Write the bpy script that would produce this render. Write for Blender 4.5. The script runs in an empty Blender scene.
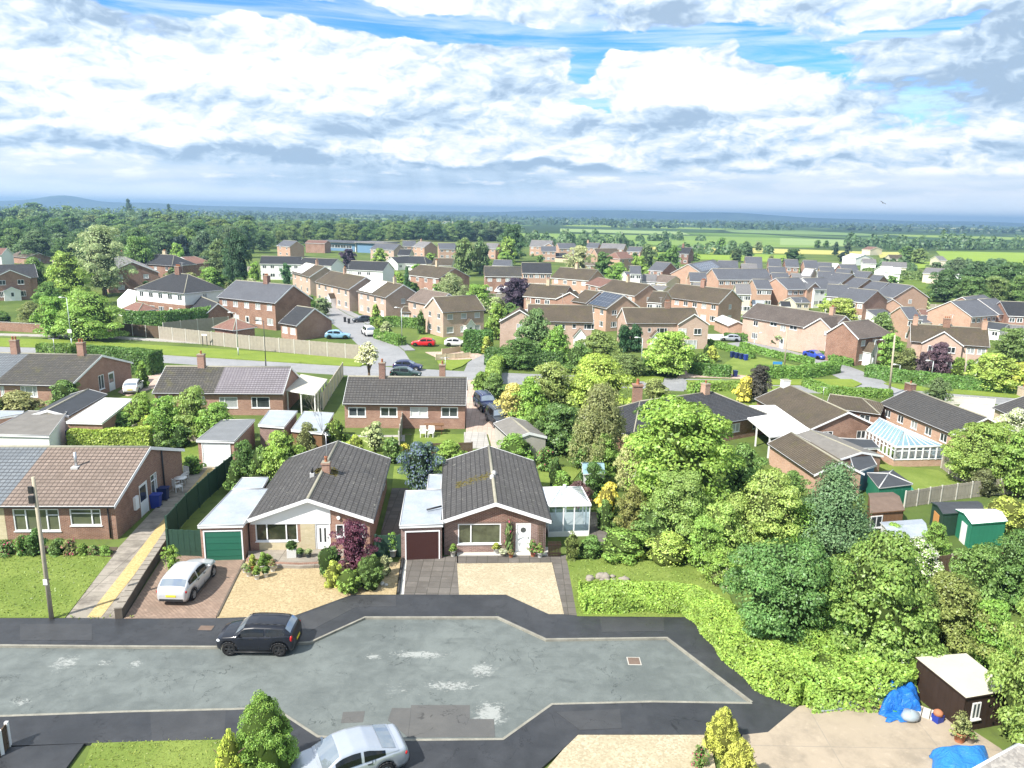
import bpy, math, random
import numpy as np
from mathutils import Vector, Matrix
RD = random.Random(11)
scene = bpy.context.scene
COL = scene.collection
pi = math.pi
FOC = 750.0; PITCH = math.atan(171/750.0); ROLL = .0195; CAMH = 20.0
cd = bpy.data.cameras.new('camera'); cam = bpy.data.objects.new('camera', cd); COL.objects.link(cam)
cd.sensor_width = 36; cd.lens = 36*FOC/1024; cd.clip_start = .3; cd.clip_end = 40000
_r = Vector((1, 0, 0)); _u = Vector((0, math.sin(PITCH), math.cos(PITCH))); _f = Vector((0, math.cos(PITCH), -math.sin(PITCH)))
_cr = _r*math.cos(ROLL)+_u*math.sin(ROLL); _cu = -_r*math.sin(ROLL)+_u*math.cos(ROLL)
cam.matrix_world = Matrix(((_cr.x, _cu.x, -_f.x, 0), (_cr.y, _cu.y, -_f.y, 0), (_cr.z, _cu.z, -_f.z, CAMH), (0, 0, 0, 1)))
scene.camera = cam
def ray(x, y):
 u = x-512; v = y-384
 a = (u*math.cos(ROLL)+v*math.sin(ROLL))/FOC; b = -(v*math.cos(ROLL)-u*math.sin(ROLL))/FOC
 return Vector((a, math.cos(PITCH)+b*math.sin(PITCH), -math.sin(PITCH)+b*math.cos(PITCH)))
def P(x, y, z=0.0):
 """the point at height z seen at photograph position x, y"""
 d = ray(x, y); t = (z-CAMH)/d.z
 return Vector((d.x*t, d.y*t, z))
def height_at(pt, x, y):
 """height of something standing at ground point pt whose top is seen at x, y"""
 d = ray(x, y); return CAMH+d.z/d.y*pt.y
def ppm(pt):
 return FOC/(pt.y*math.cos(PITCH)+(CAMH-pt.z)*math.sin(PITCH))
KPT = [(0, 40, 1), (-25, 40, 1), (-12, 31, .97), (-10, 68, .97), (-30, 72, .95), (-45, 78, .95), (5, 28, .95), (19, 28, .72), (8, 34, .95), (4, 45, 1), (27, 50, .71), (33, 62, .70), (42, 62, .70), (15, 65, .78), (55, 104, .74), (45, 112, .78), (25, 108, .85), (10, 118, .83), (-10, 120, .86), (-38, 117, .98),
    (-22, 145, .82), (-55, 137, .93), (-75, 125, 1.12), (32, 135, .77), (93, 152, .77), (77, 190, .86), (0, 280, .9), (150, 300, .9), (-60, 300, .9), (60, 240, .9), (-85, 165, .95), (-60, 105, .95), (20, 90, .85), (50, 90, .76)]
def KS(p):
 n = d = 0
 for x, y, k in KPT: w = 1/((x-p.x)**2+(y-p.y)**2+4)**1.5; n += w*k; d += w
 return n/d
class NT:
 def __init__(s, tree): s.t = tree; tree.nodes.clear()
 def put(s, sock, v):
  if v is None: return
  if isinstance(v, bpy.types.NodeSocket): s.t.links.new(v, sock)
  elif isinstance(v, (tuple, list)) and len(v) == 3 and sock.type == 'RGBA': sock.default_value = (*v, 1)
  else: sock.default_value = v
 def n(s, typ, ins=None, **props):
  nd = s.t.nodes.new(typ)
  for k, v in props.items(): setattr(nd, k, v)
  for k, v in (ins or {}).items(): s.put(nd.inputs[k], v)
  return nd
 def m(s, op, a, b=None, c=None, clamp=False):
  nd = s.t.nodes.new('ShaderNodeMath'); nd.operation = op; nd.use_clamp = clamp
  for i, v in enumerate((a, b, c)): s.put(nd.inputs[i], v)
  return nd.outputs[0]
 def mix(s, f, a, b, blend='MIX'):
  nd = s.t.nodes.new('ShaderNodeMix'); nd.data_type = 'RGBA'; nd.blend_type = blend; nd.clamp_factor = True
  s.put(nd.inputs[0], f); s.put(nd.inputs[6], a); s.put(nd.inputs[7], b)
  return nd.outputs[2]
 def noise(s, vec, scale, detail=4, rough=.55, dist=0, col=False, dim='3D'):
  nd = s.n('ShaderNodeTexNoise', {'Vector': vec, 'Scale': scale, 'Detail': detail, 'Roughness': rough, 'Distortion': dist}, noise_dimensions=dim)
  return nd.outputs['Color' if col else 'Fac']
 def step(s, v, a, b):
  nd = s.t.nodes.new('ShaderNodeMapRange'); nd.interpolation_type = 'SMOOTHSTEP'
  s.put(nd.inputs[0], v); s.put(nd.inputs[1], a); s.put(nd.inputs[2], b); s.put(nd.inputs[3], 0.); s.put(nd.inputs[4], 1.)
  return nd.outputs[0]
 def sep(s, v): return s.n('ShaderNodeSeparateXYZ', {0: v}).outputs
 def comb(s, x, y, z=0.): return s.n('ShaderNodeCombineXYZ', {0: x, 1: y, 2: z}).outputs[0]
 def scale(s, v, k):
  nd = s.n('ShaderNodeVectorMath', {0: v, 1: k}, operation='MULTIPLY'); return nd.outputs[0]
 def hsv(s, col, h=.5, sat=1., val=1.):
  return s.n('ShaderNodeHueSaturation', {'Hue': h, 'Saturation': sat, 'Value': val, 'Color': col}).outputs[0]
MATS = {}
def material(name, fn, rough=.85, spec=.3, metal=0.):
 """fn(nt) -> colour socket or tuple, or (colour, bump height, distance)"""
 mt = bpy.data.materials.new(name); mt.use_nodes = True
 nt = NT(mt.node_tree)
 out = nt.n('ShaderNodeOutputMaterial')
 r = fn(nt); bump = None
 ro = rough
 if isinstance(r, dict): bump = r.get('bump'); ro = r.get('rough', rough); r = r['col']
 b = nt.n('ShaderNodeBsdfPrincipled', {'Base Color': r, 'Roughness': ro, 'Metallic': metal, 'Specular IOR Level': spec})
 if bump: nt.put(b.inputs['Normal'], nt.n('ShaderNodeBump', {'Strength': bump[1], 'Distance': bump[2], 'Height': bump[0]}).outputs[0])
 nt.t.links.new(b.outputs[0], out.inputs[0])
 MATS[name] = mt
 return mt
def uv(nt): return nt.n('ShaderNodeUVMap').outputs[0]
def objco(nt): return nt.n('ShaderNodeTexCoord').outputs['Object']
def wpos(nt): return nt.n('ShaderNodeNewGeometry').outputs['Position']
class MB:
 def __init__(s): s.v = []; s.f = []; s.mi = []; s.M = None; s.sm = []
 def pt(s, p):
  p = Vector(p)
  if s.M is not None: p = s.M @ p
  s.v.append(p); return len(s.v)-1
 def poly(s, pts, m=0, smooth=False):
  s.f.append([s.pt(p) for p in pts]); s.mi.append(m); s.sm.append(smooth); return s
 def idx(s, ids, m=0, smooth=False): s.f.append(list(ids)); s.mi.append(m); s.sm.append(smooth)
 def box(s, a, b, m=0, skip=''):
  x0, y0, z0 = a; x1, y1, z1 = b
  c = [s.pt(p) for p in ((x0, y0, z0), (x1, y0, z0), (x1, y1, z0), (x0, y1, z0), (x0, y0, z1), (x1, y0, z1), (x1, y1, z1), (x0, y1, z1))]
  for k, q in dict(b=(0, 3, 2, 1), t=(4, 5, 6, 7), f=(0, 1, 5, 4), k=(2, 3, 7, 6), l=(3, 0, 4, 7), r=(1, 2, 6, 5)).items():
   if k not in skip: s.idx([c[i] for i in q], m)
  return s
 def prism(s, pts, z0, z1, m=0, ms=None, bottom=False):
  """vertical prism over a plan polygon (anticlockwise from above after the check)"""
  ar = sum(pts[i][0]*pts[(i+1) % len(pts)][1]-pts[(i+1) % len(pts)][0]*pts[i][1] for i in range(len(pts)))
  if ar < 0: pts = pts[::-1]
  lo = [s.pt((p[0], p[1], z0)) for p in pts]; hi = [s.pt((p[0], p[1], z1)) for p in pts]
  s.idx(hi, m); n = len(pts)
  if bottom: s.idx(lo[::-1], m)
  for i in range(n): s.idx((lo[i], lo[(i+1) % n], hi[(i+1) % n], hi[i]), m if ms is None else ms)
  return s
 def tube(s, p0, p1, r0, r1=None, n=8, m=0, cap=True):
  p0 = Vector(p0); p1 = Vector(p1); r1 = r0 if r1 is None else r1
  d = (p1-p0).normalized(); a = d.cross(Vector((0, 0, 1)))
  if a.length < 1e-4: a = Vector((1, 0, 0))
  a.normalize(); b = d.cross(a)
  A = []; B = []
  for i in range(n):
   t = 2*pi*i/n; o = a*math.cos(t)+b*math.sin(t)
   A.append(s.pt(p0+o*r0)); B.append(s.pt(p1+o*r1))
  for i in range(n): s.idx((A[i], B[i], B[(i+1) % n], A[(i+1) % n]), m, True)
  if cap: s.idx(A[::1], m); s.idx(B[::-1], m)
  return s
 def path(s, pts, rs, n=7, m=0):
  for i in range(len(pts)-1): s.tube(pts[i], pts[i+1], rs[i], rs[i+1], n, m)
  return s
 def lathe(s, prof, n=14, m=0, c=(0, 0)):
  rings = [[s.pt((c[0]+r*math.cos(2*pi*i/n), c[1]+r*math.sin(2*pi*i/n), z)) for i in range(n)] for r, z in prof]
  for a, b in zip(rings, rings[1:]):
   for i in range(n): s.idx((a[i], a[(i+1) % n], b[(i+1) % n], b[i]), m, True)
  return s
 def mesh(s, name, mats):
  me = bpy.data.meshes.new(name)
  me.from_pydata([tuple(p) for p in s.v], [], s.f)
  for mt in (mats if isinstance(mats, (list, tuple)) else [mats]): me.materials.append(MATS[mt] if isinstance(mt, str) else mt)
  me.polygons.foreach_set('material_index', s.mi)
  me.polygons.foreach_set('use_smooth', s.sm)
  ul = me.uv_layers.new(name='UVMap')
  arr = np.zeros((len(me.loops), 2), np.float32)
  for p in me.polygons:
   n = p.normal
   if abs(n.z) > .96: t = Vector((1, 0, 0)); w = Vector((0, 1, 0))
   else:
    t = Vector((-n.y, n.x, 0)).normalized(); w = n.cross(t)
    if w.z < 0: w = -w
   for li in p.loop_indices:
    co = me.vertices[me.loops[li].vertex_index].co
    arr[li] = (co.dot(t), co.dot(w))
  ul.data.foreach_set('uv', arr.ravel())
  me.update()
  return me
 def build(s, name, mats, parent=None):
  return link(name, s.mesh(name, mats), parent)
def link(name, data, parent=None, loc=None):
 o = bpy.data.objects.new(name, data); COL.objects.link(o)
 if parent is not None: o.parent = parent
 if loc is not None: o.location = loc
 return o
def tag(o, label=None, cat=None, group=None, kind=None):
 if label: o['label'] = label
 if cat: o['category'] = cat
 if group: o['group'] = group
 if kind: o['kind'] = kind
 return o
def thing(name, label, cat, loc=(0, 0, 0), rz=0, group=None):
 o = link(name, None); o.location = loc; o.rotation_euler = (0, 0, rz); o.empty_display_size = .3
 return tag(o, label, cat, group)
def copy_tree(o, parent=None):
 c = o.copy(); COL.objects.link(c)
 if parent is not None: c.parent = parent
 for ch in list(o.children): copy_tree(ch, c)
 return c
SUN_AZ = math.radians(228); SUN_EL = math.radians(47)      # azimuth clockwise from +Y: behind the camera, to the left
sd = bpy.data.lights.new('sun', 'SUN'); sd.energy = 3.15; sd.angle = math.radians(.6); sd.color = (1, .95, .87)
so = bpy.data.objects.new('sun', sd); COL.objects.link(so)
to_sun = Vector((math.sin(SUN_AZ)*math.cos(SUN_EL), math.cos(SUN_AZ)*math.cos(SUN_EL), math.sin(SUN_EL)))
so.rotation_euler = to_sun.to_track_quat('Z', 'Y').to_euler()
world = bpy.data.worlds.new('World'); scene.world = world; world.use_nodes = True
def build_sky():
 nt = NT(world.node_tree)
 out = nt.n('ShaderNodeOutputWorld'); bg = nt.n('ShaderNodeBackground', {'Strength': .1})
 sky = nt.n('ShaderNodeTexSky', sky_type='NISHITA', sun_disc=False, sun_elevation=SUN_EL, sun_rotation=SUN_AZ, air_density=1.0, dust_density=.4, ozone_density=2.0)
 d = nt.n('ShaderNodeTexCoord').outputs['Generated']
 X, Y, Z = nt.sep(d)[:3]
 u = nt.m('ARCTAN2', X, Y)                       # bearing, 0 straight ahead
 v = nt.m('ARCSINE', Z)                          # elevation
 mul = lambda a, b: nt.m('MULTIPLY', a, b)
 add = lambda a, b: nt.m('ADD', a, b)
 sub = lambda a, b: nt.m('SUBTRACT', a, b)
 mx = lambda a, b: nt.m('MAXIMUM', a, b)
 mn = lambda a, b: nt.m('MINIMUM', a, b)
 vv = nt.m('POWER', mx(v, 0.0005), .82)
 def field(su, sv, off, sc, det=6, ro=.55, du=0., dv=0.):
  return nt.noise(nt.comb(add(mul(add(u, du), su), off), add(mul(add(vv, dv), sv), off*.37)), sc, det, ro, 0., dim='2D')
 wu = mul(sub(field(1, 2., 1.7, 9., 4), .5), .10); wv = mul(sub(field(1, 2., 4.9, 9., 4), .5), .05)
 u0, v0 = u, v
 def G(cu, cv, su, sv, tilt=0.):
  du = sub(add(u0, wu), cu); dv = sub(sub(add(v0, wv), cv), mul(du, tilt))
  q = add(nt.m('POWER', nt.m('ABSOLUTE', mul(du, 1/su)), 2.), nt.m('POWER', nt.m('ABSOLUTE', mul(dv, 1/sv)), 2.))
  return nt.m('EXPONENT', mul(q, -1.))
 def vor(du, dv):
  return nt.n('ShaderNodeTexVoronoi', {'Vector': nt.comb(add(add(u, wu), du), add(mul(add(vv, dv), 1.55), wv)), 'Scale': 23., 'Detail': 3., 'Roughness': .6, 'Smoothness': .3}, feature='SMOOTH_F1', normalize=True, voronoi_dimensions='2D').outputs['Distance']
 vo, vo2 = vor(0, 0), vor(-.006, .010)
 puff = sub(1., vo)
 A = field(1, 2.3, 3.1, 3.6, 3, .5); A2 = field(1, 2.3, 3.1, 3.6, 3, .5, -.012, .035)      # broad masses, and the same a little higher
 B = field(1, 2.1, 7.7, 9., 7, .60); B2 = field(1, 2.1, 7.7, 9., 7, .60, -.006, .012)
 relief = add(add(mul(sub(A, A2), 1.35), mul(sub(B, B2), .72)), mul(sub(vo2, vo), .95))
 hole = add(G(-.36, .228, .34, .013, -.030), mul(G(-.03, .216, .16, .012, -.05), .9))
 hole = add(hole, mul(G(.085, .172, .028, .022, .1), 1.3)); hole = add(hole, mul(G(.10, .134, .035, .007), .9))
 hole = add(hole, mul(G(.19, .214, .10, .009, 0), 1.0)); hole = add(hole, mul(G(.325, .182, .075, .014, -.25), 1.3)); hole = add(hole, mul(G(.44, .205, .10, .008, .1), .8))
 tower = G(.205, .155, .105, .042)
 solid = add(mul(tower, 1.2), add(mul(G(-.10, .13, .26, .05), .8), mul(G(-.50, .13, .30, .06), .8)))
 cov = add(add(.56, mul(sub(A, .5), .5)), add(mul(sub(B, .5), .75), mul(sub(puff, .5), .42)))
 cov = add(sub(cov, mul(hole, .66)), add(mul(solid, .26), mul(nt.step(v, .11, .05), .4)))
 alpha = nt.step(cov, .40, .57)
 st = nt.noise(nt.comb(mul(add(u, mul(v, 1.2)), 2.2), add(mul(v, 26.), 1.3)), 1.6, 6, .6, .4, dim='2D')
 veil = mul(nt.step(st, .36, .70), .62)
 shade = add(.765, relief)
 shade = add(shade, mul(sub(cov, .6), .10))
 white = add(add(mul(tower, .22), mul(G(-.36, .165, .30, .026), .16)), add(mul(G(-.10, .150, .20, .024, -.1), .14), mul(G(.36, .118, .10, .010), .2)))
 grey = add(mul(nt.step(u, .26, .60), mul(nt.step(v, .05, .16), .20)), mul(G(.12, .238, .30, .020), .20))
 grey = add(grey, add(mul(G(-.14, .168, .22, .013, -.05), .15), mul(G(.17, .118, .12, .014, .05), .24)))
 grey = add(grey, add(mul(G(-.22, .145, .05, .010), .12), mul(G(-.64, .145, .03, .012), .3)))
 base = add(mul(G(-.36, .0615, .34, .010, -.012), .46), add(mul(G(.06, .056, .24, .009), .42), mul(G(.45, .066, .30, .010, .04), .26)))
 shade = sub(sub(add(shade, white), grey), mul(base, add(.45, B)))
 low = nt.step(v, .057, .046)
 lowt = add(.755, mul(sub(field(1, 5., 5.5, 9., 4, .55), .5), .42))
 lowt = add(lowt, mul(nt.step(field(1, 3.4, 9.2, 13., 5, .6), .54, .68), mul(G(.0, .046, 1.2, .014), .22)))
 rain = nt.noise(nt.comb(mul(add(u, mul(v, .25)), 30.), mul(v, 2.), 0.), 1.2, 2, .6, dim='2D')
 lowt = sub(lowt, mul(mul(add(rain, .3), G(-.14, .036, .24, .030)), .30))
 lowt = add(lowt, mul(nt.step(v, .045, .0), .10))
 shade = nt.m('MINIMUM', nt.m('MAXIMUM', shade, .42), 1.04)
 mixlow = nt.n('ShaderNodeMix', {0: low, 2: shade, 3: lowt}); sh = mixlow.outputs[0]
 ramp = nt.n('ShaderNodeValToRGB', {0: sh}); cr = ramp.color_ramp
 cr.elements[0].position = .40; cr.elements[0].color = (.33, .45, .60, 1)
 cr.elements[1].position = 1.0; cr.elements[1].color = (1.03, 1.03, 1.04, 1)
 e = cr.elements.new(.62); e.color = (.54, .67, .81, 1)
 e = cr.elements.new(.80); e.color = (.78, .84, .92, 1)
 e = cr.elements.new(.90); e.color = (.90, .93, .98, 1)
 K = 4.5
 cloud = nt.n('ShaderNodeVectorMath', {0: ramp.outputs[0], 1: (K, K, K)}, operation='MULTIPLY').outputs[0]
 blue = nt.n('ShaderNodeVectorMath', {0: nt.hsv(sky.outputs[0], .5, 1.3, 1.0), 1: (.36, .60, .90)}, operation='MULTIPLY').outputs[0]
 c = nt.mix(veil, blue, (K*.80, K*.88, K*.99))
 c = nt.mix(alpha, c, cloud)
 c = nt.mix(mul(nt.step(v, .036, -.002), .85), c, (K*1.3, K*1.34, K*1.38))
 nt.put(bg.inputs[0], c); nt.t.links.new(bg.outputs[0], out.inputs[0])
build_sky()
world.cycles.sampling_method = 'MANUAL'; world.cycles.sample_map_resolution = 512
vs = scene.view_settings; vs.view_transform = 'Standard'; vs.look = 'None'; vs.gamma = 1; vs.exposure = 1.5; vs.use_curve_mapping = False
scene.display_settings.display_device = 'sRGB'
cy = scene.cycles
cy.use_denoising = True; cy.max_bounces = 5; cy.diffuse_bounces = 3; cy.glossy_bounces = 3; cy.transmission_bounces = 4; cy.transparent_max_bounces = 8; cy.volume_bounces = 0
cy.caustics_reflective = False; cy.caustics_refractive = False; cy.sample_clamp_indirect = 6
try: cy.denoiser = 'OPENIMAGEDENOISE'; cy.denoising_input_passes = 'RGB_ALBEDO_NORMAL'
except Exception: pass
scene.render.film_transparent = False
def build_haze():
 mt = bpy.data.materials.new('haze_air'); mt.use_nodes = True; nt = NT(mt.node_tree)
 out = nt.n('ShaderNodeOutputMaterial')
 vol = nt.n('ShaderNodeVolumePrincipled', {'Color': (.42, .68, 1.0), 'Density': HAZE, 'Anisotropy': .4})
 nt.t.links.new(vol.outputs[0], out.inputs['Volume'])
 MATS['haze_air'] = mt
 b = MB().box((-9800, -400, -1.5), (9800, 10400, 84))
 tag(b.build('haze', 'haze_air'), kind='stuff')
HAZE = 2.9e-4
build_haze()
def plain(name, col, rough=.7, spec=.3, metal=0., var=.12, sc=1.5):
 def f(nt):
  n = nt.noise(objco(nt), sc, 4, .6)
  n2 = nt.noise(objco(nt), sc*9, 3, .6)
  return nt.mix(nt.m('ADD', nt.m('MULTIPLY', n, .65), nt.m('MULTIPLY', n2, .35)), tuple(c*(1-var*1.6) for c in col), tuple(min(1, c*(1+var*1.2)) for c in col))
 return material(name, f, rough, spec, metal)
def brickmat(name, a, b, mortar=(.42, .38, .33), stain=.5):
 def f(nt):
  u = uv(nt)
  br = nt.n('ShaderNodeTexBrick', {'Vector': u, 'Color1': a, 'Color2': b, 'Mortar': mortar, 'Scale': 1., 'Mortar Size': .007, 'Mortar Smooth': .2, 'Bias': 0., 'Brick Width': .225, 'Row Height': .075})
  n = nt.noise(objco(nt), .45, 5, .65)
  c = nt.mix(nt.m('MULTIPLY', nt.step(n, .42, .75), stain), br.outputs[0], tuple(x*.45 for x in a))
  n2 = nt.noise(objco(nt), 3.5, 3, .6)
  c = nt.mix(nt.m('MULTIPLY', nt.step(n2, .55, .8), .28), c, tuple(min(1, x*1.5+.03) for x in b))
  return dict(col=c, bump=(br.outputs[1], .25, -.01))
 return material(name, f, .9, .15)
brickmat('red_brick', (.30, .15, .105), (.39, .215, .155), stain=.45)
brickmat('brown_brick', (.22, .105, .07), (.31, .16, .105), stain=.5)
brickmat('dark_brick', (.16, .075, .055), (.25, .115, .085), stain=.6)
brickmat('orange_brick', (.44, .255, .175), (.53, .34, .245), stain=.25)
brickmat('pink_brick', (.45, .30, .23), (.54, .39, .31), (.5, .45, .4), stain=.25)
brickmat('pale_brick', (.48, .38, .25), (.56, .46, .32), (.55, .5, .42), stain=.15)
brickmat('cream_stone', (.50, .43, .27), (.58, .50, .34), (.5, .45, .34), stain=.12)
brickmat('purple_brick', (.20, .12, .10), (.30, .19, .16), (.38, .35, .33), stain=.4)
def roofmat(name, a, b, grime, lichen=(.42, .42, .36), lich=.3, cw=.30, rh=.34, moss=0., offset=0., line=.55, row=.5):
 def f(nt):
  u = uv(nt)
  br = nt.n('ShaderNodeTexBrick', {'Vector': u, 'Color1': a, 'Color2': b, 'Mortar': tuple(x*line for x in a), 'Scale': 1., 'Mortar Size': .026, 'Mortar Smooth': .3, 'Bias': 0., 'Brick Width': cw, 'Row Height': rh}, offset=offset)
  s = nt.sep(u)
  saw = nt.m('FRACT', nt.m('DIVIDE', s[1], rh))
  n = nt.noise(objco(nt), .35, 6, .65)
  c = nt.mix(nt.m('MULTIPLY', nt.step(n, .38, .72), .75), br.outputs[0], grime)
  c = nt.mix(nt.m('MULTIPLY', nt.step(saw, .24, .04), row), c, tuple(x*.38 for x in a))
  streak = nt.noise(nt.comb(nt.m('MULTIPLY', s[0], 3.), nt.m('MULTIPLY', s[1], .45)), 1., 4, .6)
  c = nt.mix(nt.m('MULTIPLY', nt.step(streak, .45, .75), .35), c, tuple(x*.62 for x in a))
  sp = nt.noise(objco(nt), 4.5, 4, .7)
  c = nt.mix(nt.m('MULTIPLY', nt.step(sp, .60, .72), lich), c, lichen)
  if moss: c = nt.mix(nt.m('MULTIPLY', nt.step(nt.noise(objco(nt), .8, 5, .7), .52, .7), moss), c, (.17, .16, .035))
  h = nt.m('SUBTRACT', nt.m('MULTIPLY', saw, -1.), nt.m('MULTIPLY', br.outputs[1], .6))
  return dict(col=c, bump=(h, 1., .09))
 return material(name, f, .8, .25)
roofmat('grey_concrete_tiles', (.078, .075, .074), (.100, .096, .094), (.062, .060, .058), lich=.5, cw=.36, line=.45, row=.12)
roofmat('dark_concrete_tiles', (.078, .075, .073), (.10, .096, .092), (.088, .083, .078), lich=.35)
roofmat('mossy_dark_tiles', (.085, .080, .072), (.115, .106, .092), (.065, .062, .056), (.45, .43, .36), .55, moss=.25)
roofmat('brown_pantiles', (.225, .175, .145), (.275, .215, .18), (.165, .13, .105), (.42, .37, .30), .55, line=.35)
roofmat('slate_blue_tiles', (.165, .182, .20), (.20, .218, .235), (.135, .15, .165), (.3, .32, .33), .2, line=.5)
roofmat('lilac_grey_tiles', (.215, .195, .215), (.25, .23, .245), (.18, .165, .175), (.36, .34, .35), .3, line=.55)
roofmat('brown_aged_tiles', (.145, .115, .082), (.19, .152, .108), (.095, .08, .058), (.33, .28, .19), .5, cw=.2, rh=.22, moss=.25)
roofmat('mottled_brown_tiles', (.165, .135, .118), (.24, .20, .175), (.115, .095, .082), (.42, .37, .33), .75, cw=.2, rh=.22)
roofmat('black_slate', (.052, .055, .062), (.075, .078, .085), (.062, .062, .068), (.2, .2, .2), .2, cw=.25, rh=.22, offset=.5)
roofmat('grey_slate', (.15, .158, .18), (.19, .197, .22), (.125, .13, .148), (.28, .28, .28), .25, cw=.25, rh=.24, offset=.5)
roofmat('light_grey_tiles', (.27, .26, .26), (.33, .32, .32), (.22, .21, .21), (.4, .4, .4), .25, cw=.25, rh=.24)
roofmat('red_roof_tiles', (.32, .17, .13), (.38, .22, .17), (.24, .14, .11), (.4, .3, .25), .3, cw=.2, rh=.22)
plain('white_upvc', (.82, .83, .84), .35, .4, var=.04)
plain('white_render', (.80, .80, .78), .8, .2, var=.05)
plain('cream_render', (.66, .60, .47), .85, .2, var=.07)
plain('white_paint', (.78, .78, .77), .5, .3, var=.06)
plain('black_plastic', (.025, .025, .027), .45, .4, var=.1)
plain('dark_metal', (.06, .06, .062), .45, .5, .3)
plain('steel', (.55, .56, .58), .35, .5, .8)
plain('terracotta', (.42, .17, .09), .8)
plain('white_pot', (.62, .62, .60), .7)
plain('concrete', (.42, .40, .36), .9, var=.2)
plain('kerb_stone', (.27, .26, .22), .9, var=.5, sc=2.2)
plain('pale_concrete', (.55, .53, .48), .9, var=.18)
plain('ridge_mortar', (.30, .285, .225), .9, var=.35, sc=3)
plain('lead_flashing', (.5, .5, .5), .6)
plain('green_garage_paint', (.022, .125, .08), .5, .35, var=.08)
plain('dark_green_paint', (.028, .065, .045), .7, .25, var=.2, sc=4)
plain('mid_green_paint', (.03, .20, .12), .6, .3, var=.15)
plain('brown_garage_paint', (.06, .024, .021), .5, .35, var=.1)
plain('dark_brown_timber', (.042, .027, .02), .85, .2, var=.3, sc=3)
plain('brown_timber', (.20, .11, .06), .85, .2, var=.25, sc=3)
plain('weathered_timber', (.36, .325, .27), .9, .1, var=.25, sc=2.5)
plain('dark_timber', (.13, .095, .065), .9, .1, var=.3, sc=3)
plain('pale_timber', (.62, .52, .37), .85, .15, var=.15)
plain('orange_timber', (.55, .27, .09), .8)
def tarpmat(name, col):
 def f(nt):
  o = objco(nt); h = nt.noise(o, 3.2, 5, .6, 1.2)
  return dict(col=nt.mix(nt.noise(o, 2., 4, .6), tuple(x*.8 for x in col), tuple(x*1.2 for x in col)), bump=(h, .9, .12))
 return material(name, f, .4, .4)
tarpmat('blue_tarp', (.018, .15, .52))
tarpmat('light_blue_tarp', (.03, .20, .55))
plain('blue_bin', (.02, .045, .30), .45, .4)
plain('dark_blue_bin', (.015, .03, .12), .45, .4)
plain('grey_bin', (.06, .075, .085), .5, .4)
plain('green_bin', (.02, .07, .045), .5, .4)
plain('red_plastic', (.75, .06, .10), .4, .4)
plain('pink_plastic', (.85, .18, .32), .4, .4)
plain('clear_plastic', (.30, .35, .38), .25, .5)
plain('bark', (.13, .095, .065), .95, .1, var=.3, sc=4)
plain('pale_bark', (.30, .27, .22), .95, .1, var=.3, sc=4)
plain('pole_timber', (.44, .39, .30), .9, .1, var=.3, sc=2)
plain('lamp_steel', (.50, .55, .55), .5, .4, .4)
plain('black_lamp_paint', (.035, .04, .045), .5, .4)
plain('lamp_glass', (.75, .76, .75), .3, .5)
plain('blue_paint', (.02, .06, .35), .45, .4)
plain('blue_wall', (.14, .25, .38), .7)
plain('felt_grey', (.19, .20, .21), .9, .15, var=.25, sc=1.2)
plain('felt_dark', (.055, .06, .068), .8, .25, var=.3, sc=1.5)
plain('asbestos_sheet', (.19, .18, .165), .9, .15, var=.3, sc=1.4)
plain('rusty_brown_felt', (.17, .125, .10), .95, .1, var=.3, sc=2)
plain('white_sheet_roof', (.80, .80, .79), .6, .3, var=.08)
plain('cream_sheet_roof', (.50, .475, .40), .7, .25, var=.12)
plain('pale_sheet_roof', (.36, .40, .45), .35, .45, var=.4, sc=.8)
plain('rock', (.28, .25, .21), .95, var=.35, sc=3)
plain('dark_stone', (.12, .10, .08), .95, var=.45, sc=3)
plain('soil', (.10, .075, .05), .95, var=.3)
plain('white_petal', (.80, .79, .72), .8)
plain('yellow_plate', (.78, .62, .05), .5)
plain('white_plate', (.8, .8, .78), .5)
plain('tail_red', (.45, .01, .012), .25, .5)
plain('lamp_clear', (.75, .77, .8), .12, .6)
plain('tyre', (.018, .018, .019), .8, .2)
plain('alloy', (.46, .47, .49), .3, .6, .6)
plain('dark_alloy', (.05, .05, .052), .35, .5, .5)
plain('blue_sign', (.05, .25, .55), .5)
plain('pipe_lagging', (.035, .035, .035), .7)
def glassy(name, col, rough=.06, spec=.6, var=.5):
 def f(nt):
  n = nt.noise(objco(nt), 1.7, 3, .6)
  rnd = nt.n('ShaderNodeObjectInfo').outputs['Random']
  c = nt.mix(nt.step(nt.m('ADD', nt.m('MULTIPLY', n, .7), nt.m('MULTIPLY', rnd, .5)), .35, .95), tuple(x*(1-var) for x in col), tuple(x*(1+var) for x in col))
  return c
 return material(name, f, rough, spec)
glassy('window_glass', (.055, .065, .07))
glassy('net_curtain', (.42, .44, .44), .3, .4, .25)
glassy('pale_blind', (.62, .63, .62), .3, .4, .1)
glassy('garden_reflection', (.075, .085, .05), .05, .6, .6)
glassy('car_glass', (.010, .012, .014), .05, .5, .3)
material('car_screen', lambda nt: (.30, .35, .40), .05, .8, .55)
glassy('solar_cells', (.03, .045, .075), .1, .7, .2)
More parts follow.
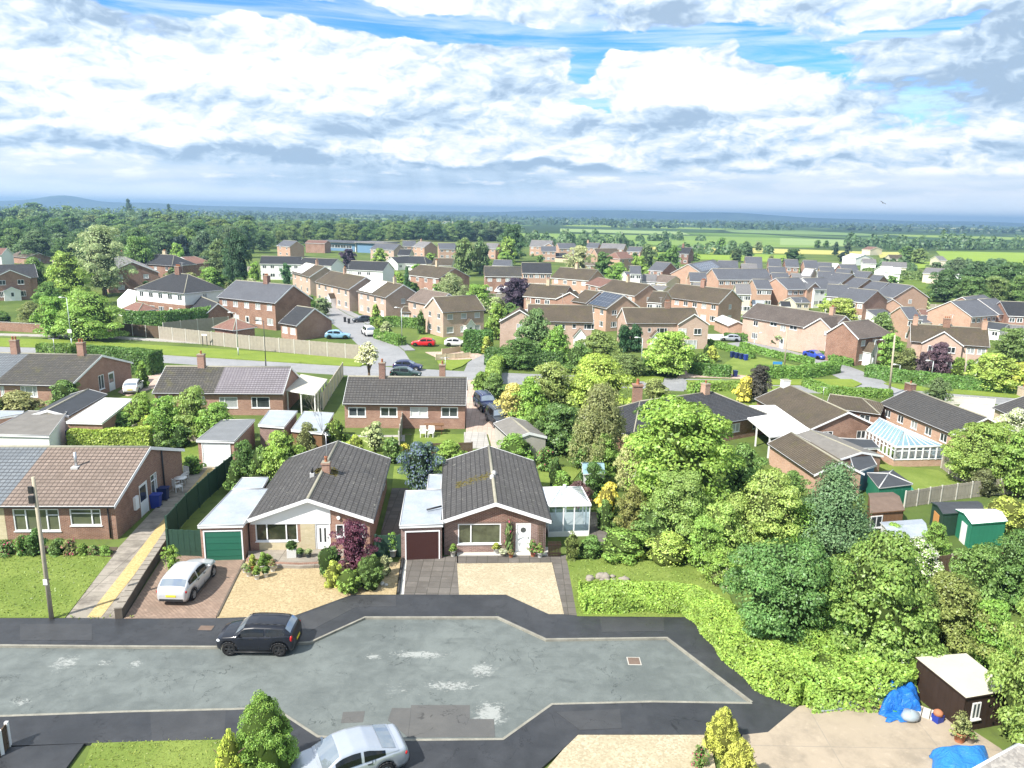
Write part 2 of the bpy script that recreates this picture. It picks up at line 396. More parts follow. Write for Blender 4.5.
def clearglass(name, tint=(.86, .93, .95), mixf=.55, dc=(.30, .47, .56)):
 mt = bpy.data.materials.new(name); mt.use_nodes = True; nt = NT(mt.node_tree)
 out = nt.n('ShaderNodeOutputMaterial')
 tr = nt.n('ShaderNodeBsdfTransparent', {'Color': tint}); gl = nt.n('ShaderNodeBsdfGlossy', {'Color': (.9, .95, 1), 'Roughness': .06})
 df = nt.n('ShaderNodeBsdfDiffuse', {'Color': dc})
 a = nt.n('ShaderNodeMixShader', {0: mixf, 1: tr.outputs[0], 2: df.outputs[0]})
 fr = nt.n('ShaderNodeFresnel', {'IOR': 1.5})
 b = nt.n('ShaderNodeMixShader', {0: fr.outputs[0], 1: a.outputs[0], 2: gl.outputs[0]})
 nt.t.links.new(b.outputs[0], out.inputs[0]); MATS[name] = mt
clearglass('conservatory_glass', mixf=.18)
clearglass('pale_polycarbonate', (.85, .9, .93), .5, (.66, .74, .79))
clearglass('polycarbonate', (.7, .85, .95), .55)
def asphalt(name, a, b, scar=0., rough=(.55, .9), patch=.5):
 def f(nt):
  p = wpos(nt)
  n1 = nt.noise(p, .22, 6, .62); n2 = nt.noise(p, 1.3, 5, .65, .4); n3 = nt.noise(p, 22., 3, .7)
  c = nt.mix(nt.step(nt.m('ADD', nt.m('MULTIPLY', n1, .55), nt.m('MULTIPLY', n2, .45)), .36, .66), a, b)
  c = nt.mix(nt.m('MULTIPLY', nt.step(n3, .5, .75), .22), c, tuple(x*1.5 for x in b))
  c = nt.mix(nt.m('MULTIPLY', nt.step(nt.noise(p, .9, 6, .7, .6), .60, .70), patch), c, tuple(x*.62 for x in a))
  c = nt.mix(nt.m('MULTIPLY', nt.step(nt.noise(nt.scale(p, (.35, 1.6, 1)), .9, 4, .6), .55, .72), .3), c, tuple(x*.75 for x in a))
  if scar:
   s = nt.sep(p)
   reg = None
   for px, py, sx, sy, k in ((420, 655, 1.6, .35, 1.), (482, 670, .8, .7, .9), (452, 686, 1.5, .45, .9), (490, 714, .75, .9, 1.1), (374, 657, .5, .3, .9), (65, 663, .8, .8, .8), (105, 663, .5, .3, .8), (136, 664, .4, .4, .8), (400, 690, 1.6, 1.2, .45), (20, 702, .6, .4, .7)):
    q = P(px, py); g = nt.m('ADD', nt.m('POWER', nt.m('ABSOLUTE', nt.m('MULTIPLY', nt.m('SUBTRACT', s[0], q.x), 1/sx)), 2.), nt.m('POWER', nt.m('ABSOLUTE', nt.m('MULTIPLY', nt.m('SUBTRACT', s[1], q.y), 1/sy)), 2.))
    g = nt.m('MULTIPLY', nt.m('EXPONENT', nt.m('MULTIPLY', g, -1.)), k); reg = g if reg is None else nt.m('MAXIMUM', reg, g)
   fine = nt.noise(nt.scale(p, (.8, 1.3, 1)), 5.5, 7, .78, .8)
   worn = nt.m('MULTIPLY', nt.step(nt.m('ADD', nt.m('MULTIPLY', reg, .34), fine), .70, .80), nt.step(reg, .08, .3))
   c = nt.mix(nt.m('MULTIPLY', worn, .55), c, (.42, .43, .41))
  cr_ = nt.m('ABSOLUTE', nt.m('SUBTRACT', nt.noise(p, .42, 5, .6, .5), .5)); c = nt.mix(nt.m('MULTIPLY', nt.step(cr_, .006, .001), nt.m('MULTIPLY', nt.step(nt.noise(p, .5, 2), .48, .56), .6)), c, tuple(x*.3 for x in a))
  ro = nt.n('ShaderNodeMapRange', {0: n1, 1: .35, 2: .65, 3: rough[0], 4: rough[1]}).outputs[0]
  return dict(col=c, rough=ro, bump=(n3, .25, .01))
 return material(name, f, .8, .35)
asphalt('road_asphalt', (.098, .112, .108), (.155, .175, .168), scar=1., rough=(.45, .8))
asphalt('pavement_asphalt', (.028, .030, .034), (.048, .051, .057), rough=(.3, .75), patch=.35)
asphalt('patch_pavement', (.040, .041, .044), (.058, .060, .064), rough=(.3, .7), patch=.3)
asphalt('far_road', (.23, .232, .24), (.29, .292, .30), rough=(.5, .85), patch=.25)
asphalt('patch_asphalt', (.090, .090, .088), (.115, .113, .108), patch=.2)
def speckle(name, cols, sc=9., big=.3, rough=.95):
 def f(nt):
  p = wpos(nt)
  v = nt.n('ShaderNodeTexVoronoi', {'Vector': p, 'Scale': sc}).outputs['Color']
  k = nt.sep(v)[0]
  c = nt.mix(k, cols[0], cols[1])
  c = nt.mix(nt.m('MULTIPLY', nt.step(nt.noise(p, .55, 5, .65), .40, .70), big*2), c, cols[2])
  c = nt.mix(nt.m('MULTIPLY', nt.step(nt.noise(p, 3.2, 4, .7), .55, .75), .35), c, cols[0])
  return dict(col=c, bump=(k, .4, .02))
 return material(name, f, rough, .15)
speckle('golden_gravel', ((.28, .215, .12), (.48, .385, .235), (.33, .26, .145)), 14.)
speckle('pale_gravel', ((.31, .265, .18), (.49, .425, .305), (.33, .28, .185)), 14.)
speckle('yellow_gravel', ((.38, .28, .115), (.54, .42, .21), (.42, .32, .15)), 14.)
speckle('grey_shingle', ((.2, .19, .18), (.36, .34, .31), (.22, .2, .18)), 10.)
def slabs(name, a, b, mortar, w, h, off=0., stain=.5, dirt=(.10, .09, .08), rot=0.):
 def f(nt):
  p = wpos(nt)
  if rot: p = nt.n('ShaderNodeVectorRotate', {'Vector': p, 'Angle': rot}, rotation_type='Z_AXIS').outputs[0]
  br = nt.n('ShaderNodeTexBrick', {'Vector': p, 'Color1': a, 'Color2': b, 'Mortar': mortar, 'Scale': 1., 'Mortar Size': .02, 'Mortar Smooth': .2, 'Bias': 0., 'Brick Width': w, 'Row Height': h}, offset=off)
  n = nt.noise(p, .7, 6, .7)
  c = nt.mix(nt.m('MULTIPLY', nt.step(n, .42, .7), stain), br.outputs[0], dirt)
  c = nt.mix(nt.m('MULTIPLY', nt.step(nt.noise(p, 2.6, 4, .7), .55, .75), .3), c, tuple(min(1, x*1.5) for x in b))
  return dict(col=c, bump=(br.outputs[1], .4, -.015))
 return material(name, f, .88, .25)
slabs('dark_slabs', (.11, .10, .09), (.16, .145, .13), (.07, .065, .055), .62, .62, 0., .55, (.085, .075, .065))
slabs('concrete_drive', (.26, .235, .195), (.33, .295, .25), (.13, .115, .095), 2.2, .9, 0., .8, (.115, .10, .085))
slabs('block_paving', (.27, .185, .14), (.38, .275, .21), (.15, .11, .085), .21, .105, .5, .6, (.17, .13, .10))
slabs('pink_paving', (.46, .33, .27), (.54, .41, .34), (.3, .24, .2), .45, .45, 0., .25, (.36, .27, .22))
slabs('red_paving', (.36, .15, .10), (.43, .2, .14), (.25, .14, .1), .3, .15, .5, .3, (.28, .14, .1))
slabs('yard_concrete', (.335, .28, .212), (.37, .31, .238), (.28, .245, .2), 4.2, 4.2, 0., .8, (.235, .20, .155))
slabs('path_slabs', (.36, .345, .32), (.42, .40, .37), (.2, .19, .17), .6, .6, 0., .35, (.24, .22, .2))
def grassmat(name, a, b, c3, big=.35):
 def f(nt):
  p = wpos(nt)
  n1 = nt.noise(p, big, 6, .65); n2 = nt.noise(p, 7., 5, .75); n3 = nt.noise(p, 40., 2, .7)
  c = nt.mix(nt.step(n1, .36, .66), a, b)
  c = nt.mix(nt.m('MULTIPLY', nt.step(n2, .42, .72), .55), c, c3)
  c = nt.mix(nt.m('MULTIPLY', nt.step(n3, .5, .8), .4), c, tuple(x*1.35 for x in b))
  return dict(col=c, bump=(nt.m('ADD', n2, n3), .7, .05))
 return material(name, f, .95, .1)
grassmat('lawn_grass', (.145, .205, .042), (.215, .275, .065), (.115, .165, .035))
grassmat('verge_grass', (.17, .235, .042), (.215, .275, .05), (.14, .205, .038))
grassmat('rough_grass', (.10, .155, .03), (.145, .20, .04), (.065, .11, .02))
grassmat('field_lime', (.20, .29, .045), (.235, .325, .055), (.17, .265, .045), .02)
grassmat('field_green', (.15, .235, .06), (.19, .275, .07), (.13, .205, .05), .02)
grassmat('field_pale', (.22, .30, .12), (.25, .33, .13), (.19, .27, .1), .02)
grassmat('field_straw', (.40, .38, .12), (.44, .42, .14), (.35, .34, .1), .02)
def plain_ground(nt):
 p = wpos(nt); s = nt.sep(p)
 n1 = nt.noise(p, .08, 6, .65); n2 = nt.noise(p, 1.1, 6, .7)
 near = nt.mix(nt.step(n1, .36, .64), (.075, .115, .03), (.13, .175, .045))
 near = nt.mix(nt.m('MULTIPLY', nt.step(n2, .5, .72), .6), near, (.06, .075, .03))
 q = nt.n('ShaderNodeVectorRotate', {'Vector': p, 'Angle': .35}, rotation_type='Z_AXIS').outputs[0]
 q = nt.n('ShaderNodeVectorMath', {0: q, 1: nt.n('ShaderNodeVectorMath', {0: nt.noise(p, .002, 3, .5, 0, True), 1: (260, 260, 0)}, operation='MULTIPLY').outputs[0]}, operation='ADD').outputs[0]
 vo = nt.n('ShaderNodeTexVoronoi', {'Vector': q, 'Scale': .0042, 'Randomness': .8})
 k = nt.sep(vo.outputs['Color'])
 fld = nt.n('ShaderNodeValToRGB', {0: k[0]}); cr = fld.color_ramp; cr.interpolation = 'CONSTANT'
 cr.elements[0].position = 0; cr.elements[0].color = (.045, .085, .03, 1)
 cr.elements[1].position = .34; cr.elements[1].color = (.12, .2, .045, 1)
 for pos, col in ((.5, (.2, .28, .06)), (.62, (.05, .09, .035)), (.74, (.16, .24, .08)), (.86, (.3, .3, .12)), (.93, (.09, .15, .045))):
  e = cr.elements.new(pos); e.color = (*col, 1)
 ed = nt.n('ShaderNodeTexVoronoi', {'Vector': q, 'Scale': .0042, 'Randomness': .8}, feature='DISTANCE_TO_EDGE').outputs['Distance']
 far = nt.mix(nt.step(ed, .05, .02), fld.outputs[0], (.03, .055, .022))
 far = nt.mix(nt.step(nt.noise(p, .0016, 5, .6), .47, .56), far, (.035, .062, .028))
 c = nt.mix(nt.step(s[1], 420., 620.), near, far)
 return dict(col=c)
material('plain_ground', plain_ground, .95, .1)
material('hill_land', lambda nt: nt.mix(nt.step(nt.noise(wpos(nt), .004, 6, .65), .42, .62), (.022, .034, .03), (.055, .08, .05)), .95, .1)
def leafmat(name, trans=.30, petal=None, pet=.0):
 mt = bpy.data.materials.new(name); mt.use_nodes = True; nt = NT(mt.node_tree)
 out = nt.n('ShaderNodeOutputMaterial')
 oi = nt.n('ShaderNodeObjectInfo'); rnd = nt.n('ShaderNodeNewGeometry').outputs['Random Per Island']
 c = oi.outputs['Color']
 val = nt.n('ShaderNodeMapRange', {0: rnd, 1: 0., 2: 1., 3: .62, 4: 1.40}).outputs[0]
 big = nt.noise(objco(nt), .8, 3, .6)
 val = nt.m('MULTIPLY', val, nt.n('ShaderNodeMapRange', {0: big, 1: .3, 2: .7, 3: .78, 4: 1.22}).outputs[0])
 hue = nt.n('ShaderNodeMapRange', {0: nt.m('FRACT', nt.m('MULTIPLY', rnd, 7.31)), 1: 0., 2: 1., 3: .485, 4: .512}).outputs[0]
 c = nt.hsv(c, hue, .93, nt.m('MULTIPLY', val, 1.9))
 if petal: c = nt.mix(nt.step(nt.m('FRACT', nt.m('MULTIPLY', rnd, 13.7)), 1-pet, 1-pet+.01), c, petal)
 d = nt.n('ShaderNodeBsdfDiffuse', {'Color': c}); t = nt.n('ShaderNodeBsdfTranslucent', {'Color': nt.hsv(c, .49, 1.1, 1.25)})
 a = nt.n('ShaderNodeMixShader', {0: trans, 1: d.outputs[0], 2: t.outputs[0]})
 g = nt.n('ShaderNodeBsdfGlossy', {'Color': (.9, .95, 1.), 'Roughness': .42})
 b = nt.n('ShaderNodeMixShader', {0: .018, 1: a.outputs[0], 2: g.outputs[0]})
 nt.t.links.new(b.outputs[0], out.inputs[0]); MATS[name] = mt
leafmat('leaf'); leafmat('white_blossom_leaf', .25, (.78, .76, .66), .45); leafmat('blue_blossom_leaf', .25, (.19, .24, .38), .34)
leafmat('pink_flower_leaf', .25, (.62, .10, .22), .12); leafmat('needle', .15)
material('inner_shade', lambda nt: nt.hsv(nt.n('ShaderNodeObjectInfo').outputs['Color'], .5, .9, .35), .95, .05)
def leaf_mesh(name, pts, nrm, size, mat='leaf', extra=None, long=1.5, seed=0, jit=.55, flat=1):
 """one small diamond per point"""
 rg = np.random.default_rng(seed)
 n = len(pts); pts = np.asarray(pts, np.float32)
 N = np.asarray(nrm, np.float32)+rg.normal(0, jit, (n, 3)).astype(np.float32)
 N /= np.linalg.norm(N, axis=1, keepdims=True)+1e-6
 A = np.cross(N, rg.normal(0, 1, (n, 3))); A /= np.linalg.norm(A, axis=1, keepdims=True)+1e-6
 B = np.cross(N, A)
 s = (size*rg.uniform(.65, 1.35, (n, 1))).astype(np.float32)
 a = A*s*.5*long; b = B*s*.5
 if flat != 1: a[:, 2] *= flat; b[:, 2] *= flat; N = N*np.array([1, 1, flat])
 V = np.stack((pts-a, pts+b*.9+a*.1-N*s*.08, pts+a, pts-b*.9+a*.1-N*s*.08), 1).reshape(-1, 3)
 nv0 = 0
 me = bpy.data.meshes.new(name)
 ev, ef = ([], []) if extra is None else extra
 nv = n*4+len(ev); nf = n+len(ef)
 me.vertices.add(nv); co = np.concatenate((V, np.asarray(ev, np.float32).reshape(-1, 3))) if len(ev) else V
 me.vertices.foreach_set('co', co.astype(np.float32).ravel())
 nl = n*4+sum(len(f) for f in ef)
 li = np.arange(n*4);
 if ef: li = np.concatenate((li, np.array([i+n*4 for f in ef for i in f])))
 me.loops.add(nl); me.loops.foreach_set('vertex_index', li.astype(np.int32))
 st = list(range(0, n*4, 4)); tot = [4]*n; c = n*4
 for f in ef: st.append(c); tot.append(len(f)); c += len(f)
 me.polygons.add(nf); me.polygons.foreach_set('loop_start', st); me.polygons.foreach_set('loop_total', tot)
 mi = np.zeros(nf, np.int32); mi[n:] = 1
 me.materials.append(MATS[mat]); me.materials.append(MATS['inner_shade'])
 me.polygons.foreach_set('material_index', mi)
 me.update(calc_edges=True)
 return me
PROF = {
 'round': lambda z: math.sqrt(max(0, 1-(2*z-1.0)**2))**.85,
 'dome': lambda z: math.sqrt(max(0, 1-max(0, (z-.25)/.75)**2))*(.8+.8*z if z < .25 else 1),
 'cone': lambda z: max(.02, (1-z)**.9*(1 if z > .08 else .6+5*z)),
 'column': lambda z: max(.02, min(1, (1-z)*3.5)**.6*min(1, .75+z*2)),
 'egg': lambda z: math.sqrt(max(0, 1-((z-.38)/(.62 if z > .38 else .40))**2))**.9,
 'taper': lambda z: min(1, .72+z*2.2)*max(.03, 1-z**2.3)**.8,
 'weep': lambda z: min(1, (1-z)*2.2)**.5*(.72+.28*z) if z < .99 else .05,
}
def crown_mesh(name, seed, shape='round', clumps=34, leaves=4200, leaf=.075, mat='leaf', cl=.26, droop=0., long=1.5, core=.5, jit=.45, ragged=.30):
 """a crown of unit radius and unit height (0..1): clumps of leaves on an uneven envelope"""
 rg = np.random.default_rng(seed); prof = PROF[shape]
 C = []; i = 0
 while len(C) < clumps:
  z = rg.uniform(.04, .97)
  if rg.random() > prof(z)*.9+.12: continue
  a = 2.39996*i+rg.uniform(-.5, .5); i += 1
  r = prof(z)*rg.uniform(1-ragged*2.2, 1.0+ragged*.4)-cl*.55
  r = max(0, r)
  C.append((r*math.cos(a), r*math.sin(a), z, cl*rg.uniform(.7, 1.3)))
 C = np.array(C)
 w = C[:, 3]**2; ids = rg.choice(len(C), int(leaves*.84), p=w/w.sum())
 d = rg.normal(0, 1, (len(ids), 3)); d[:, 2] = np.abs(d[:, 2])*.9-.25*rg.random(len(ids))
 d /= np.linalg.norm(d, axis=1, keepdims=True)
 rr = C[ids, 3][:, None]*rg.uniform(.80, 1.06, (len(ids), 1))
 sq = np.array([1, 1, .40])
 pts = C[ids, :3]+d*rr*sq
 if droop: pts[:, 2] -= droop*rg.random(len(ids))**2
 nr = d.copy()
 k = leaves-len(ids); zz = rg.uniform(.03, .98, k); aa = rg.uniform(0, 2*pi, k)
 rad = np.array([prof(z) for z in zz])*np.sqrt(rg.uniform(.1, .8, k))
 p2 = np.stack((rad*np.cos(aa), rad*np.sin(aa), zz), 1); n2 = np.stack((np.cos(aa), np.sin(aa), np.full(k, .4)), 1)
 pts = np.concatenate((pts, p2)); nr = np.concatenate((nr, n2))
 nr = nr+np.array([0, 0, .35])
 ev = []; ef = []
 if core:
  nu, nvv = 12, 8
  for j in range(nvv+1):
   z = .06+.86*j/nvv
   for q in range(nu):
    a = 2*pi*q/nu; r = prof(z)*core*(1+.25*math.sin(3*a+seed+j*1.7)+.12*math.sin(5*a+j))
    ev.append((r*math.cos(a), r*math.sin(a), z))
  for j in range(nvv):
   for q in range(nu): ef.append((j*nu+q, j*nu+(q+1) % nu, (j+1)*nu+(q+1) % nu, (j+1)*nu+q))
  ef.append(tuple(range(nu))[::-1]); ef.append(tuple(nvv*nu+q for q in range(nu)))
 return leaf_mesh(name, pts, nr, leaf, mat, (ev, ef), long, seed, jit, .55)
CR = {}
def crown(kind, var, lod):
 key = (kind, var, lod)
 if key in CR: return CR[key]
 n, lf = {0: (24000, .036), 1: (9000, .054), 2: (2600, .095), 3: (800, .17)}[lod]
 s = hash_(kind)+var*17+5
 if kind == 'round': me = crown_mesh('crown', s, 'round', 64 if lod < 2 else 30, n, lf, cl=.21)
 elif kind == 'dome': me = crown_mesh('crown', s, 'dome', 66 if lod < 2 else 30, n, lf, cl=.21)
 elif kind == 'egg': me = crown_mesh('crown', s, 'egg', 60 if lod < 2 else 28, n, lf, cl=.22)
 elif kind == 'airy': me = crown_mesh('crown', s, 'egg', 60 if lod < 2 else 30, int(n*.85), lf*.85, cl=.17, core=.35, ragged=.35)
 elif kind == 'cone': me = crown_mesh('crown', s, 'cone', 130 if lod < 2 else 50, n, lf*.8, 'needle', cl=.24, core=.5, droop=.06, ragged=.12)
 elif kind == 'column': me = crown_mesh('crown', s, 'column', 70 if lod < 2 else 40, n, lf*.9, 'needle', cl=.3, core=.75, ragged=.08)
 elif kind == 'weep': me = crown_mesh('crown', s, 'weep', 60 if lod < 2 else 30, n, lf*.8, cl=.2, droop=.22, long=2.6, core=.45, ragged=.25)
 elif kind == 'blossom': me = crown_mesh('crown', s, 'dome', 40, n, lf, 'white_blossom_leaf', cl=.25)
 elif kind == 'blueblossom': me = crown_mesh('crown', s, 'round', 44, n, lf, 'blue_blossom_leaf', cl=.24)
 elif kind == 'flower': me = crown_mesh('crown', s, 'dome', 26, n//2, lf*1.2, 'pink_flower_leaf', cl=.28)
 elif kind == 'bush': me = crown_mesh('crown', s, 'dome', 30 if lod < 2 else 18, int(n*.6), lf*1.2, cl=.30, core=.68)
 elif kind == 'ball': me = crown_mesh('crown', s, 'round', 60, int(n*.7), lf*.8, cl=.16, core=.82, ragged=.03)
 elif kind == 'dense': me = crown_mesh('crown', s, 'taper', 150, int(n*1.2), lf*.72, 'needle', cl=.15, core=.8, ragged=.05)
 elif kind == 'lace': me = crown_mesh('crown', s, 'dome', 54, n, lf*.85, cl=.2, droop=.1, long=2.2, core=.5, ragged=.3)
 CR[key] = me
 return me
def hash_(s): return sum(ord(c)*(i+3) for i, c in enumerate(s)) % 997
TR = {}
def trunk_mesh(var, pale=False):
 key = (var, pale)
 if key in TR: return TR[key]
 rg = random.Random(var+40); b = MB()
 b.path([(0, 0, -.05), (.01, 0, .3), (rg.uniform(-.03, .03), rg.uniform(-.03, .03), .62), (rg.uniform(-.05, .05), 0, .9)], [.05, .036, .026, .008], 8)
 for i in range(6):
  a = i*1.05+rg.uniform(-.3, .3); z = rg.uniform(.26, .6); l = rg.uniform(.2, .34)
  p0 = Vector((.005, 0, z)); p1 = p0+Vector((math.cos(a)*l*.5, math.sin(a)*l*.5, l*.5)); p2 = p1+Vector((math.cos(a)*l*.5, math.sin(a)*l*.5, l*.35))
  b.path([p0, p1, p2], [.022, .013, .004], 6)
 TR[key] = b.mesh('trunk', 'pale_bark' if pale else 'bark'); return TR[key]
PLANTS = []
def plant_at(pt, h, w, kind, col, label, cat='tree', name=None, group=None, trunk=.12, lod=None, d=None, var=None, parts=True, pale=False):
 """h total height, w crown width across, d crown depth; trunk = share of the height below the crown"""
 n = len(PLANTS); PLANTS.append(label)
 dist = pt.length
 if lod is None:
  px = ppm(pt)*w
  lod = 0 if px > 60 else 1 if px > 26 else 2 if px > 11 else 3
 var = n % 4 if var is None else var
 if lod == 0: var %= 2
 d = d or w
 nm = name or ('bush' if cat in ('bush', 'shrub') else cat.replace(' ', '_'))
 j = RD.uniform(.94, 1.06); colr = (col[0]*j, col[1]*RD.uniform(.96, 1.04), col[2]*j, 1)
 if not parts:
  o = link(nm, crown(kind, var, lod)); o.location = (pt.x, pt.y, pt.z+h*trunk); o.scale = (w/2, d/2, h*(1-trunk)); o.rotation_euler.z = RD.uniform(0, 6.28) if abs(w-d) < .01 else 0
  o.color = colr; return tag(o, label, cat, group)
 root = thing(nm, label, cat, pt, 0, group)
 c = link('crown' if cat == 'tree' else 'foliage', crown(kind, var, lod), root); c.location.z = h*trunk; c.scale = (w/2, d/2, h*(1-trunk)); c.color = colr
 c.rotation_euler.z = RD.uniform(0, 6.28) if abs(w-d) < .01 else 0
 t = link('trunk' if cat == 'tree' else 'stem', trunk_mesh(var, pale), root); t.scale = (h*.75, h*.75, h*.95)
 return root
def plant(x, yt, yb, wpx, kind, col, label, **k):
 """crown centred at x, its top at yt, its foot on the ground at yb, wpx across in the photograph"""
 pt = P(x, yb, k.pop('z', 0.))
 h = height_at(pt, x, yt)-pt.z; w = wpx/ppm(pt)
 return plant_at(pt, h, w, kind, col, label, **k)
def hedge_pts(path, width, h, dens, leaf, seed, rise=None, lump=.06):
 rg = np.random.default_rng(seed); pts = []; nr = []; ev = []; ef = []
 path = [Vector((p[0], p[1], 0)) for p in path]
 hs = h if isinstance(h, (list, tuple)) else [h]*len(path); ws = width if isinstance(width, (list, tuple)) else [width]*len(path)
 n = len(path); nors = []
 for i in range(n):
  d = Vector((0, 0, 0))
  if i: d += (path[i]-path[i-1]).normalized()
  if i < n-1: d += (path[i+1]-path[i]).normalized()
  d.normalize(); nors.append((d, Vector((-d.y, d.x, 0))))
 for i in range(n-1):
  a, b = path[i], path[i+1]; L = (b-a).length
  for face in ('t', 'l', 'r'):
   wa = (ws[i]+ws[i+1])/2; ha = (hs[i]+hs[i+1])/2
   area = L*(wa if face == 't' else ha); k = int(area*dens)
   t = rg.random(k); s = rg.random(k)
   for q in range(k):
    tt = t[q]; w = ws[i]*(1-tt)+ws[i+1]*tt; hh = hs[i]*(1-tt)+hs[i+1]*tt
    nn = (nors[i][1]*(1-tt)+nors[i+1][1]*tt); c = a*(1-tt)+b*tt
    lm = lump*(math.sin(c.x*2.1+c.y*1.3)+math.sin(c.x*.9-c.y*2.7+s[q]*5))
    if face == 't': p = c+nn*((s[q]-.5)*w*.96); z = hh+lm+rg.normal(0, leaf*.25)-.2*min(w, 1.6)*abs(2*s[q]-1)**6; nv = (0, 0, 1)
    else:
     sg = 1 if face == 'l' else -1; z = s[q]*hh*.97
     p = c+nn*(sg*(w*.5+lm*.8+rg.normal(0, leaf*.25)-.12*min(w, 1.6)*(z/hh)**5)); nv = (nn.x*sg, nn.y*sg, .3)
    pts.append((p.x, p.y, z)); nr.append(nv)
 for e, sg in ((0, -1), (n-1, 1)):
  k = int(ws[e]*hs[e]*dens); t = rg.random(k)-.5; s = rg.random(k)
  d, nn = nors[e]
  for q in range(k):
   p = path[e]+nn*(t[q]*ws[e])+d*(sg*(rg.normal(0, leaf*.3)+.12*(1-4*t[q]**2))); pts.append((p.x, p.y, s[q]*hs[e])); nr.append((d.x*sg, d.y*sg, .3))
 for i in range(n):
  nn = nors[i][1]; w = ws[i]*.42; hh = hs[i]-.26*min(1, hs[i])
  for sx, z in ((-1, 0), (-1, hh), (1, hh), (1, 0)): p = path[i]+nn*(sx*w*.9); ev.append((p.x, p.y, z))
 for i in range(n-1):
  for q in range(3): ef.append((i*4+q, i*4+q+1, i*4+q+5, i*4+q+4))
 ef.append((0, 1, 2, 3)); ef.append(tuple((n-1)*4+q for q in (3, 2, 1, 0)))
 return pts, nr, (ev, ef)
def hedge(pxs, width, h, col, label, leaf=None, dens=None, cat='hedge', world_pts=None, z0=0., group=None, mat='leaf', lump=.06, name='hedge'):
 path = world_pts or [P(x, y) for x, y in pxs]
 if not world_pts: ks = KS(path[len(path)//2]); h *= ks; width *= ks
 s = ppm(path[len(path)//2]); leaf = leaf or max(.09, 1.55/s); dens = dens or min(300, 3.6/(leaf*leaf*.6)); lump *= .6 if lump < .07 else 1
 pts, nr, ex = hedge_pts(path, width, h, dens, leaf, len(PLANTS)+3, lump=lump); PLANTS.append(label)
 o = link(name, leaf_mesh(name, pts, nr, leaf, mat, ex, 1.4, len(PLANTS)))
 o.location.z = z0; o.color = (*col, 1)
 return tag(o, label, cat, group)
WM = {}
def window_meshes(w, h, style, frame, glass):
 """a frame with mullions and its pane; centred, outer wall plane at y = 0 facing -y"""
 key = (round(w, 2), round(h, 2), style, frame, glass)
 if key in WM: return WM[key]
 b = MB(); t = .065 if w > .7 else .05; y0, y1 = -.012, .075
 if style[0] == 'S': t = .10
 b.box((-w/2, y0, -h/2), (-w/2+t, y1, h/2)); b.box((w/2-t, y0, -h/2), (w/2, y1, h/2))
 b.box((-w/2+t, y0, -h/2), (w/2-t, y1, -h/2+t)); b.box((-w/2+t, y0, h/2-t), (w/2-t, y1, h/2))
 i0, i1 = -w/2+t, w/2-t
 bars = {'1': [], '2': [.5], '3': [.27, .73], 'L': [.3], 'R': [.7], 'S': [.5], '4': [.25, .5, .75]}[style[0]]
 for f in bars:
  x = -w/2+w*f; b.box((x-.035, y0+.004, -h/2+t), (x+.035, y1-.004, h/2-t))
 if 't' in style:     # top lights on the side casements
  ed = [i0]+[-w/2+w*f for f in bars]+[i1]
  for k in ([0, len(ed)-2] if len(ed) > 2 else [0]):
   b.box((ed[k]+.036, y0+.008, h*.20), (ed[k+1]-.036, y1-.008, h*.20+.05))
 b.box((-w/2-.05, -.075, -h/2-.05), (w/2+.05, -.0125, -h/2+.001))
 g = MB().poly([(i0, .05, -h/2+t), (i1, .05, -h/2+t), (i1, .05, h/2-t), (i0, .05, h/2-t)])
 WM[key] = (b.mesh('window', frame), g.mesh('pane', glass)); return WM[key]
def far_window(w, h, glass):
 key = (round(w, 1), round(h, 1), 'far', glass)
 if key in WM: return WM[key]
 b = MB(); b.poly([(-w/2, -.03, -h/2), (w/2, -.03, -h/2), (w/2, -.03, h/2), (-w/2, -.03, h/2)]); b.box((-w/2, -.03, -h/2), (w/2, .02, h/2), skip='f')
 t = .12
 for x0, x1 in ((-w/2+t, -.06), (.06, w/2-t)): b.poly([(x0, -.034, -h/2+t), (x1, -.034, -h/2+t), (x1, -.034, h/2-t), (x0, -.034, h/2-t)], 1)
 WM[key] = b.mesh('window', ['white_upvc', glass]); return WM[key]
DM = {}
def door_mesh(w, h, style, m):
 key = (round(w, 2), round(h, 2), style, m)
 if key in DM: return DM[key]
 b = MB(); b.box((-w/2, -.02, 0), (-w/2+.07, .08, h), 1); b.box((w/2-.07, -.02, 0), (w/2, .08, h), 1); b.box((-w/2+.07, -.02, h-.07), (w/2-.07, .08, h), 1)
 b.box((-w/2+.07, .02, 0), (w/2-.07, .06, h-.07), 0)
 if style == 'round': b.lathe([(0, 0), (.17, 0)], 18, 2); k = 20
 if style == 'two':
  for s in (-.14, .14): b.box((s-.055, .012, h*.38), (s+.055, .03, h*.84), 2)
 if style == 'half': b.box((-w/2+.16, .012, h*.45), (w/2-.16, .03, h*.9), 2)
 if style == 'garage':
  for k in range(1, 5): b.box((-w/2+.10, .0, h*k/5-.012), (w/2-.10, .021, h*k/5+.012), 0)
 if style == 'ribs':
  nrb = int(w/.16)
  for k in range(1, nrb):
   x = -w/2+.07+(w-.14)*k/nrb; b.box((x-.012, .004, .02), (x+.012, .021, h-.08), 0)
 me = b.mesh('door', [m, 'white_upvc' if style != 'plainframe' else m, 'window_glass'])
 if style == 'round':      # stand the round light upright in the door leaf
  for v in list(me.vertices)[-36:]: v.co = (v.co.x, .014, h*.78+v.co.y)
 DM[key] = me; return me
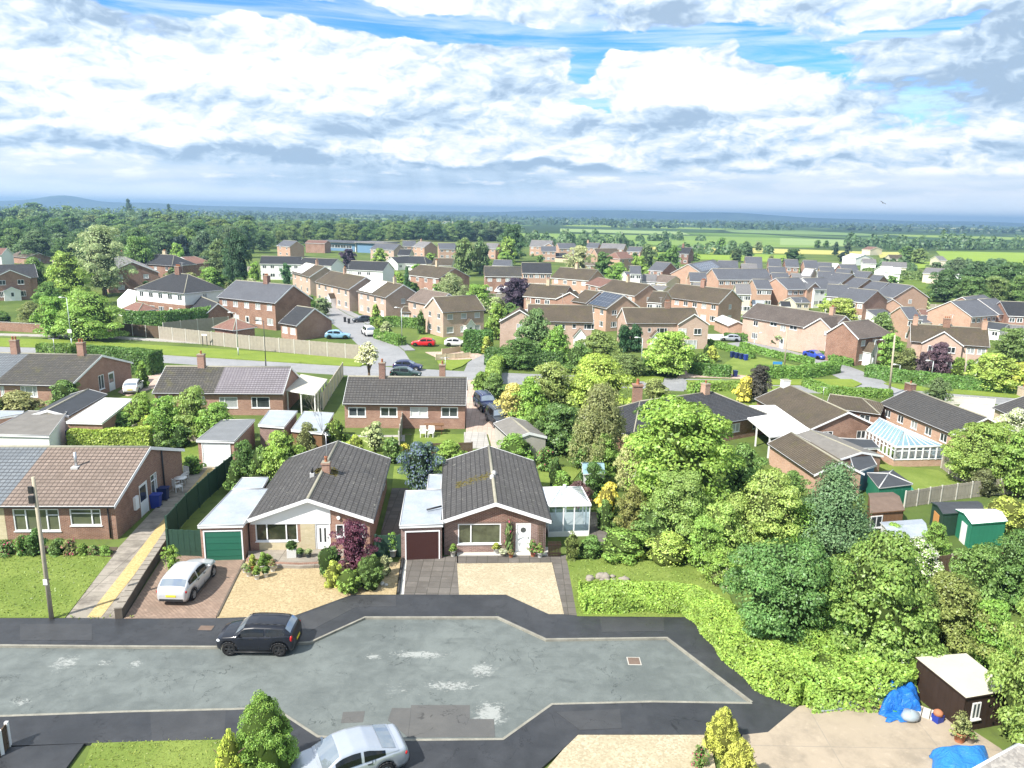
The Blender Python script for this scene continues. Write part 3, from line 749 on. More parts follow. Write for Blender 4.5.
def wall_grid(b, o, du, dn, u0, u1, z0, z1, opens, mats, bands):
 """wall sheet from u0 to u1 with openings (ua, ub, za, zb); du along, dn into the house; reveals 0.1 deep"""
 us = sorted({u0, u1, *[x for q in opens for x in q[:2] if u0 < x < u1]}); zs = sorted({z0, z1, *[x for q in opens for x in q[2:4] if z0 < x < z1], *[z for z, m in bands if z0 < z < z1]})
 pt = lambda u, z, d=0.: o+du*u+dn*d+Vector((0, 0, z))
 def mt(z):
  r = 0
  for zz, m in bands:
   if z > zz: r = m
  return r
 for i in range(len(us)-1):
  for j in range(len(zs)-1):
   uc = (us[i]+us[i+1])/2; zc = (zs[j]+zs[j+1])/2
   if any(q[0] < uc < q[1] and q[2] < zc < q[3] for q in opens): continue
   b.poly([pt(us[i], zs[j]), pt(us[i+1], zs[j]), pt(us[i+1], zs[j+1]), pt(us[i], zs[j+1])], mt(zc))
 for a, c, z, y in [q[:4] for q in opens]:
  D = .10
  b.poly([pt(a, z), pt(a, y), pt(a, y, D), pt(a, z, D)], mt((z+y)/2)); b.poly([pt(c, y), pt(c, z), pt(c, z, D), pt(c, y, D)], mt((z+y)/2))
  b.poly([pt(a, z, 0), pt(a, z, D), pt(c, z, D), pt(c, z, 0)], mt((z+y)/2)); b.poly([pt(a, y, D), pt(a, y, 0), pt(c, y, 0), pt(c, y, D)], mt((z+y)/2))
class House:
 """ridge runs along local x; faces F (-y), B (+y), L (-x), R (+x)"""
 def __init__(s, label, p1, p2, zr, ze, D, wall='red_brick', roof='brown_aged_tiles', cat='house', hipL=0., hipR=0., by='ridge', ov=.25, oe=.3, name='house', group=None,
     wins=(), doors=(), chims=(), cross=None, bands=(), trim='white_upvc', far=False, roof2=None, Lx=None, z0=0., panel=None, wall2=None, thick=.13, asym=0., ridgecol='ridge_mortar', barge=True, raw=False, extra_open=(), auto=()):
  ks = s.ks = 1. if raw else KS((P(p1[0], p1[1], 4)+P(p2[0], p2[1], 4))/2); zz = (zr if by == 'ridge' else ze)*ks
  A = p1 if raw else P(p1[0], p1[1], zz); Bp = p2 if raw else P(p2[0], p2[1], zz)
  d = Vector((Bp.x-A.x, Bp.y-A.y, 0)); L = d.length/ks; th = math.atan2(d.y, d.x); mid = (A+Bp)/2
  n = Vector((-math.sin(th), math.cos(th), 0))
  if by == 'eave': mid = mid+n*(D/2*ks)
  s.root = thing(name, label, cat, (mid.x, mid.y, z0), th, group); s.root.scale = (ks, ks, ks)
  if by == 'eave': s.x0, s.x1 = -L/2, L/2; s.r0, s.r1 = -L/2+hipL, L/2-hipR
  else: s.r0, s.r1 = -L/2, L/2; s.x0, s.x1 = -L/2-hipL, L/2+hipR
  s.D, s.zr, s.ze, s.ov, s.oe, s.far, s.wallm, s.trim = D, zr-z0, ze-z0, ov, oe, far, wall, trim
  s.hipL, s.hipR = hipL, hipR; s.roofm = roof; s.thick = thick; s.asym = asym
  s.wd = D/2-oe; s.w0 = s.x0+(oe if hipL else ov); s.w1 = s.x1-(oe if hipR else ov)
  s.slope = (s.zr-s.ze)/(D/2)
  s.zw = s.ze+s.slope*oe-thick*.9
  s.openings = {'F': [], 'B': [], 'L': [], 'R': []}
  s.cross = cross; s.z0 = z0
  s.mats = [wall]+[m for z, m in bands]; s.bands = [(z, i+1) for i, (z, m) in enumerate(bands)]
  s.root_th = th; s.root_mid = mid
  for w in wins:
   if w[1] == 'px':
    (ua, za), (ub, zb) = s.uz(w[0], w[2], w[3]), s.uz(w[0], w[4], w[5])
    zc, hh = (za+zb)/2, abs(za-zb); lim = s.zw-.06 if w[0] != 'C' else 99
    s.window(w[0], (ua+ub)/2, min(zc, lim-hh/2), abs(ub-ua), hh, *w[6:])
   else: s.window(*w)
  for a in auto:
   face, n = a[0], a[1]; two = s.ze > 4; sty = a[2] if len(a) > 2 else '2'; gl = a[3] if len(a) > 3 else None; skip = a[4] if len(a) > 4 else ()
   hw = {'F': (s.w0, s.w1), 'B': (-s.w1, -s.w0), 'L': (-s.wd, s.wd), 'R': (-s.wd, s.wd)}.get(face) or (-cross[1]/2+.3, cross[1]/2-.3)
   for k in range(n):
    u = hw[0]+(hw[1]-hw[0])*(k+.5)/n
    if face == 'F' and cross and abs(u-cross[0]) < cross[1]/2+.6: continue
    g = gl or ('window_glass', 'net_curtain', 'window_glass')[(k+n) % 3]
    if two:
     s.window(face, u, s.ze-.95, 1.25 if n > 1 else 1.0, 1.05, sty, g)
     if k in skip: s.door(face, u, .95, 2.05, 'half')
     else: s.window(face, u, 1.45, 1.5, 1.2, '3' if sty == '2' else sty, g)
    elif k in skip: s.door(face, u, .95, 2.05, 'half')
    else: s.window(face, u, 1.45, 1.3, 1.05, sty, g)
  for w in doors:
   if w[1] == 'px':      # left, right, top in the photograph
    (ua, za), (ub, zb) = s.uz(w[0], w[2], w[4]), s.uz(w[0], w[3], w[4])
    s.door(w[0], (ua+ub)/2, abs(ub-ua), min(za, s.zw-.1), *w[5:])
   else: s.door(*w)
  for f, q in extra_open: s.openings[f].append(q)
  s.walls(); s.roofs(roof2, ridgecol, barge)
  for c in chims: s.chimney(*c)
  if panel: s.panel(*panel)
 def frame(s, face):
  c = s.cross
  if face == 'F': return Vector((0, -s.wd, 0)), Vector((1, 0, 0)), Vector((0, 1, 0)), 0.
  if face == 'B': return Vector((0, s.wd, 0)), Vector((-1, 0, 0)), Vector((0, -1, 0)), pi
  if face == 'R': return Vector((s.w1, 0, 0)), Vector((0, 1, 0)), Vector((-1, 0, 0)), pi/2
  if face == 'L': return Vector((s.w0, 0, 0)), Vector((0, -1, 0)), Vector((1, 0, 0)), -pi/2
  if face == 'C': return Vector((c[0], -s.wd-c[2], 0)), Vector((1, 0, 0)), Vector((0, 1, 0)), 0.
 def uz(s, face, x, y):
  """where the sight line through a photograph point meets a wall: along the wall and up"""
  o, du, dn, rz = s.frame(face); R3 = Matrix.Rotation(s.root_th, 3, 'Z'); base = Vector((s.root_mid.x, s.root_mid.y, s.z0))
  o, du, dn = base+R3@(o*s.ks), R3@du, R3@dn
  d = ray(x, y); c = Vector((0, 0, CAMH)); t = (o-c).dot(dn)/d.dot(dn); p = c+d*t
  return (p-o).dot(du)/s.ks, (p.z-s.z0)/s.ks
 def window(s, face, u, z, w, h, style='2', glass='window_glass', frame='white_upvc', label=None):
  o, du, dn, rz = s.frame(face)
  if face in s.openings: s.openings[face].append((u-w/2, u+w/2, z-h/2, z+h/2))
  p = o+du*u+Vector((0, 0, z))
  if s.far:
   ob = link('window', far_window(w, h, glass), s.root, p)
  else:
   fm, gm = window_meshes(w, h, style, frame, glass)
   if face == 'C': p = p-dn*.11
   ob = link('window', fm, s.root, p+dn*.02); link('pane', gm, ob)
  ob.rotation_euler.z = rz
  if label: ob['label'] = label
  return ob
 def door(s, face, u, w, h, style='half', m='white_upvc', label=None, z=0., name='door'):
  o, du, dn, rz = s.frame(face)
  if face in s.openings and not s.far: s.openings[face].append((u-w/2, u+w/2, z+.02, z+h))
  ob = link(name, door_mesh(w, h, style, m), s.root, o+du*u+Vector((0, 0, z))+(dn*.015 if not s.far else -dn*.03)); ob.rotation_euler.z = rz
  if not s.far and name == 'door':
   hd = MB().box((w*.30, -.02, 1.0), (w*.36, .03, 1.12)).build('handle', 'steel', ob)
  if label: ob['label'] = label
  return ob
 def walls(s):
  b = MB(); zw = s.zw
  op = s.openings if not s.far else {'F': [], 'B': [], 'L': [], 'R': []}
  for face in 'FBLR':
   o, du, dn, rz = s.frame(face)
   if face == 'F': u0, u1 = s.w0, s.w1
   elif face == 'B': u0, u1 = -s.w1, -s.w0
   else: u0, u1 = -s.wd, s.wd
   hi = [q for q in op[face] if q[3] > zw-.02]
   wall_grid(b, o, du, dn, u0, u1, -.12, zw, [q for q in op[face] if q not in hi], s.mats, s.bands)
   if (face == 'L' and not s.hipL) or (face == 'R' and not s.hipR):
    zt = s.zr-s.thick*.9
    b.poly([o+du*(-s.wd)+Vector((0, 0, zw)), o+du*s.wd+Vector((0, 0, zw)), o+Vector((0, 0, zt))], s.bands[-1][1] if s.bands else 0)
  if s.cross:
   c, w, pj, zc = s.cross[:4]
   o = Vector((c, -s.wd-pj, 0)); hw = w/2-.2; k = (zc-s.ze)/(w/2); zg = s.ze+k*.2-.12
   m = 0 if len(s.cross) < 5 else len(s.mats)
   if m: s.mats.append(s.cross[4])
   b.poly([o+Vector((-hw, 0, -.1)), o+Vector((hw, 0, -.1)), o+Vector((hw, 0, zg)), o+Vector((0, 0, zc-.12)), o+Vector((-hw, 0, zg))], m)
   if pj > .01:
    b.poly([o+Vector((hw, 0, -.1)), o+Vector((hw, pj, -.1)), o+Vector((hw, pj, zg)), o+Vector((hw, 0, zg))], 0)
    b.poly([o+Vector((-hw, pj, -.1)), o+Vector((-hw, 0, -.1)), o+Vector((-hw, 0, zg)), o+Vector((-hw, pj, zg))], 0)
  s.wall = b.build('wall', s.mats, s.root)
 def slab(s, b, top, m=0):
  """roof sheet with its underside and edges"""
  t = s.thick; up = [Vector(p) for p in top]; lo = [p-Vector((0, 0, t)) for p in up]
  n = len(up); U = [b.pt(p) for p in up]; Lw = [b.pt(p) for p in lo]
  b.idx(U, m); b.idx(Lw[::-1], 1)
  for i in range(n): b.idx((U[i], Lw[i], Lw[(i+1) % n], U[(i+1) % n]), 1)
 def roofs(s, roof2, ridgecol, barge):
  D = s.D/2; ze, zr = s.ze, s.zr; x0, x1, r0, r1 = s.x0, s.x1, s.r0, s.r1
  parts = [(x0, x1, r0, r1, s.roofm)]
  if roof2: t = x0+(x1-x0)*roof2[1]; parts = [(x0, t, r0, t, s.roofm), (t, x1, t, r1, roof2[0])]
  s.roof = None
  for (a, c, ra, rc, m) in parts:
   b = MB()
   s.slab(b, [(a, -D, ze), (c, -D, ze), (rc, 0, zr), (ra, 0, zr)]); s.slab(b, [(c, D, ze), (a, D, ze), (ra, 0, zr), (rc, 0, zr)])
   if ra > a+.01: s.slab(b, [(a, D, ze), (a, -D, ze), (ra, 0, zr)])
   if rc < c-.01: s.slab(b, [(c, -D, ze), (c, D, ze), (rc, 0, zr)])
   if s.cross and s.roof is None:
    cx, w, pj, zc = s.cross[:4]
    yf = -D-pj-.0; yb = -(zr-zc)/s.slope+.05 if zc < zr else 0.0
    yc = -D
    b.poly([(cx-w/2, yf, ze), (cx, yf, zc), (cx, yb, zc), (cx-w/2, yc, ze)][::-1]); b.poly([(cx+w/2, yf, ze), (cx+w/2, yc, ze), (cx, yb, zc), (cx, yf, zc)][::-1])
    for sg in (-1, 1):
     q = [Vector((cx+sg*w/2, yf, ze)), Vector((cx, yf, zc))]
     b.poly([q[0], q[1], q[1]-Vector((0, 0, .2)), q[0]-Vector((0, 0, .2))], 1)
   o = b.build('roof', [m, s.trim], s.root)
   if s.roof is None: s.roof = o
  rb = MB(); n = 4 if s.far else 6
  rb.tube((r0+.02, 0, zr-.03), (r1-.02, 0, zr-.03), .11, n=n)
  if s.hipL:
   for sg in (-1, 1): rb.tube((r0, 0, zr-.03), (x0+.05, sg*(D-.05), ze+.0), .09, n=n)
  if s.hipR:
   for sg in (-1, 1): rb.tube((r1, 0, zr-.03), (x1-.05, sg*(D-.05), ze+.0), .09, n=n)
  rb.build('ridge_tiles', ridgecol, s.roof)
  if not s.far:
   for sg in (-1, 1): MB().box((x0, sg*(D+.012)-.05*(sg < 0), ze-.13), (x1, sg*(D+.012)+.05*(sg > 0), ze-.04)).build('gutter', 'black_plastic', s.root)
   if barge and not (s.hipL and s.hipR):
    for X, hp, sg in ((x0, s.hipL, -1), (x1, s.hipR, 1)):
     if hp: continue
     g = MB(); q = []
     for xx in (X+sg*.004, X+sg*.03): q.append([g.pt(p) for p in ((xx, -D, ze+.03), (xx, 0, zr+.03), (xx, D, ze+.03), (xx, D, ze-.20), (xx, 0, zr-.20), (xx, -D, ze-.20))])
     for f in q: g.idx((f[0], f[1], f[4], f[5])); g.idx((f[1], f[2], f[3], f[4]))
     for i in range(6): g.idx((q[0][i], q[0][(i+1) % 6], q[1][(i+1) % 6], q[1][i]))
     g.build('bargeboard', s.trim, s.root)
 def zroof(s, x, y): return s.zr-s.slope*abs(y)
 def chimney(s, x, y=0., h=1.2, w=.6, d=.6, m='red_brick', pots=2, flash=True):
  x = s.r0+(s.r1-s.r0)*x; b = MB(); z0 = s.zroof(x, abs(y)+d/2)-.15; zt = s.zroof(x, y)+h
  b.box((x-w/2, y-d/2, z0), (x+w/2, y+d/2, zt)); b.box((x-w/2-.05, y-d/2-.05, zt), (x+w/2+.05, y+d/2+.05, zt+.1), 0); b.box((x-w/2-.02, y-d/2-.02, zt+.1), (x+w/2+.02, y+d/2+.02, zt+.15), 2)
  for k in range(pots):
   xx = x+(k-(pots-1)/2)*min(.32, w/max(1, pots)); b.lathe([(.11, zt+.14), (.09, zt+.42), (.115, zt+.44), (.115, zt+.5), (.07, zt+.5)], 8, 1, (xx, y))
  o = b.build('chimney', [m, 'terracotta', 'ridge_mortar'], s.roof)
  return o
 def panel(s, t0, t1, v0, v1, m='solar_cells', name='solar_panel', back=False):
  """panel lying on the front slope, t along the ridge, v from eave (0) to ridge (1)"""
  D = s.D/2; b = MB(); sg = 1 if back else -1
  q = []
  for t, v in ((t0, v0), (t1, v0), (t1, v1), (t0, v1)):
   x = s.x0+(s.x1-s.x0)*t; q.append(Vector((x, sg*D*(1-v), s.ze+(s.zr-s.ze)*v+.09)))
  b.poly(q if not back else q[::-1]); lo = [p-Vector((0, 0, .07)) for p in q]
  for i in range(4): b.poly([q[i], lo[i], lo[(i+1) % 4], q[(i+1) % 4]], 1)
  n1, n2 = max(2, int(abs(t1-t0)*(s.x1-s.x0)/1.05)), 3
  for i in range(1, n1):
   f = i/n1; p = q[0].lerp(q[1], f)+Vector((0, 0, .004)); r = q[3].lerp(q[2], f)+Vector((0, 0, .004)); e = (q[1]-q[0]).normalized()*.02
   b.poly([p-e, p+e, r+e, r-e], 1)
  for i in range(1, n2):
   f = i/n2; p = q[0].lerp(q[3], f)+Vector((0, 0, .005)); r = q[1].lerp(q[2], f)+Vector((0, 0, .005)); e = (q[3]-q[0]).normalized()*.02
   b.poly([p-e, r-e, r+e, p+e], 1)
  b.build(name, [m, 'steel'], s.roof)
 def porch(s, face, u, w=1.7, d=1.0, h=2.3, zt=3.2, wall='white_render', roof='brown_aged_tiles', door='white_upvc'):
  o, du, dn, rz = s.frame(face); e = link('porch', None, s.root, o+du*u); e.rotation_euler.z = rz
  b = MB(); b.box((-w/2, -d, 0), (w/2, .02, h)); b.poly([(-w/2, -d, h), (w/2, -d, h), (0, -d, zt)]); b.build('porch_wall', wall, e)
  r = MB(); k = .18
  for sg in (-1, 1):
   q = [Vector((sg*(w/2+k), -d-k, h-.12)), Vector((0, -d-k, zt+.06)), Vector((0, .1, zt+.06)), Vector((sg*(w/2+k), .1, h-.12))]
   r.poly(q); lo = [p-Vector((0, 0, .1)) for p in q]; r.poly(lo[::-1], 1)
   for i in range(4): r.poly([q[i], lo[i], lo[(i+1) % 4], q[(i+1) % 4]], 1)
  r.build('porch_roof', [roof, 'white_upvc'], e)
  dd = MB().box((-.42, -d-.03, 0), (.42, -d+.02, 2.0)); dd.box((-.25, -d-.035, 1.0), (.25, -d-.028, 1.85), 1); dd.build('porch_door', [door, 'window_glass'], e)
  return e
def slab(name, pxs, zt, m, kind='structure', z0=0., side=None, pts=None):
 """ground surface with a real edge, traced where it lies"""
 p = pts or [P(x, y, zt) for x, y in pxs]
 b = MB().prism([(q[0], q[1]) for q in p], z0, zt, 0, 1 if side else 0)
 return tag(b.build(name, [m, side] if side else m), kind=kind)
def ribbon(path, width, offs=0.):
 """plan polygon of a strip along a path"""
 L = []; Rr = []
 n = len(path)
 for i in range(n):
  d = Vector((0, 0, 0))
  if i: d += (path[i]-path[i-1]).normalized()
  if i < n-1: d += (path[i+1]-path[i]).normalized()
  d.z = 0; d.normalize(); nn = Vector((-d.y, d.x, 0)); p = path[i]+nn*offs
  L.append(p+nn*width/2); Rr.append(p-nn*width/2)
 return L, Rr
def strip(name, path, width, z, m, offs=0., kind='structure', z0=None, side=None):
 L, Rr = ribbon(path, width, offs); b = MB(); n = len(L)
 z0 = 0. if z0 is None else z0
 for i in range(n-1):
  b.poly([(Rr[i].x, Rr[i].y, z), (Rr[i+1].x, Rr[i+1].y, z), (L[i+1].x, L[i+1].y, z), (L[i].x, L[i].y, z)])
  for S in (L, Rr): b.poly([(S[i].x, S[i].y, z0), (S[i+1].x, S[i+1].y, z0), (S[i+1].x, S[i+1].y, z), (S[i].x, S[i].y, z)])
 for i in (0, n-1): b.poly([(L[i].x, L[i].y, z0), (Rr[i].x, Rr[i].y, z0), (Rr[i].x, Rr[i].y, z), (L[i].x, L[i].y, z)])
 o = b.build(name, m)
 return tag(o, kind=kind) if kind else o
def fence(pxs, h, label, m='weathered_timber', post='pale_concrete', gap=1.9, pts=None, boards=True, postw=.12, ph=.06, board_w=.16, group=None, z0=0., cap=None, name='fence', cat='fence', solid=True):
 path = pts or [P(x, y, z0) for x, y in pxs]; ks = KS(path[len(path)//2]); h *= ks; gap *= ks; postw *= ks
 root = thing(name, label, cat, path[0], 0, group); o = path[0]
 pn = MB(); posts = []
 for a, c in zip(path, path[1:]):
  L = (c-a).length; n = max(1, round(L/gap)); d = (c-a).normalized(); nn = Vector((-d.y, d.x, 0))
  for k in range(n+1):
   if k == 0 and posts: continue
   posts.append((a+(c-a)*k/n-o, math.atan2(d.y, d.x)))
  for k in range(n):
   p = a+(c-a)*(k/n)-o; q = a+(c-a)*((k+1)/n)-o
   nb = max(1, int((q-p).length/board_w)) if boards else 1
   for i in range(nb):
    u = p.lerp(q, i/nb); w = p.lerp(q, (i+1)/nb-(.0 if nb == 1 else .004)); t = nn*(.012+.012*(i % 2)); hh = h*(1+.006*((i*7) % 3))
    for sg in (1, -1):
     aa, bb = u+t*sg, w+t*sg; pn.poly([aa+Vector((0, 0, .02)), bb+Vector((0, 0, .02)), bb+Vector((0, 0, hh)), aa+Vector((0, 0, hh))])
    pn.poly([u+t+Vector((0, 0, hh)), w+t+Vector((0, 0, hh)), w-t+Vector((0, 0, hh)), u-t+Vector((0, 0, hh))])
   for zz in ((.25*h, .85*h) if boards else ()):
    c0 = (p+q)/2
    for sg in (-1, 1):
     r0 = p+nn*sg*.03; r1 = q+nn*sg*.03
     pn.poly([r0+Vector((0, 0, zz)), r1+Vector((0, 0, zz)), r1+Vector((0, 0, zz+.07)), r0+Vector((0, 0, zz+.07))])
 pn.build('panels', m, root)
 pm = MB().box((-postw/2, -postw/2, 0), (postw/2, postw/2, h+ph)).mesh('post', post)
 for p, a in posts:
  e = link('post', pm, root, p); e.rotation_euler.z = a
 return root
def paint(name, col, metal=.0, rough=.28):
 def f(nt):
  n = nt.noise(objco(nt), 2., 3, .6)
  return nt.mix(n, tuple(c*.92 for c in col), tuple(min(1, c*1.06) for c in col))
 mt = bpy.data.materials.new(name); mt.use_nodes = True; nt = NT(mt.node_tree)
 out = nt.n('ShaderNodeOutputMaterial')
 b = nt.n('ShaderNodeBsdfPrincipled', {'Base Color': f(nt), 'Roughness': rough, 'Metallic': metal, 'Specular IOR Level': .35, 'Coat Weight': .45, 'Coat Roughness': .04})
 nt.t.links.new(b.outputs[0], out.inputs[0]); MATS[name] = mt
for nme, c, me in (('silver_paint', (.56, .57, .59), .25), ('pale_silver_paint', (.44, .48, .54), .45), ('black_paint', (.008, .010, .017), .0), ('white_car_paint', (.74, .74, .74), 0), ('navy_paint', (.02, .03, .09), .1),
       ('dark_grey_paint', (.055, .065, .08), .35), ('grey_paint', (.16, .17, .18), .3), ('red_paint', (.55, .015, .02), 0), ('blue_car_paint', (.03, .07, .38), .1), ('dark_green_car_paint', (.03, .06, .055), .1), ('light_blue_paint', (.25, .45, .62), .1)):
 paint(nme, c, me)
CARS = {
 'hatch':  dict(L=4.2, W=1.75, H=1.47, belt=[(0, .38, .58, .58), (.025, .24, .70, .74), (.10, .20, .80, .88), (.24, .19, .90, .97), (.33, .18, .95, 1.), (.50, .18, .97, 1.), (.70, .18, 1.0, 1.), (.86, .20, 1.03, .97), (.955, .24, 1.02, .90), (.99, .30, .86, .84), (1, .40, .62, .74)],
       cab=[(.26, .92, .0), (.445, 1.0, .955), (.56, 1.0, 1.0), (.74, 1.0, .975), (.865, 1.0, .90), (.965, 1.02, .0)], wheels=(.185, .805), r=.31, tail='hatch'),
 'mini':   dict(L=3.72, W=1.72, H=1.45, belt=[(0, .40, .66, .62), (.02, .26, .80, .78), (.09, .22, .91, .90), (.22, .20, .99, .97), (.30, .19, 1.03, 1.), (.50, .19, 1.05, 1.), (.72, .19, 1.07, 1.), (.90, .21, 1.09, .96), (.965, .25, 1.08, .92), (.992, .34, .92, .88), (1, .42, .70, .80)],
       cab=[(.245, .99, .0), (.375, 1.0, .965), (.50, 1.0, 1.0), (.72, 1.0, .99), (.885, 1.0, .955), (.965, 1.08, .0)], wheels=(.185, .815), r=.335, tail='hatch'),
 'saloon': dict(L=4.65, W=1.86, H=1.49, belt=[(0, .36, .58, .56), (.022, .24, .70, .74), (.09, .20, .79, .88), (.22, .19, .90, .97), (.32, .18, .95, 1.), (.50, .18, .99, 1.), (.70, .18, 1.02, .99), (.86, .20, 1.05, .95), (.955, .26, 1.04, .88), (.988, .34, .90, .82), (1, .42, .66, .72)],
       cab=[(.275, .92, .0), (.44, 1.0, .955), (.54, 1.0, 1.0), (.66, 1.0, .97), (.76, 1.0, .86), (.905, 1.04, .0)], wheels=(.19, .79), r=.335, tail='saloon'),
 'suv':    dict(L=4.55, W=1.90, H=1.78, belt=[(0, .45, .76, .68), (.02, .32, .92, .82), (.09, .28, 1.03, .93), (.24, .26, 1.08, .99), (.32, .25, 1.10, 1.), (.50, .25, 1.12, 1.), (.70, .25, 1.13, 1.), (.90, .27, 1.14, .98), (.975, .30, 1.13, .95), (.995, .38, .98, .92), (1, .46, .75, .88)],
       cab=[(.26, 1.07, .0), (.375, 1.0, .965), (.48, 1.0, 1.0), (.72, 1.0, 1.0), (.93, 1.0, .97), (.985, 1.13, .0)], wheels=(.19, .80), r=.37, tail='suv'),
 'van':    dict(L=4.9, W=1.9, H=1.95, belt=[(0, .42, .74, .66), (.02, .3, .9, .8), (.08, .26, 1.04, .92), (.18, .24, 1.12, .99), (.28, .23, 1.14, 1.), (.5, .23, 1.15, 1.), (.75, .23, 1.15, 1.), (.95, .25, 1.15, .99), (.99, .3, 1.1, .97), (1, .4, .8, .95)],
       cab=[(.17, 1.1, .0), (.30, 1.0, .97), (.42, 1.0, 1.0), (.72, 1.0, 1.0), (.965, 1.0, .99), (.99, 1.15, .0)], wheels=(.18, .80), r=.33, tail='suv'),
}
CARM = {}
def car_meshes(typ, body, alloy):
 key = (typ, body, alloy)
 if key in CARM: return CARM[key]
 c = CARS[typ]; L, W, H = c['L'], c['W'], c['H']; hw = W/2
 X = lambda t: L*(.5-t)                     # nose towards +x
 def interp(tab, t, i):
  for a, b in zip(tab, tab[1:]):
   if a[0] <= t <= b[0]:
    f = (t-a[0])/max(1e-6, b[0]-a[0]); return a[i]*(1-f)+b[i]*f
  return tab[-1][i] if t > tab[-1][0] else tab[0][i]
 wx = c['wheels']; r = c['r']; wr = r*1.17
 ts = sorted(set([s[0] for s in c['belt']]+[i/34 for i in range(35)]))
 b = MB(); rings = []
 for t in ts:
  zs, zb, w = interp(c['belt'], t, 1), interp(c['belt'], t, 2), interp(c['belt'], t, 3)*hw
  x = X(t)
  zl = zs
  for q in wx:
   dx = abs(x-X(q))
   if dx < wr: zl = max(zl, r+math.sqrt(wr*wr-dx*dx)*.98)
  zl = min(zl, zb-.06); zm = zl+(zb-zl)*.55
  ring = [(0, zl-.02 if zl < .3 else zl), (w*.90, zl), (w*.985, zl+(zb-zl)*.22), (w*1.0, zm), (w*.985, zl+(zb-zl)*.82), (w*.94, zb-.012), (w*.86, zb+.012), (w*.45, zb+.040), (0, zb+.05)]
  rings.append([b.pt((x, -y, z)) for y, z in ring]+[b.pt((x, y, z)) for y, z in ring[::-1][1:-1]])
 n = len(rings[0])
 for a, d in zip(rings, rings[1:]):
  for i in range(n): b.idx((a[i], a[(i+1) % n], d[(i+1) % n], d[i]), 0, True)
 b.idx(rings[0][::-1]); b.idx(rings[-1])
 cab = c['cab']; t0, t1 = cab[0][0], cab[-1][0]
 def roofz(t):
  pts = [(q[0], (interp(c['belt'], q[0], 2)+.03) if q[2] == 0 else H*q[2]) for q in cab]
  for a, d in zip(pts, pts[1:]):
   if a[0] <= t <= d[0]:
    f = (t-a[0])/(d[0]-a[0]); return a[1]*(1-f)+d[1]*f
  return pts[-1][1]
 def csec(t, off=0.):
  zb = interp(c['belt'], t, 2)-.01; zt = roofz(t); w = interp(c['belt'], t, 3)*hw*.955
  tuck = (zt-zb)*.30*min(1, 1.0)
  wt = max(.3, w-tuck-.03)
  x = X(t)
  return [(x, w+off, zb), (x, w*.6+wt*.4+off+.012, zb+(zt-zb)*.42), (x, w*.22+wt*.78+off, zb+(zt-zb)*.80), (x, wt-.03, zb+(zt-zb)*.955), (x, wt*.72, zt+.012), (x, wt*.35, zt+.028), (x, 0, zt+.034)]
 cts = sorted(set([q[0] for q in cab]+[t0+(t1-t0)*i/22 for i in range(23)])); crs = []
 for t in cts:
  q = csec(t); ring = [(p[0], -p[1], p[2]) for p in q]+[p for p in q[::-1][1:]]
  crs.append([b.pt(p) for p in ring])
 m = len(crs[0])
 for a, d in zip(crs, crs[1:]):
  for i in range(m-1): b.idx((a[i], a[i+1], d[i+1], d[i]), 0, True)
 zs = .2
 for sg in (-1, 1):
  for q in wx:
   pts = []
   for i in range(9):
    a = pi*i/8; pts.append((X(q)+math.cos(a)*wr*1.0, sg*(hw*interp(c['belt'], q, 3)*1.003), r+math.sin(a)*wr*.985))
   for p, d in zip(pts, pts[1:]): b.tube(p, d, .022, n=5, m=1)
 def sideline(t, z0, z1):
  w = interp(c['belt'], t, 3)*hw; zb = interp(c['belt'], t, 2)
  for sg in (-1, 1): b.tube((X(t), sg*(w*.99+.004), zb*z0), (X(t), sg*(w*.972+.004), zb*z1), .009, n=4, m=1, cap=False)
 for t in ((wx[0]+.10, .5, .68, wx[1]-.085) if typ != 'mini' else (wx[0]+.10, .56, wx[1]-.085)): sideline(t, .33, .98)
 for t in (.47, .66):
  w = interp(c['belt'], t, 3)*hw
  for sg in (-1, 1): b.box((X(t)-.09, sg*(w*.995)-.012, interp(c['belt'], t, 2)*.86), (X(t)+.09, sg*(w*.995)+.012, interp(c['belt'], t, 2)*.86+.03), 1)
 for sg in (-1, 1): b.tube((X(wx[0]+.07), sg*(interp(c['belt'], .3, 3)*hw*.995), .24), (X(wx[1]-.07), sg*(interp(c['belt'], .6, 3)*hw*.985), .24), .035, n=5, m=1)
 b.box((X(1)-.02, -hw*.7, .32), (X(1)+.03, hw*.7, .45), 1)
 me_body = b.mesh('body', [body, 'black_plastic'])
 glz = {}
 def sheet(name, tt, rows, mat, sg, off=.012):
  g = MB()
  if sg:
   for a, d in zip(tt, tt[1:]):
    A = csec(a, off); Dd = csec(d, off)
    for i in rows:
     g.poly([(A[i][0], sg*A[i][1], A[i][2]), (Dd[i][0], sg*Dd[i][1], Dd[i][2]), (Dd[i+1][0], sg*Dd[i+1][1], Dd[i+1][2]), (A[i+1][0], sg*A[i+1][1], A[i+1][2])], 0, True)
  return g.mesh(name, mat)
 ta, tb = cab[1][0], cab[-2][0]
 tm = (ta*.48+tb*.52)
 def lin(a, d, n): return [a+(d-a)*i/n for i in range(n+1)]
 s0 = ta-(ta-t0)*.30
 s1 = tb+(t1-tb)*(.10 if typ in ('suv', 'mini', 'van') else .22)
 glz['side_window'] = [sheet('side_window', lin(*q), (0, 1), 'car_glass', sg) for sg in (-1, 1) for q in ((s0, tm-.012, 6), (tm+.012, s1, 7))]
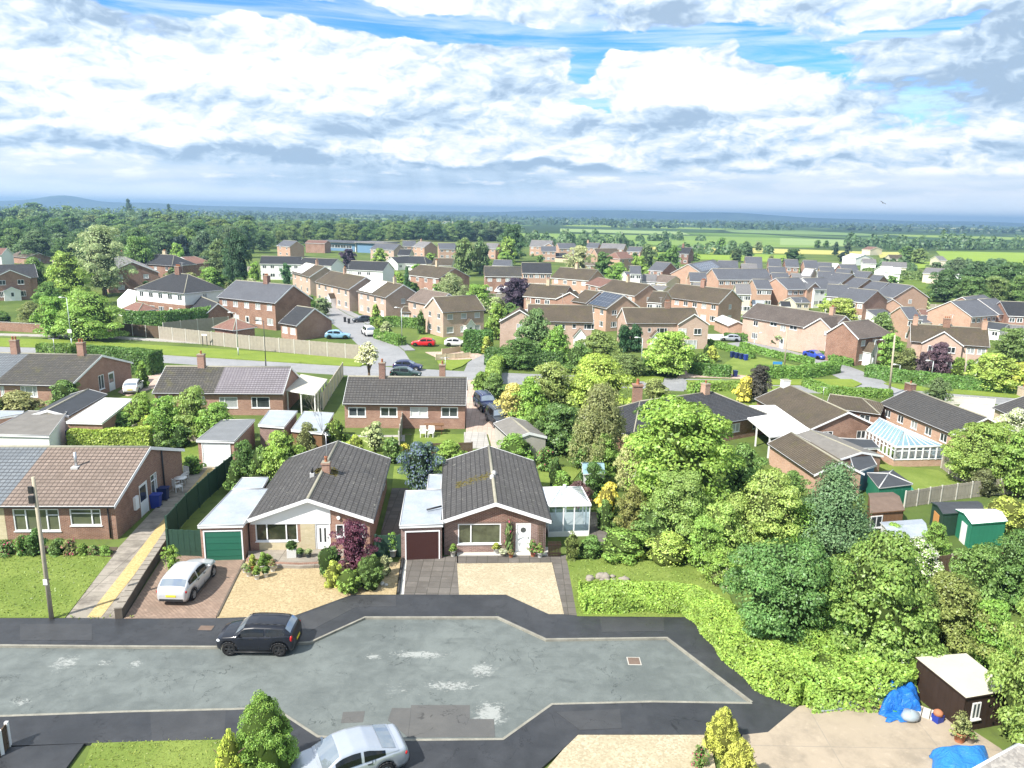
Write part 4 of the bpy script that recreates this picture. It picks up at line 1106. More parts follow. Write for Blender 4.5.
 def screen(name, a, d, n, lift):
  g = MB(); k = .90
  tt = lin(a, d, n); prev = None
  for t in tt:
   q = csec(t); w = q[3][1]*.97; z6 = q[6][2]; z4 = q[4][2]
   row = []
   for f in (-1, -.66, -.33, 0, .33, .66, 1):
    y = w*f; z = q[6][2]+(q[3][2]-q[6][2])*abs(f)**2.2
    row.append((q[0][0], y, z+lift))
   if prev:
    for i in range(6): g.poly([prev[i], prev[i+1], row[i+1], row[i]], 0, True)
   prev = row
  return g.mesh(name, 'car_screen')
 glz['windscreen'] = [screen('windscreen', t0+(ta-t0)*.14, ta-(ta-t0)*.06, 6, .012)]
 glz['rear_window'] = [screen('rear_window', tb+(t1-tb)*.08, tb+(t1-tb)*.86, 6, .016)]
 w = MB()
 prof = [(r*.30, -.10), (r*.66, -.098), (r*.70, -.105), (r*.93, -.10), (r, -.07), (r, .07), (r*.93, .10), (r*.68, .10)]
 tw = MB(); nn = 22
 def ring(b_, pr, mi):
  rr = [[b_.pt((p*math.cos(2*pi*i/nn), y, p*math.sin(2*pi*i/nn))) for i in range(nn)] for p, y in pr]
  for a, d in zip(rr, rr[1:]):
   for i in range(nn): b_.idx((a[i], d[i], d[(i+1) % nn], a[(i+1) % nn]), mi, True)
  return rr
 ring(tw, [(r*.64, -.095), (r*.70, -.105), (r*.93, -.10), (r, -.07), (r, .07), (r*.93, .10), (r*.64, .10)], 0)
 tyre = tw.mesh('tyre', 'tyre')
 rm = MB(); rr = ring(rm, [(.02, -.085), (r*.16, -.085), (r*.18, -.07)], 0); rm.idx(rr[0])
 ring(rm, [(r*.58, -.075), (r*.655, -.10), (r*.66, .06)], 0)
 for k in range(5):
  a = 2*pi*k/5+.3
  for da in (-.13, .13):
   ca, sa = math.cos(a+da), math.sin(a+da); nx, nz = -sa*.035, ca*.035
   rm.poly([(ca*r*.14+nx, -.083, sa*r*.14+nz), (ca*r*.14-nx, -.083, sa*r*.14-nz), (ca*r*.62-nx, -.085, sa*r*.62-nz), (ca*r*.62+nx, -.085, sa*r*.62+nz)])
 rm2 = ring(rm, [(.02, -.02), (r*.6, -.02)], 1)
 rim = rm.mesh('rim', [alloy, 'black_plastic'])
 lamps = {}
 def pod(x, y, z, sx, sy, sz, mat, name):
  g = MB(); g.lathe([(0, -1), (.55, -.8), (.9, -.45), (1, 0), (.9, .45), (.55, .8), (0, 1)], 10)
  g.v = [Vector((x+p.x*sx, y+p.y*sy, z+p.z*sz)) for p in g.v]; return g.mesh(name, mat)
 zf = interp(c['belt'], .05, 2)-.12; zt = interp(c['belt'], .97, 2)-.16
 wf = interp(c['belt'], .045, 3)*hw; wt = interp(c['belt'], .965, 3)*hw
 tall = .17 if typ in ('suv', 'mini', 'van') else .09
 lamps['headlight'] = [pod(X(.05), sg*(wf-.10), zf, .13, .15, .085, 'lamp_clear', 'headlight') for sg in (-1, 1)]
 lamps['tail_light'] = [pod(X(.968), sg*(wt-.075), zt, .07, .11, tall, 'tail_red', 'tail_light') for sg in (-1, 1)]
 xr = X(1)-.012; zp = .62 if typ != 'suv' else .72
 pl = MB().box((xr-.012, -.26, zp-.055), (xr+.004, .26, zp+.055)).mesh('number_plate', 'yellow_plate')
 xf = X(0)+.012
 plf = MB().box((xf-.004, -.26, .44), (xf+.012, .26, .55)).mesh('number_plate', 'white_plate')
 tmr = ta-(ta-t0)*.45; q = csec(tmr); mir = []
 for sg in (-1, 1):
  g = MB(); g.lathe([(0, -1), (.7, -.75), (1, 0), (.7, .75), (0, 1)], 8); g.v = [Vector((q[0][0]+p.x*.07, sg*(q[0][1]+.10)+p.y*.11, q[0][2]+.09+p.z*.075)) for p in g.v]; mir.append(g.mesh('wing_mirror', body))
 gr = MB().box((xf-.006, -hw*.42, .60), (xf+.006, hw*.42, .69)).mesh('grille', 'black_plastic')
 rails = None
 if typ in ('suv', 'mini'):
  rails = []
  for sg in (-1, 1):
   g = MB(); pp = []
   for t in lin(ta+.01, tb-.01, 5): s_ = csec(t); pp.append((s_[0][0], sg*s_[4][1]*1.05, s_[4][2]+.06))
   for p, d in zip(pp, pp[1:]): g.tube(p, d, .018, n=5)
   for p in (pp[0], pp[-1]): g.tube(p, (p[0], p[1], p[2]-.08), .018, n=5)
   rails.append(g.mesh('roof_rail', 'steel' if typ == 'suv' else 'black_plastic'))
 CARM[key] = (me_body, glz, tyre, rim, lamps, pl, plf, mir, gr, rails, c); return CARM[key]
def car(typ, body, pos, heading, label, alloy='alloy', group=None, z=0., detail=True, cat='car', name='parked_car', plates=True):
 """heading in radians: direction of the nose, 0 = +x"""
 bm_, glz, tyre, rim, lamps, pl, plf, mir, gr, rails, c = car_meshes(typ, body, alloy)
 root = thing(name, label, cat, (pos[0], pos[1], z), heading, group); ks = KS(Vector((pos[0], pos[1], 0))); root.scale = (ks, ks, ks)
 link('body', bm_, root)
 for nme, ms in glz.items():
  for me in ms: link(nme, me, root)
 L, hw = c['L'], c['W']/2; r = c['r']
 for q in c['wheels']:
  for sg in (-1, 1):
   wh = link('wheel', tyre, root, (L*(.5-q), sg*(hw-.115), r)); wh.rotation_euler.z = 0 if sg < 0 else pi
   if detail: link('rim', rim, wh)
 for nme, ms in lamps.items():
  for me in ms: link(nme, me, root)
 if detail:
  if plates: link('number_plate', pl, root); link('number_plate', plf, root)
  for me in mir: link('wing_mirror', me, root)
  link('grille', gr, root)
  for me in rails or (): link('roof_rail', me, root)
 return root
RZ = .012; KZ = .115; GZ = .12
b = MB().poly([(-11000, -300, 0), (11000, -300, 0), (11000, 11500, 0), (-11000, 11500, 0)])
tag(b.build('ground', 'plain_ground'), kind='structure')
kerbN = [(-60, 646), (0, 645), (110, 646), (215, 646.5), (310, 642), (365, 617), (498, 617), (546, 639), (667, 637.5), (752, 702)]
kerbS = [(-60, 717.5), (0, 716), (125, 711.5), (235, 709), (273, 707), (318, 736.5), (411, 740), (503, 739), (552, 704), (652, 701.5), (752, 703)]
b = MB(); pts = [P(x, y, RZ) for x, y in kerbN]+[P(x, y, RZ) for x, y in kerbS[::-1]]
cx = [(p.x, p.y) for p in pts]
slab('road', None, RZ, 'road_asphalt', pts=[Vector((-42, 25.5, 0)), Vector((11.0, 25.0, 0)), Vector((11.0, 35.2, 0)), Vector((-42, 35.0, 0))])
pv = kerbN+[(800, 711), (789, 704), (762, 684), (722, 648), (706, 628), (690, 616), (640, 615.5), (579, 616), (563, 614), (549, 614), (506, 594.5), (396, 594.5), (352, 594.5), (296, 615), (215, 618), (110, 618), (0, 618), (-60, 618.5)]
slab('pavement', pv, KZ, 'pavement_asphalt')
pv2 = kerbS+[(767.5, 732.2), (742, 734.5), (709, 734.5), (578, 734.5), (563, 749), (530, 778), (520, 800), (250, 800), (232, 745), (225, 740), (90, 743), (0, 746), (-60, 748)]
slab('pavement', [(738, 704), (752, 702), (799, 707), (768, 733), (735, 733)], KZ-.003, 'pavement_asphalt')
slab('pavement', pv2, KZ, 'pavement_asphalt')
for nm, ks in (('kerb', kerbN), ('kerb', kerbS)):
 path = [P(x, y, KZ) for x, y in ks]
 strip(nm, path, .12, KZ+.006, 'kerb_stone', 0., side=None)
for zi, (q, m) in enumerate((([(411, 705), (470, 705), (470, 737), (408, 737.5)], 'patch_asphalt'), ([(343, 712), (365, 711), (363, 722), (341, 723)], 'patch_asphalt'), ([(462, 719), (494, 719), (495, 737), (463, 737)], 'patch_asphalt'), ([(392, 708), (411, 708), (408, 737), (388, 720)], 'patch_asphalt'))):
 slab('road_patch', q, RZ+.004+.003*zi, m)
def cover(x, y, w, d, m, z, label, name='manhole_cover'):
 p = P(x, y, z); t = MB().box((-w/2, -d/2, -.008), (w/2, d/2, .004)); t.box((-w/2+.05, -d/2+.05, .0), (w/2-.05, d/2-.05, .009), 1)
 o = t.build(name, m); o.location = p; return tag(o, label, 'manhole cover')
cover(634, 661, .62, .62, ['concrete', 'rusty_brown_felt'], RZ+.006, 'rusty square manhole cover in the turning area of the road')
cover(206, 628, .75, .5, ['pavement_asphalt', 'rusty_brown_felt'], KZ+.006, 'brown oblong cover set in the pavement above the black car')
slab('lawn', [(-120, 556), (0, 553), (60, 552), (112, 557), (65, 617.5), (0, 617.5), (-120, 618.5)], GZ+.01, 'lawn_grass')
slab('flower_bed', [(-120, 546), (0, 545), (118, 547), (112, 557), (60, 552.5), (0, 553.5), (-120, 556.5)], GZ+.02, 'soil')
slab('driveway', [(66, 617.5), (112, 557), (118, 548), (160, 503), (190, 462), (225, 462), (212, 480), (166, 543), (116, 618.5)], GZ, 'concrete_drive')
slab('gravel_strip', [(87, 617), (101, 617), (134, 575), (169, 524), (207, 478), (214, 468), (208, 468), (198, 480), (157, 527), (120, 575)], GZ+.012, 'yellow_gravel')
slab('driveway', [(124, 618.5), (170, 546), (204, 557.5), (247, 557.5), (216, 618)], GZ, 'block_paving')
slab('gravel_garden', [(217, 618), (247, 558), (300, 564), (398, 562), (401, 557), (396, 594.5), (352, 594.5), (296, 615)], GZ+.004, 'golden_gravel')
slab('driveway', [(404, 594.5), (407, 556), (458, 556), (459, 594.5)], GZ, 'dark_slabs')
slab('gravel_garden', [(459, 594.5), (457, 563.5), (552, 562.5), (564, 614), (549, 614), (506, 594.5)], GZ+.004, 'pale_gravel')
slab('path', [(564, 614), (552.5, 562.5), (457, 563), (457, 556), (566, 555), (567, 561), (577, 615)], GZ, 'dark_slabs')
slab('lawn', [(577, 616), (567, 560.5), (612, 557), (650, 561), (692, 566), (712, 576), (730, 596), (740, 625), (700, 622), (690, 617)], GZ+.008, 'lawn_grass')
slab('path', [(590, 512), (604, 512), (609, 545), (612, 556), (590, 556)], GZ-.01, 'dark_slabs')
slab('path', [(378, 545), (404, 546), (408, 488), (392, 488)], GZ-.01, 'dark_slabs')
slab('lawn', [(80, 775), (92, 743), (150, 741), (226, 739.5), (262, 800), (60, 800)], GZ+.01, 'lawn_grass')
slab('driveway', [(10, 747), (84, 743.5), (50, 790), (-40, 800)], GZ, 'pavement_asphalt')
slab('gravel_garden', [(578, 734.8), (709, 734.8), (722, 800), (520, 800), (563, 749.5)], GZ+.004, 'pale_gravel')
slab('yard', [(742, 734.8), (768, 732), (799, 706), (835, 701), (880, 693), (918, 704), (960, 722), (1000, 748), (1060, 800), (735, 800)], GZ+.002, 'yard_concrete')
w1 = [('L', 'px', 255, 523.5, 298, 541, '3', 'garden_reflection'), ('L', 'px', 335.5, 524.5, 365, 537, '3', 'window_glass'), ('F', 3.2, 1.5, 1.2, .9, '2')]
B1 = House('grey roofed bungalow with white boarded gable and green garage beside it', (307.3, 499), (338, 441), 3.7, 2.3, 7.75, 'red_brick', 'grey_concrete_tiles', name='bungalow', cat='bungalow', ov=.35, oe=.28,
     wins=w1, doors=[('L', 'px', 314.5, 330, 523.5, 'two')], chims=[(.44, -.25, .55, .5, .5, 'red_brick', 1)])
def front_panel(h, u0, u1, z0, z1, m, name, t=.03, gable=False, holes=()):
 """boarding or stone fixed on the gable end L, proud of the brick"""
 o, du, dn, rz = h.frame('L'); b = MB()
 k = lambda u: h.zr-h.thick*.9-h.slope*abs(u)-.02
 def pt(u, z, d): return o+du*u-dn*d+Vector((0, 0, z))
 if gable:
  us = sorted([u0, u1]+([0.] if u0 < 0 < u1 else []))
  top = [(u, max(z0+.01, k(u))) for u in us]
  poly = [(u0, z0), (u1, z0)]+top[::-1]
 else: poly = [(u0, z0), (u1, z0), (u1, z1), (u0, z1)]
 b.poly([pt(u, z, t) for u, z in poly])
 for i in range(len(poly)):
  a, c = poly[i], poly[(i+1) % len(poly)]; b.poly([pt(*a, 0), pt(*c, 0), pt(*c, t), pt(*a, t)])
 return b.build(name, m, h.root)
front_panel(B1, -3.50, 1.26, 1.97, 0, 'white_upvc', 'white_boarding', .035, True)
front_panel(B1, -3.05, -.57, .0, .80, 'cream_stone', 'stone_panel', .03)
front_panel(B1, -.56, .30, .0, 1.965, 'cream_stone', 'stone_panel', .03)
def dish_round(h, u, z):
 o, du, dn, rz = h.frame('L'); b = MB().tube((0, 0, 0), (0, -.12, 0), .13, .10, 12); q = b.build('alarm_box', 'white_upvc', h.root); q.location = o+du*u+Vector((0, 0, z)); q.rotation_euler.z = rz
dish_round(B1, 1.75, 2.35)
bb = MB(); bb.box((-.14, -.14, -.1), (.14, .14, .25)); bb.tube((0, 0, .2), (0, 0, .62), .09, .08, 8, 1); vb = bb.build('flue', ['lead_flashing', 'black_plastic'], B1.roof); vb.location = (-1.35, .55, B1.zroof(0, .55))
w2 = [('L', 'px', 458, 524, 500.7, 543.7, 'L', 'garden_reflection'), ('F', 2.2, 1.5, 1.2, .9, '2')]
B2 = House('grey roofed bungalow with dark boarded gable and white door with round light', (496, 503), (489, 446), 3.45, 2.3, 6.65, 'purple_brick', 'grey_concrete_tiles', name='bungalow', cat='bungalow', ov=.35, oe=.28,
     wins=w2, doors=[('L', 'px', 516, 531, 523.5, 'round')], chims=[])
front_panel(B2, -2.95, 2.28, 2.09, 0, 'dark_brick', 'dark_boarding', .03, True)
for x in (-1.2, -.45): vm = MB(); vm.lathe([(.16, -.05), (.15, .12), (.08, .2), (0, .22)], 9, 0, (x, .05 if x < -1 else -.1)); vq = vm.build('ridge_vent', 'lead_flashing', B2.roof); vq.location.z = B2.zr
def moss_patch(h, x0, x1, y0, y1, seed, mat_='moss', name='moss'):
 rg = random.Random(seed); b = MB()
 for k in range(170):
  f = rg.random(); x = x0+(x1-x0)*rg.random()**1.0; y = y0+(y1-y0)*f; x += rg.gauss(0, .12)
  s = rg.uniform(.03, .11); z = h.zroof(x, y)+.004
  n = 6; c = [(x+math.cos(6.28*i/n)*s*rg.uniform(.6, 1.2), y+math.sin(6.28*i/n)*s*rg.uniform(.6, 1.2)) for i in range(n)]
  b.poly([(p[0], p[1], h.zroof(p[0], p[1])+.004) for p in c]); b.poly([(x, y, z+s*.35)]+[(p[0], p[1], h.zroof(p[0], p[1])+.005) for p in c[:2]])
 o = b.build(name, mat_, h.roof); o['kind'] = 'stuff'; return o
plain('moss', (.16, .135, .04), .95, var=.4, sc=5)
moss_patch(B2, -.9, .1, .15, 2.4, 3); moss_patch(B1, -.9, .2, -.95, -.1, 5); moss_patch(B1, -.8, .1, .1, .6, 6)
plain('ridge_lichen', (.42, .37, .22), .9, var=.4, sc=4)
def flat_garage(label, pxs, z, wall, roofm, door=None, dm='green_garage_paint', dstyle='garage', fascia='white_upvc', name='garage', cat='garage', over=.12, thick=.16, raw=None, doorname='garage_door', slope=0.):
 """flat roof given by its four corners in the photograph (front left, front right, back right, back left)"""
 ks = KS(P(*pxs[0], 2)); z *= ks; thick *= ks; door = door and (door[0], door[1], door[2]*ks)
 c = raw or [P(x, y, z) for x, y in pxs]
 o = Vector((c[0].x, c[0].y, 0)); th = math.atan2(c[1].y-c[0].y, c[1].x-c[0].x); root = thing(name, label, cat, o, th)
 Ri = Matrix.Rotation(-th, 3, 'Z'); q = [Ri@(Vector((p.x, p.y, 0))-o) for p in c]
 cen = sum(q, Vector())/4; inn = [p+(cen-p).normalized()*over*1.4 for p in q]
 MB().prism([(p.x, p.y) for p in inn], -.1, z-thick+.002, 0).build('wall', wall, root)
 r = MB().prism([(p.x, p.y) for p in q], z-thick, z, 0, 1, True); rf = r.build('roof', [roofm, fascia], root)
 e = MB()
 for i in range(4):
  a, d = q[i], q[(i+1) % 4]; k = (d-a).normalized()
  e.tube(a+Vector((0, 0, z+.015)), d+Vector((0, 0, z+.015)), .035, n=4)
 e.build('roof_edge', 'lead_flashing' if fascia == 'white_upvc' else fascia, root)
 if door:
  f0, f1, h = door; y0 = (inn[0].y+inn[1].y)/2; u0 = q[0].x+(q[1].x-q[0].x)*f0; u1 = q[0].x+(q[1].x-q[0].x)*f1
  d = link(doorname, door_mesh(u1-u0, h, dstyle, dm), root, ((u0+u1)/2, min(inn[0].y, inn[1].y)-.035, 0));
 return root, q
G1, _ = flat_garage('flat roofed garage with green door left of the white gabled bungalow', [(197.5, 526), (243, 525), (268, 489), (232, 490)], 2.35, 'red_brick', 'pale_sheet_roof', (.09, .96, 2.0))
flat_garage('small flat roofed store behind the green doored garage', [(233, 489), (262, 488.5), (268.5, 477.5), (242, 478)], 2.42, 'red_brick', 'pale_sheet_roof', name='garden_store', cat='store')
G2, q2 = flat_garage('flat roofed garage with dark brown door left of the dark gabled bungalow', [(399.5, 526), (443, 524.5), (441.5, 490), (405.5, 491)], 2.35, 'purple_brick', 'pale_sheet_roof', (.12, .93, 1.95), 'brown_garage_paint', 'ribs')
flat_garage('low flat roofed store behind the brown doored garage', [(427, 489.5), (441, 489.5), (442, 474.5), (429, 475)], 2.3, 'purple_brick', 'pale_sheet_roof', name='garden_store', cat='store')
pb = MB().tube((1.6, 2.0, 2.44), (2.5, 2.35, 2.5), .06, n=8); pb.build('vent_pipe', 'black_plastic', G2)
def on_front(h, px, py, d=.05):
 u, z = h.uz('L', px, py); o, du, dn, rz = h.frame('L'); R3 = Matrix.Rotation(h.root_th, 3, 'Z')
 return Vector((h.root_mid.x, h.root_mid.y, 0))+R3@(o+du*u-dn*d)+Vector((0, 0, z)), h.root_th-pi/2
def trellis(px, pyt, pyb, wpx, label):
 p, a = on_front(B2, px, pyb); t, _ = on_front(B2, px, pyt); H = t.z-p.z; w = wpx/17.
 root = thing('trellis', label, 'trellis', p, a); g = MB()
 for i in range(4): x = -w/2+w*i/3; g.box((x-.012, -.012, 0), (x+.012, .012, H))
 for i in range(int(H/.16)+1): g.box((-w/2, -.022, .16*i), (w/2, -.0125, .16*i+.022))
 g.build('lattice', 'dark_timber', root); return root
trellis(539.5, 524, 550, 5, 'narrow dark trellis on the brick right of the white door')
trellis(508.5, 521, 551, 7, 'dark trellis carrying the climbing rose between window and door')
p, a = on_front(B2, 508.5, 552, .22)
plant_at(Vector((p.x, p.y, .1)), 2.1, .62, 'flower', (.10, .16, .05), 'pale climbing rose on the trellis between window and door', cat='climber', name='climbing_rose', d=.35, trunk=.02)
def small_conservatory():
 a = P(548, 537, 0); c = P(589, 536, 0); th = math.atan2(c.y-a.y, c.x-a.x); W = (c-a).length; Dp = 3.1
 root = thing('conservatory', 'small white conservatory with hipped clear roof beside the dark gabled bungalow', 'conservatory', a, th)
 he, hr = 2.05, 2.75
 b = MB().box((0, 0, 0), (W, Dp, .35)); b.build('base_wall', 'white_render', root)
 f = MB()
 for x in (0, W*.36, W*.62, W):
  for y in (0, Dp): f.box((x-.04 if x else 0, y-(.08 if y else 0), .35), (x+.04 if x < W else W, y+(.0 if y else .08), he))
 for y in (Dp*.33, Dp*.66): f.box((W-.08, y-.04, .35), (W, y+.04, he)); f.box((0, y-.04, .35), (.08, y+.04, he))
 f.box((-.06, -.06, he), (W+.06, .06, he+.12)); f.box((-.06, Dp-.06, he), (W+.06, Dp+.06, he+.12)); f.box((W-.06, .0605, he), (W+.06, Dp-.0605, he+.12)); f.box((-.06, .0605, he), (.06, Dp-.0605, he+.12))
 cx0, cx1, cy = W*.38, W*.55, Dp*.5
 for p0 in ((0, 0), (W, 0), (W, Dp), (0, Dp)):
  p1 = (cx0 if p0[0] == 0 else cx1, cy); f.tube((p0[0], p0[1], he+.12), (p1[0], p1[1], hr), .035, n=5)
 f.tube((cx0, cy, hr), (cx1, cy, hr), .05, n=6); f.lathe([(.12, hr), (.10, hr+.16), (0, hr+.2)], 8, 0, ((cx0+cx1)/2, cy))
 for i in range(1, 5):
  x = W*i/5; f.tube((x, 0, he+.12), (cx0+(cx1-cx0)*i/5, cy, hr), .018, n=4); f.tube((x, Dp, he+.12), (cx0+(cx1-cx0)*i/5, cy, hr), .018, n=4)
 for i in range(1, 4): y = Dp*i/4; f.tube((W, y, he+.12), (cx1, cy, hr), .018, n=4); f.tube((0, y, he+.12), (cx0, cy, hr), .018, n=4)
 f.build('frame', 'white_upvc', root)
 g = MB(); A, B_, C_, D_ = (0, 0, he+.11), (W, 0, he+.11), (W, Dp, he+.11), (0, Dp, he+.11); r0, r1 = (cx0, cy, hr-.01), (cx1, cy, hr-.01)
 g.poly([A, B_, r1, r0]).poly([B_, C_, r1]).poly([C_, D_, r0, r1]).poly([D_, A, r0]); g.build('roof', 'pale_polycarbonate', root)
 g = MB()
 for q in ([(0.04, .04), (W*.36-.04, .04)], [(W*.62+.04, .04), (W-.04, .04)], [(W-.04, .08), (W-.04, Dp-.08)]): g.poly([(q[0][0], q[0][1], .35), (q[1][0], q[1][1], .35), (q[1][0], q[1][1], he), (q[0][0], q[0][1], he)])
 g.build('glass', 'conservatory_glass', root)
 MB().poly([(W*.36+.04, .03, .05), (W*.62-.04, .03, .05), (W*.62-.04, .03, he), (W*.36+.04, .03, he)]).build('door_glass', 'conservatory_glass', root)
 return root, th
small_conservatory()
gt = thing('garden_gate', 'low dark slatted gate between the bungalow and the conservatory', 'gate', P(547, 557, .1), .05)
g = MB()
for i in range(9): g.box((.05+i*.085, -.02, .05), (.11+i*.085, .02, 1.0))
g.build('slats', 'dark_brown_timber', gt); [MB().box((0, -.03, z), (.85, -.0205, z+.1)).build('rail', 'dark_brown_timber', gt) for z in (.2, .75)]
def wall_run(pxs, h, w, label, m, cop=None, z0=0.1, name='garden_wall', cat='wall', coph=.06, hs=None):
 path = [P(x, y, z0) for x, y in pxs]; root = thing(name, label, cat, path[0], 0); o = path[0]
 loc = [p-o for p in path]
 L, Rr = ribbon(loc, w); b = MB()
 for i in range(len(loc)-1): b.prism([(Rr[i].x, Rr[i].y), (Rr[i+1].x, Rr[i+1].y), (L[i+1].x, L[i+1].y), (L[i].x, L[i].y)], -.1, h)
 b.build('wall', m, root)
 if cop:
  L, Rr = ribbon(loc, w+.08); rg = random.Random(len(label)); b = MB()
  for i in range(len(loc)-1):
   n = max(1, int((loc[i+1]-loc[i]).length/.55))
   for k in range(n):
    f0, f1 = k/n+.01, (k+1)/n-.01; dz = rg.uniform(-.012, .02)
    q = [Rr[i].lerp(Rr[i+1], f0), Rr[i].lerp(Rr[i+1], f1), L[i].lerp(L[i+1], f1), L[i].lerp(L[i+1], f0)]
    b.prism([(p.x, p.y) for p in q], h, h+coph+dz)
  b.build('coping', cop, root)
 return root
wall_run([(119, 619), (143, 580), (168, 541)], .55, .35, 'low dark stone wall with pale capping beside the concrete driveway', 'dark_stone', 'rock')
wall_run([(248, 561), (272, 566), (300, 567), (320, 566), (345, 560)], .22, .22, 'low brick step edging the patio of the white gabled bungalow', 'brown_brick', None, name='patio_edge')
slab('patio', [(248, 560), (272, 565), (300, 566), (320, 565), (345, 559), (372, 552), (372, 545), (248, 551)], .30, 'concrete_drive')
slab('patio', [(457, 555), (457, 548), (548, 547), (549, 555)], .16, 'pale_concrete')
pipe = MB(); pp = [P(398.5, 593, .2), P(400.5, 575, .2), P(403.5, 556, .2)]
pipe.path(pp, [.085]*3, 8); tag(pipe.build('drive_edging', 'pipe_lagging'), 'black rounded edging between the gravel and the slab driveway', 'edging')
slab('kerb_strip', [(399.5, 594), (404, 594), (407, 556), (403.5, 556)], GZ+.005, 'pale_concrete')
kb = [P(x, y, GZ) for x, y in ((217, 617), (245, 560))]; strip('edging_strip', kb, .1, GZ+.05, 'dark_stone')
cR = P(114, 506, 2.3); dirx = (P(114, 506, 2.3)-P(0, 506, 2.3)).normalized()
LB = House('brick bungalow pair with brown tiles on one half and blue grey on the other', cR-dirx*13.3, cR, 4.25, 2.3, 11.2, 'brown_brick', 'slate_blue_tiles', name='bungalow', cat='bungalow', by='eave', raw=True, ov=.12, roof2=('brown_pantiles', .5),
     wins=[('F', 'px', 12, 509, 61, 531, '3t', 'garden_reflection'), ('F', 'px', 69, 509, 102, 525.5, 'Rt', 'garden_reflection'), ('R', 'px', 150, 474, 158, 491, 'Rt'), ('F', -5.5, 1.5, 2.4, 1.1, '3t')],
     doors=[('R', 'px', 138.5, 147, 485, 'half')], ridgecol='ridge_mortar')
fl = MB().tube((0, 0, -.1), (0, 0, .95), .09, n=8, m=0); fl.box((-.22, -.3, -.12), (.22, .22, .03), 1); f_ = fl.build('flue', ['steel', 'lead_flashing'], LB.roof); f_.location = (2.75, -2.0, LB.zroof(0, 2.0))
o, du, dn, rz = LB.frame('R'); mb = MB().box((-.25, -.16, .9), (.25, -.005, 1.75)); q = mb.build('meter_box', 'white_upvc', LB.root); u, z = LB.uz('R', 135, 503); q.location = o+du*u; q.rotation_euler.z = rz
u, z = LB.uz('R', 162, 470); MB().tube(o+du*u+Vector((.08, 0, .1)), o+du*u+Vector((.08, 0, 3.6)), .06, n=8).build('drainpipe', 'black_plastic', LB.root)
MB().tube((LB.w1-.4, -LB.wd-.06, .1), (LB.w1-.4, -LB.wd-.06, 2.25), .045, n=8).build('drainpipe', 'black_plastic', LB.root)
wx = MB(); wall_grid(wx, Vector((0, -LB.wd-.012, 0)), Vector((1, 0, 0)), Vector((0, 1, 0)), LB.w0, -.02, -.1, LB.zw, [q for q in LB.openings['F']], ['cream_stone'], []); wx.build('stone_facing', 'cream_stone', LB.root)
TLr = P(102, 355, 4.3); TLl = P(-70, 351, 4.3)
TL = House('brick bungalow pair with dark mossy tiles and ivy on its gable', TLl, TLr, 4.3, 2.3, 12.2, 'red_brick', 'slate_blue_tiles', name='bungalow', cat='bungalow', raw=True, ov=.15, roof2=('mossy_dark_tiles', .58),
     wins=[('F', 'px', 20, 386, 38, 397, '3', 'net_curtain'), ('F', 'px', 0, 386, 5, 396, '2', 'net_curtain'), ('F', 'px', 51, 386, 56, 398, '1'), ('R', 'px', 98, 376, 105, 388, '2')],
     doors=[('R', 'px', 108, 114, 373, 'half')], chims=[(.50, 0, 1.3, .7, .6, 'red_brick', 2), (.885, 0, 1.2, .7, .6, 'red_brick', 2)])
PR = House('brick bungalow pair roofed half in dark and half in lilac grey tiles', (166, 366), (291, 367), 4.4, 2.4, 8.0, 'red_brick', 'mossy_dark_tiles', name='bungalow', cat='bungalow', ov=.1, roof2=('lilac_grey_tiles', .47),
     wins=[('F', 'px', 158, 396, 174, 404, '3', 'net_curtain'), ('F', 'px', 219, 397, 238, 408, 'L', 'net_curtain'), ('F', 'px', 251, 397, 270, 408, 'L', 'window_glass'), ('F', 'px', 186, 396, 205, 404, '3', 'net_curtain')],
     chims=[(.285, 0, 1.2, .7, .6, 'red_brick', 1)])
MBg = House('long grey tiled brick bungalow pair with a fence dividing its gardens', (348.5, 376), (467, 377.5), 4.5, 2.5, 6.6, 'red_brick', 'dark_concrete_tiles', name='bungalow', cat='bungalow', ov=.1,
     wins=[('F', 'px', 348, 407, 366, 417, 'S', 'window_glass'), ('F', 'px', 380, 407, 397.5, 417, 'S', 'window_glass'), ('F', 'px', 410, 407, 428, 417.5, '2', 'pale_blind'), ('F', 'px', 441, 407, 458, 417.5, 'S', 'window_glass')],
     chims=[(.285, 0, 1.3, .6, .6, 'dark_brick', 1), (.79, .3, 1.3, .6, .6, 'brown_brick', 1)])
def lean(label, pxs, z, posts, roofm, name, cat, wall=None, fascia='white_paint', thick=.12):
 z *= KS(P(*pxs[0], 2)); c = [P(x, y, z) for x, y in pxs]; o = Vector((c[0].x, c[0].y, 0)); root = thing(name, label, cat, o); q = [Vector((p.x, p.y, 0))-o for p in c]
 r = MB().prism([(p.x, p.y) for p in q], z-thick, z, 0, 1, True); r.build('roof', [roofm, fascia], root)
 n = MB()
 cc = sum(q, Vector())/4
 pm = MB().box((-.06, -.06, 0), (.06, .06, z-thick)).mesh('post', 'white_paint')
 ps = []
 for i in range(4):
  a = q[i]+(cc-q[i]).normalized()*.25; d = q[(i+1) % 4]+(cc-q[(i+1) % 4]).normalized()*.25
  k = posts[i]
  for j in range(k): ps.append(a.lerp(d, j/k))
 for p in ps: link('post', pm, root, p)
 if wall:
  for i in wall[1]:
   a = q[i]+(cc-q[i]).normalized()*.22; d = q[(i+1) % 4]+(cc-q[(i+1) % 4]).normalized()*.22
   k = (d-a).normalized(); nn = Vector((-k.y, k.x, 0))*.05
   MB().prism([((a-nn).x, (a-nn).y), ((d-nn).x, (d-nn).y), ((d+nn).x, (d+nn).y), ((a+nn).x, (a+nn).y)], 0, z-thick).build('wall', wall[0], root)
 return root
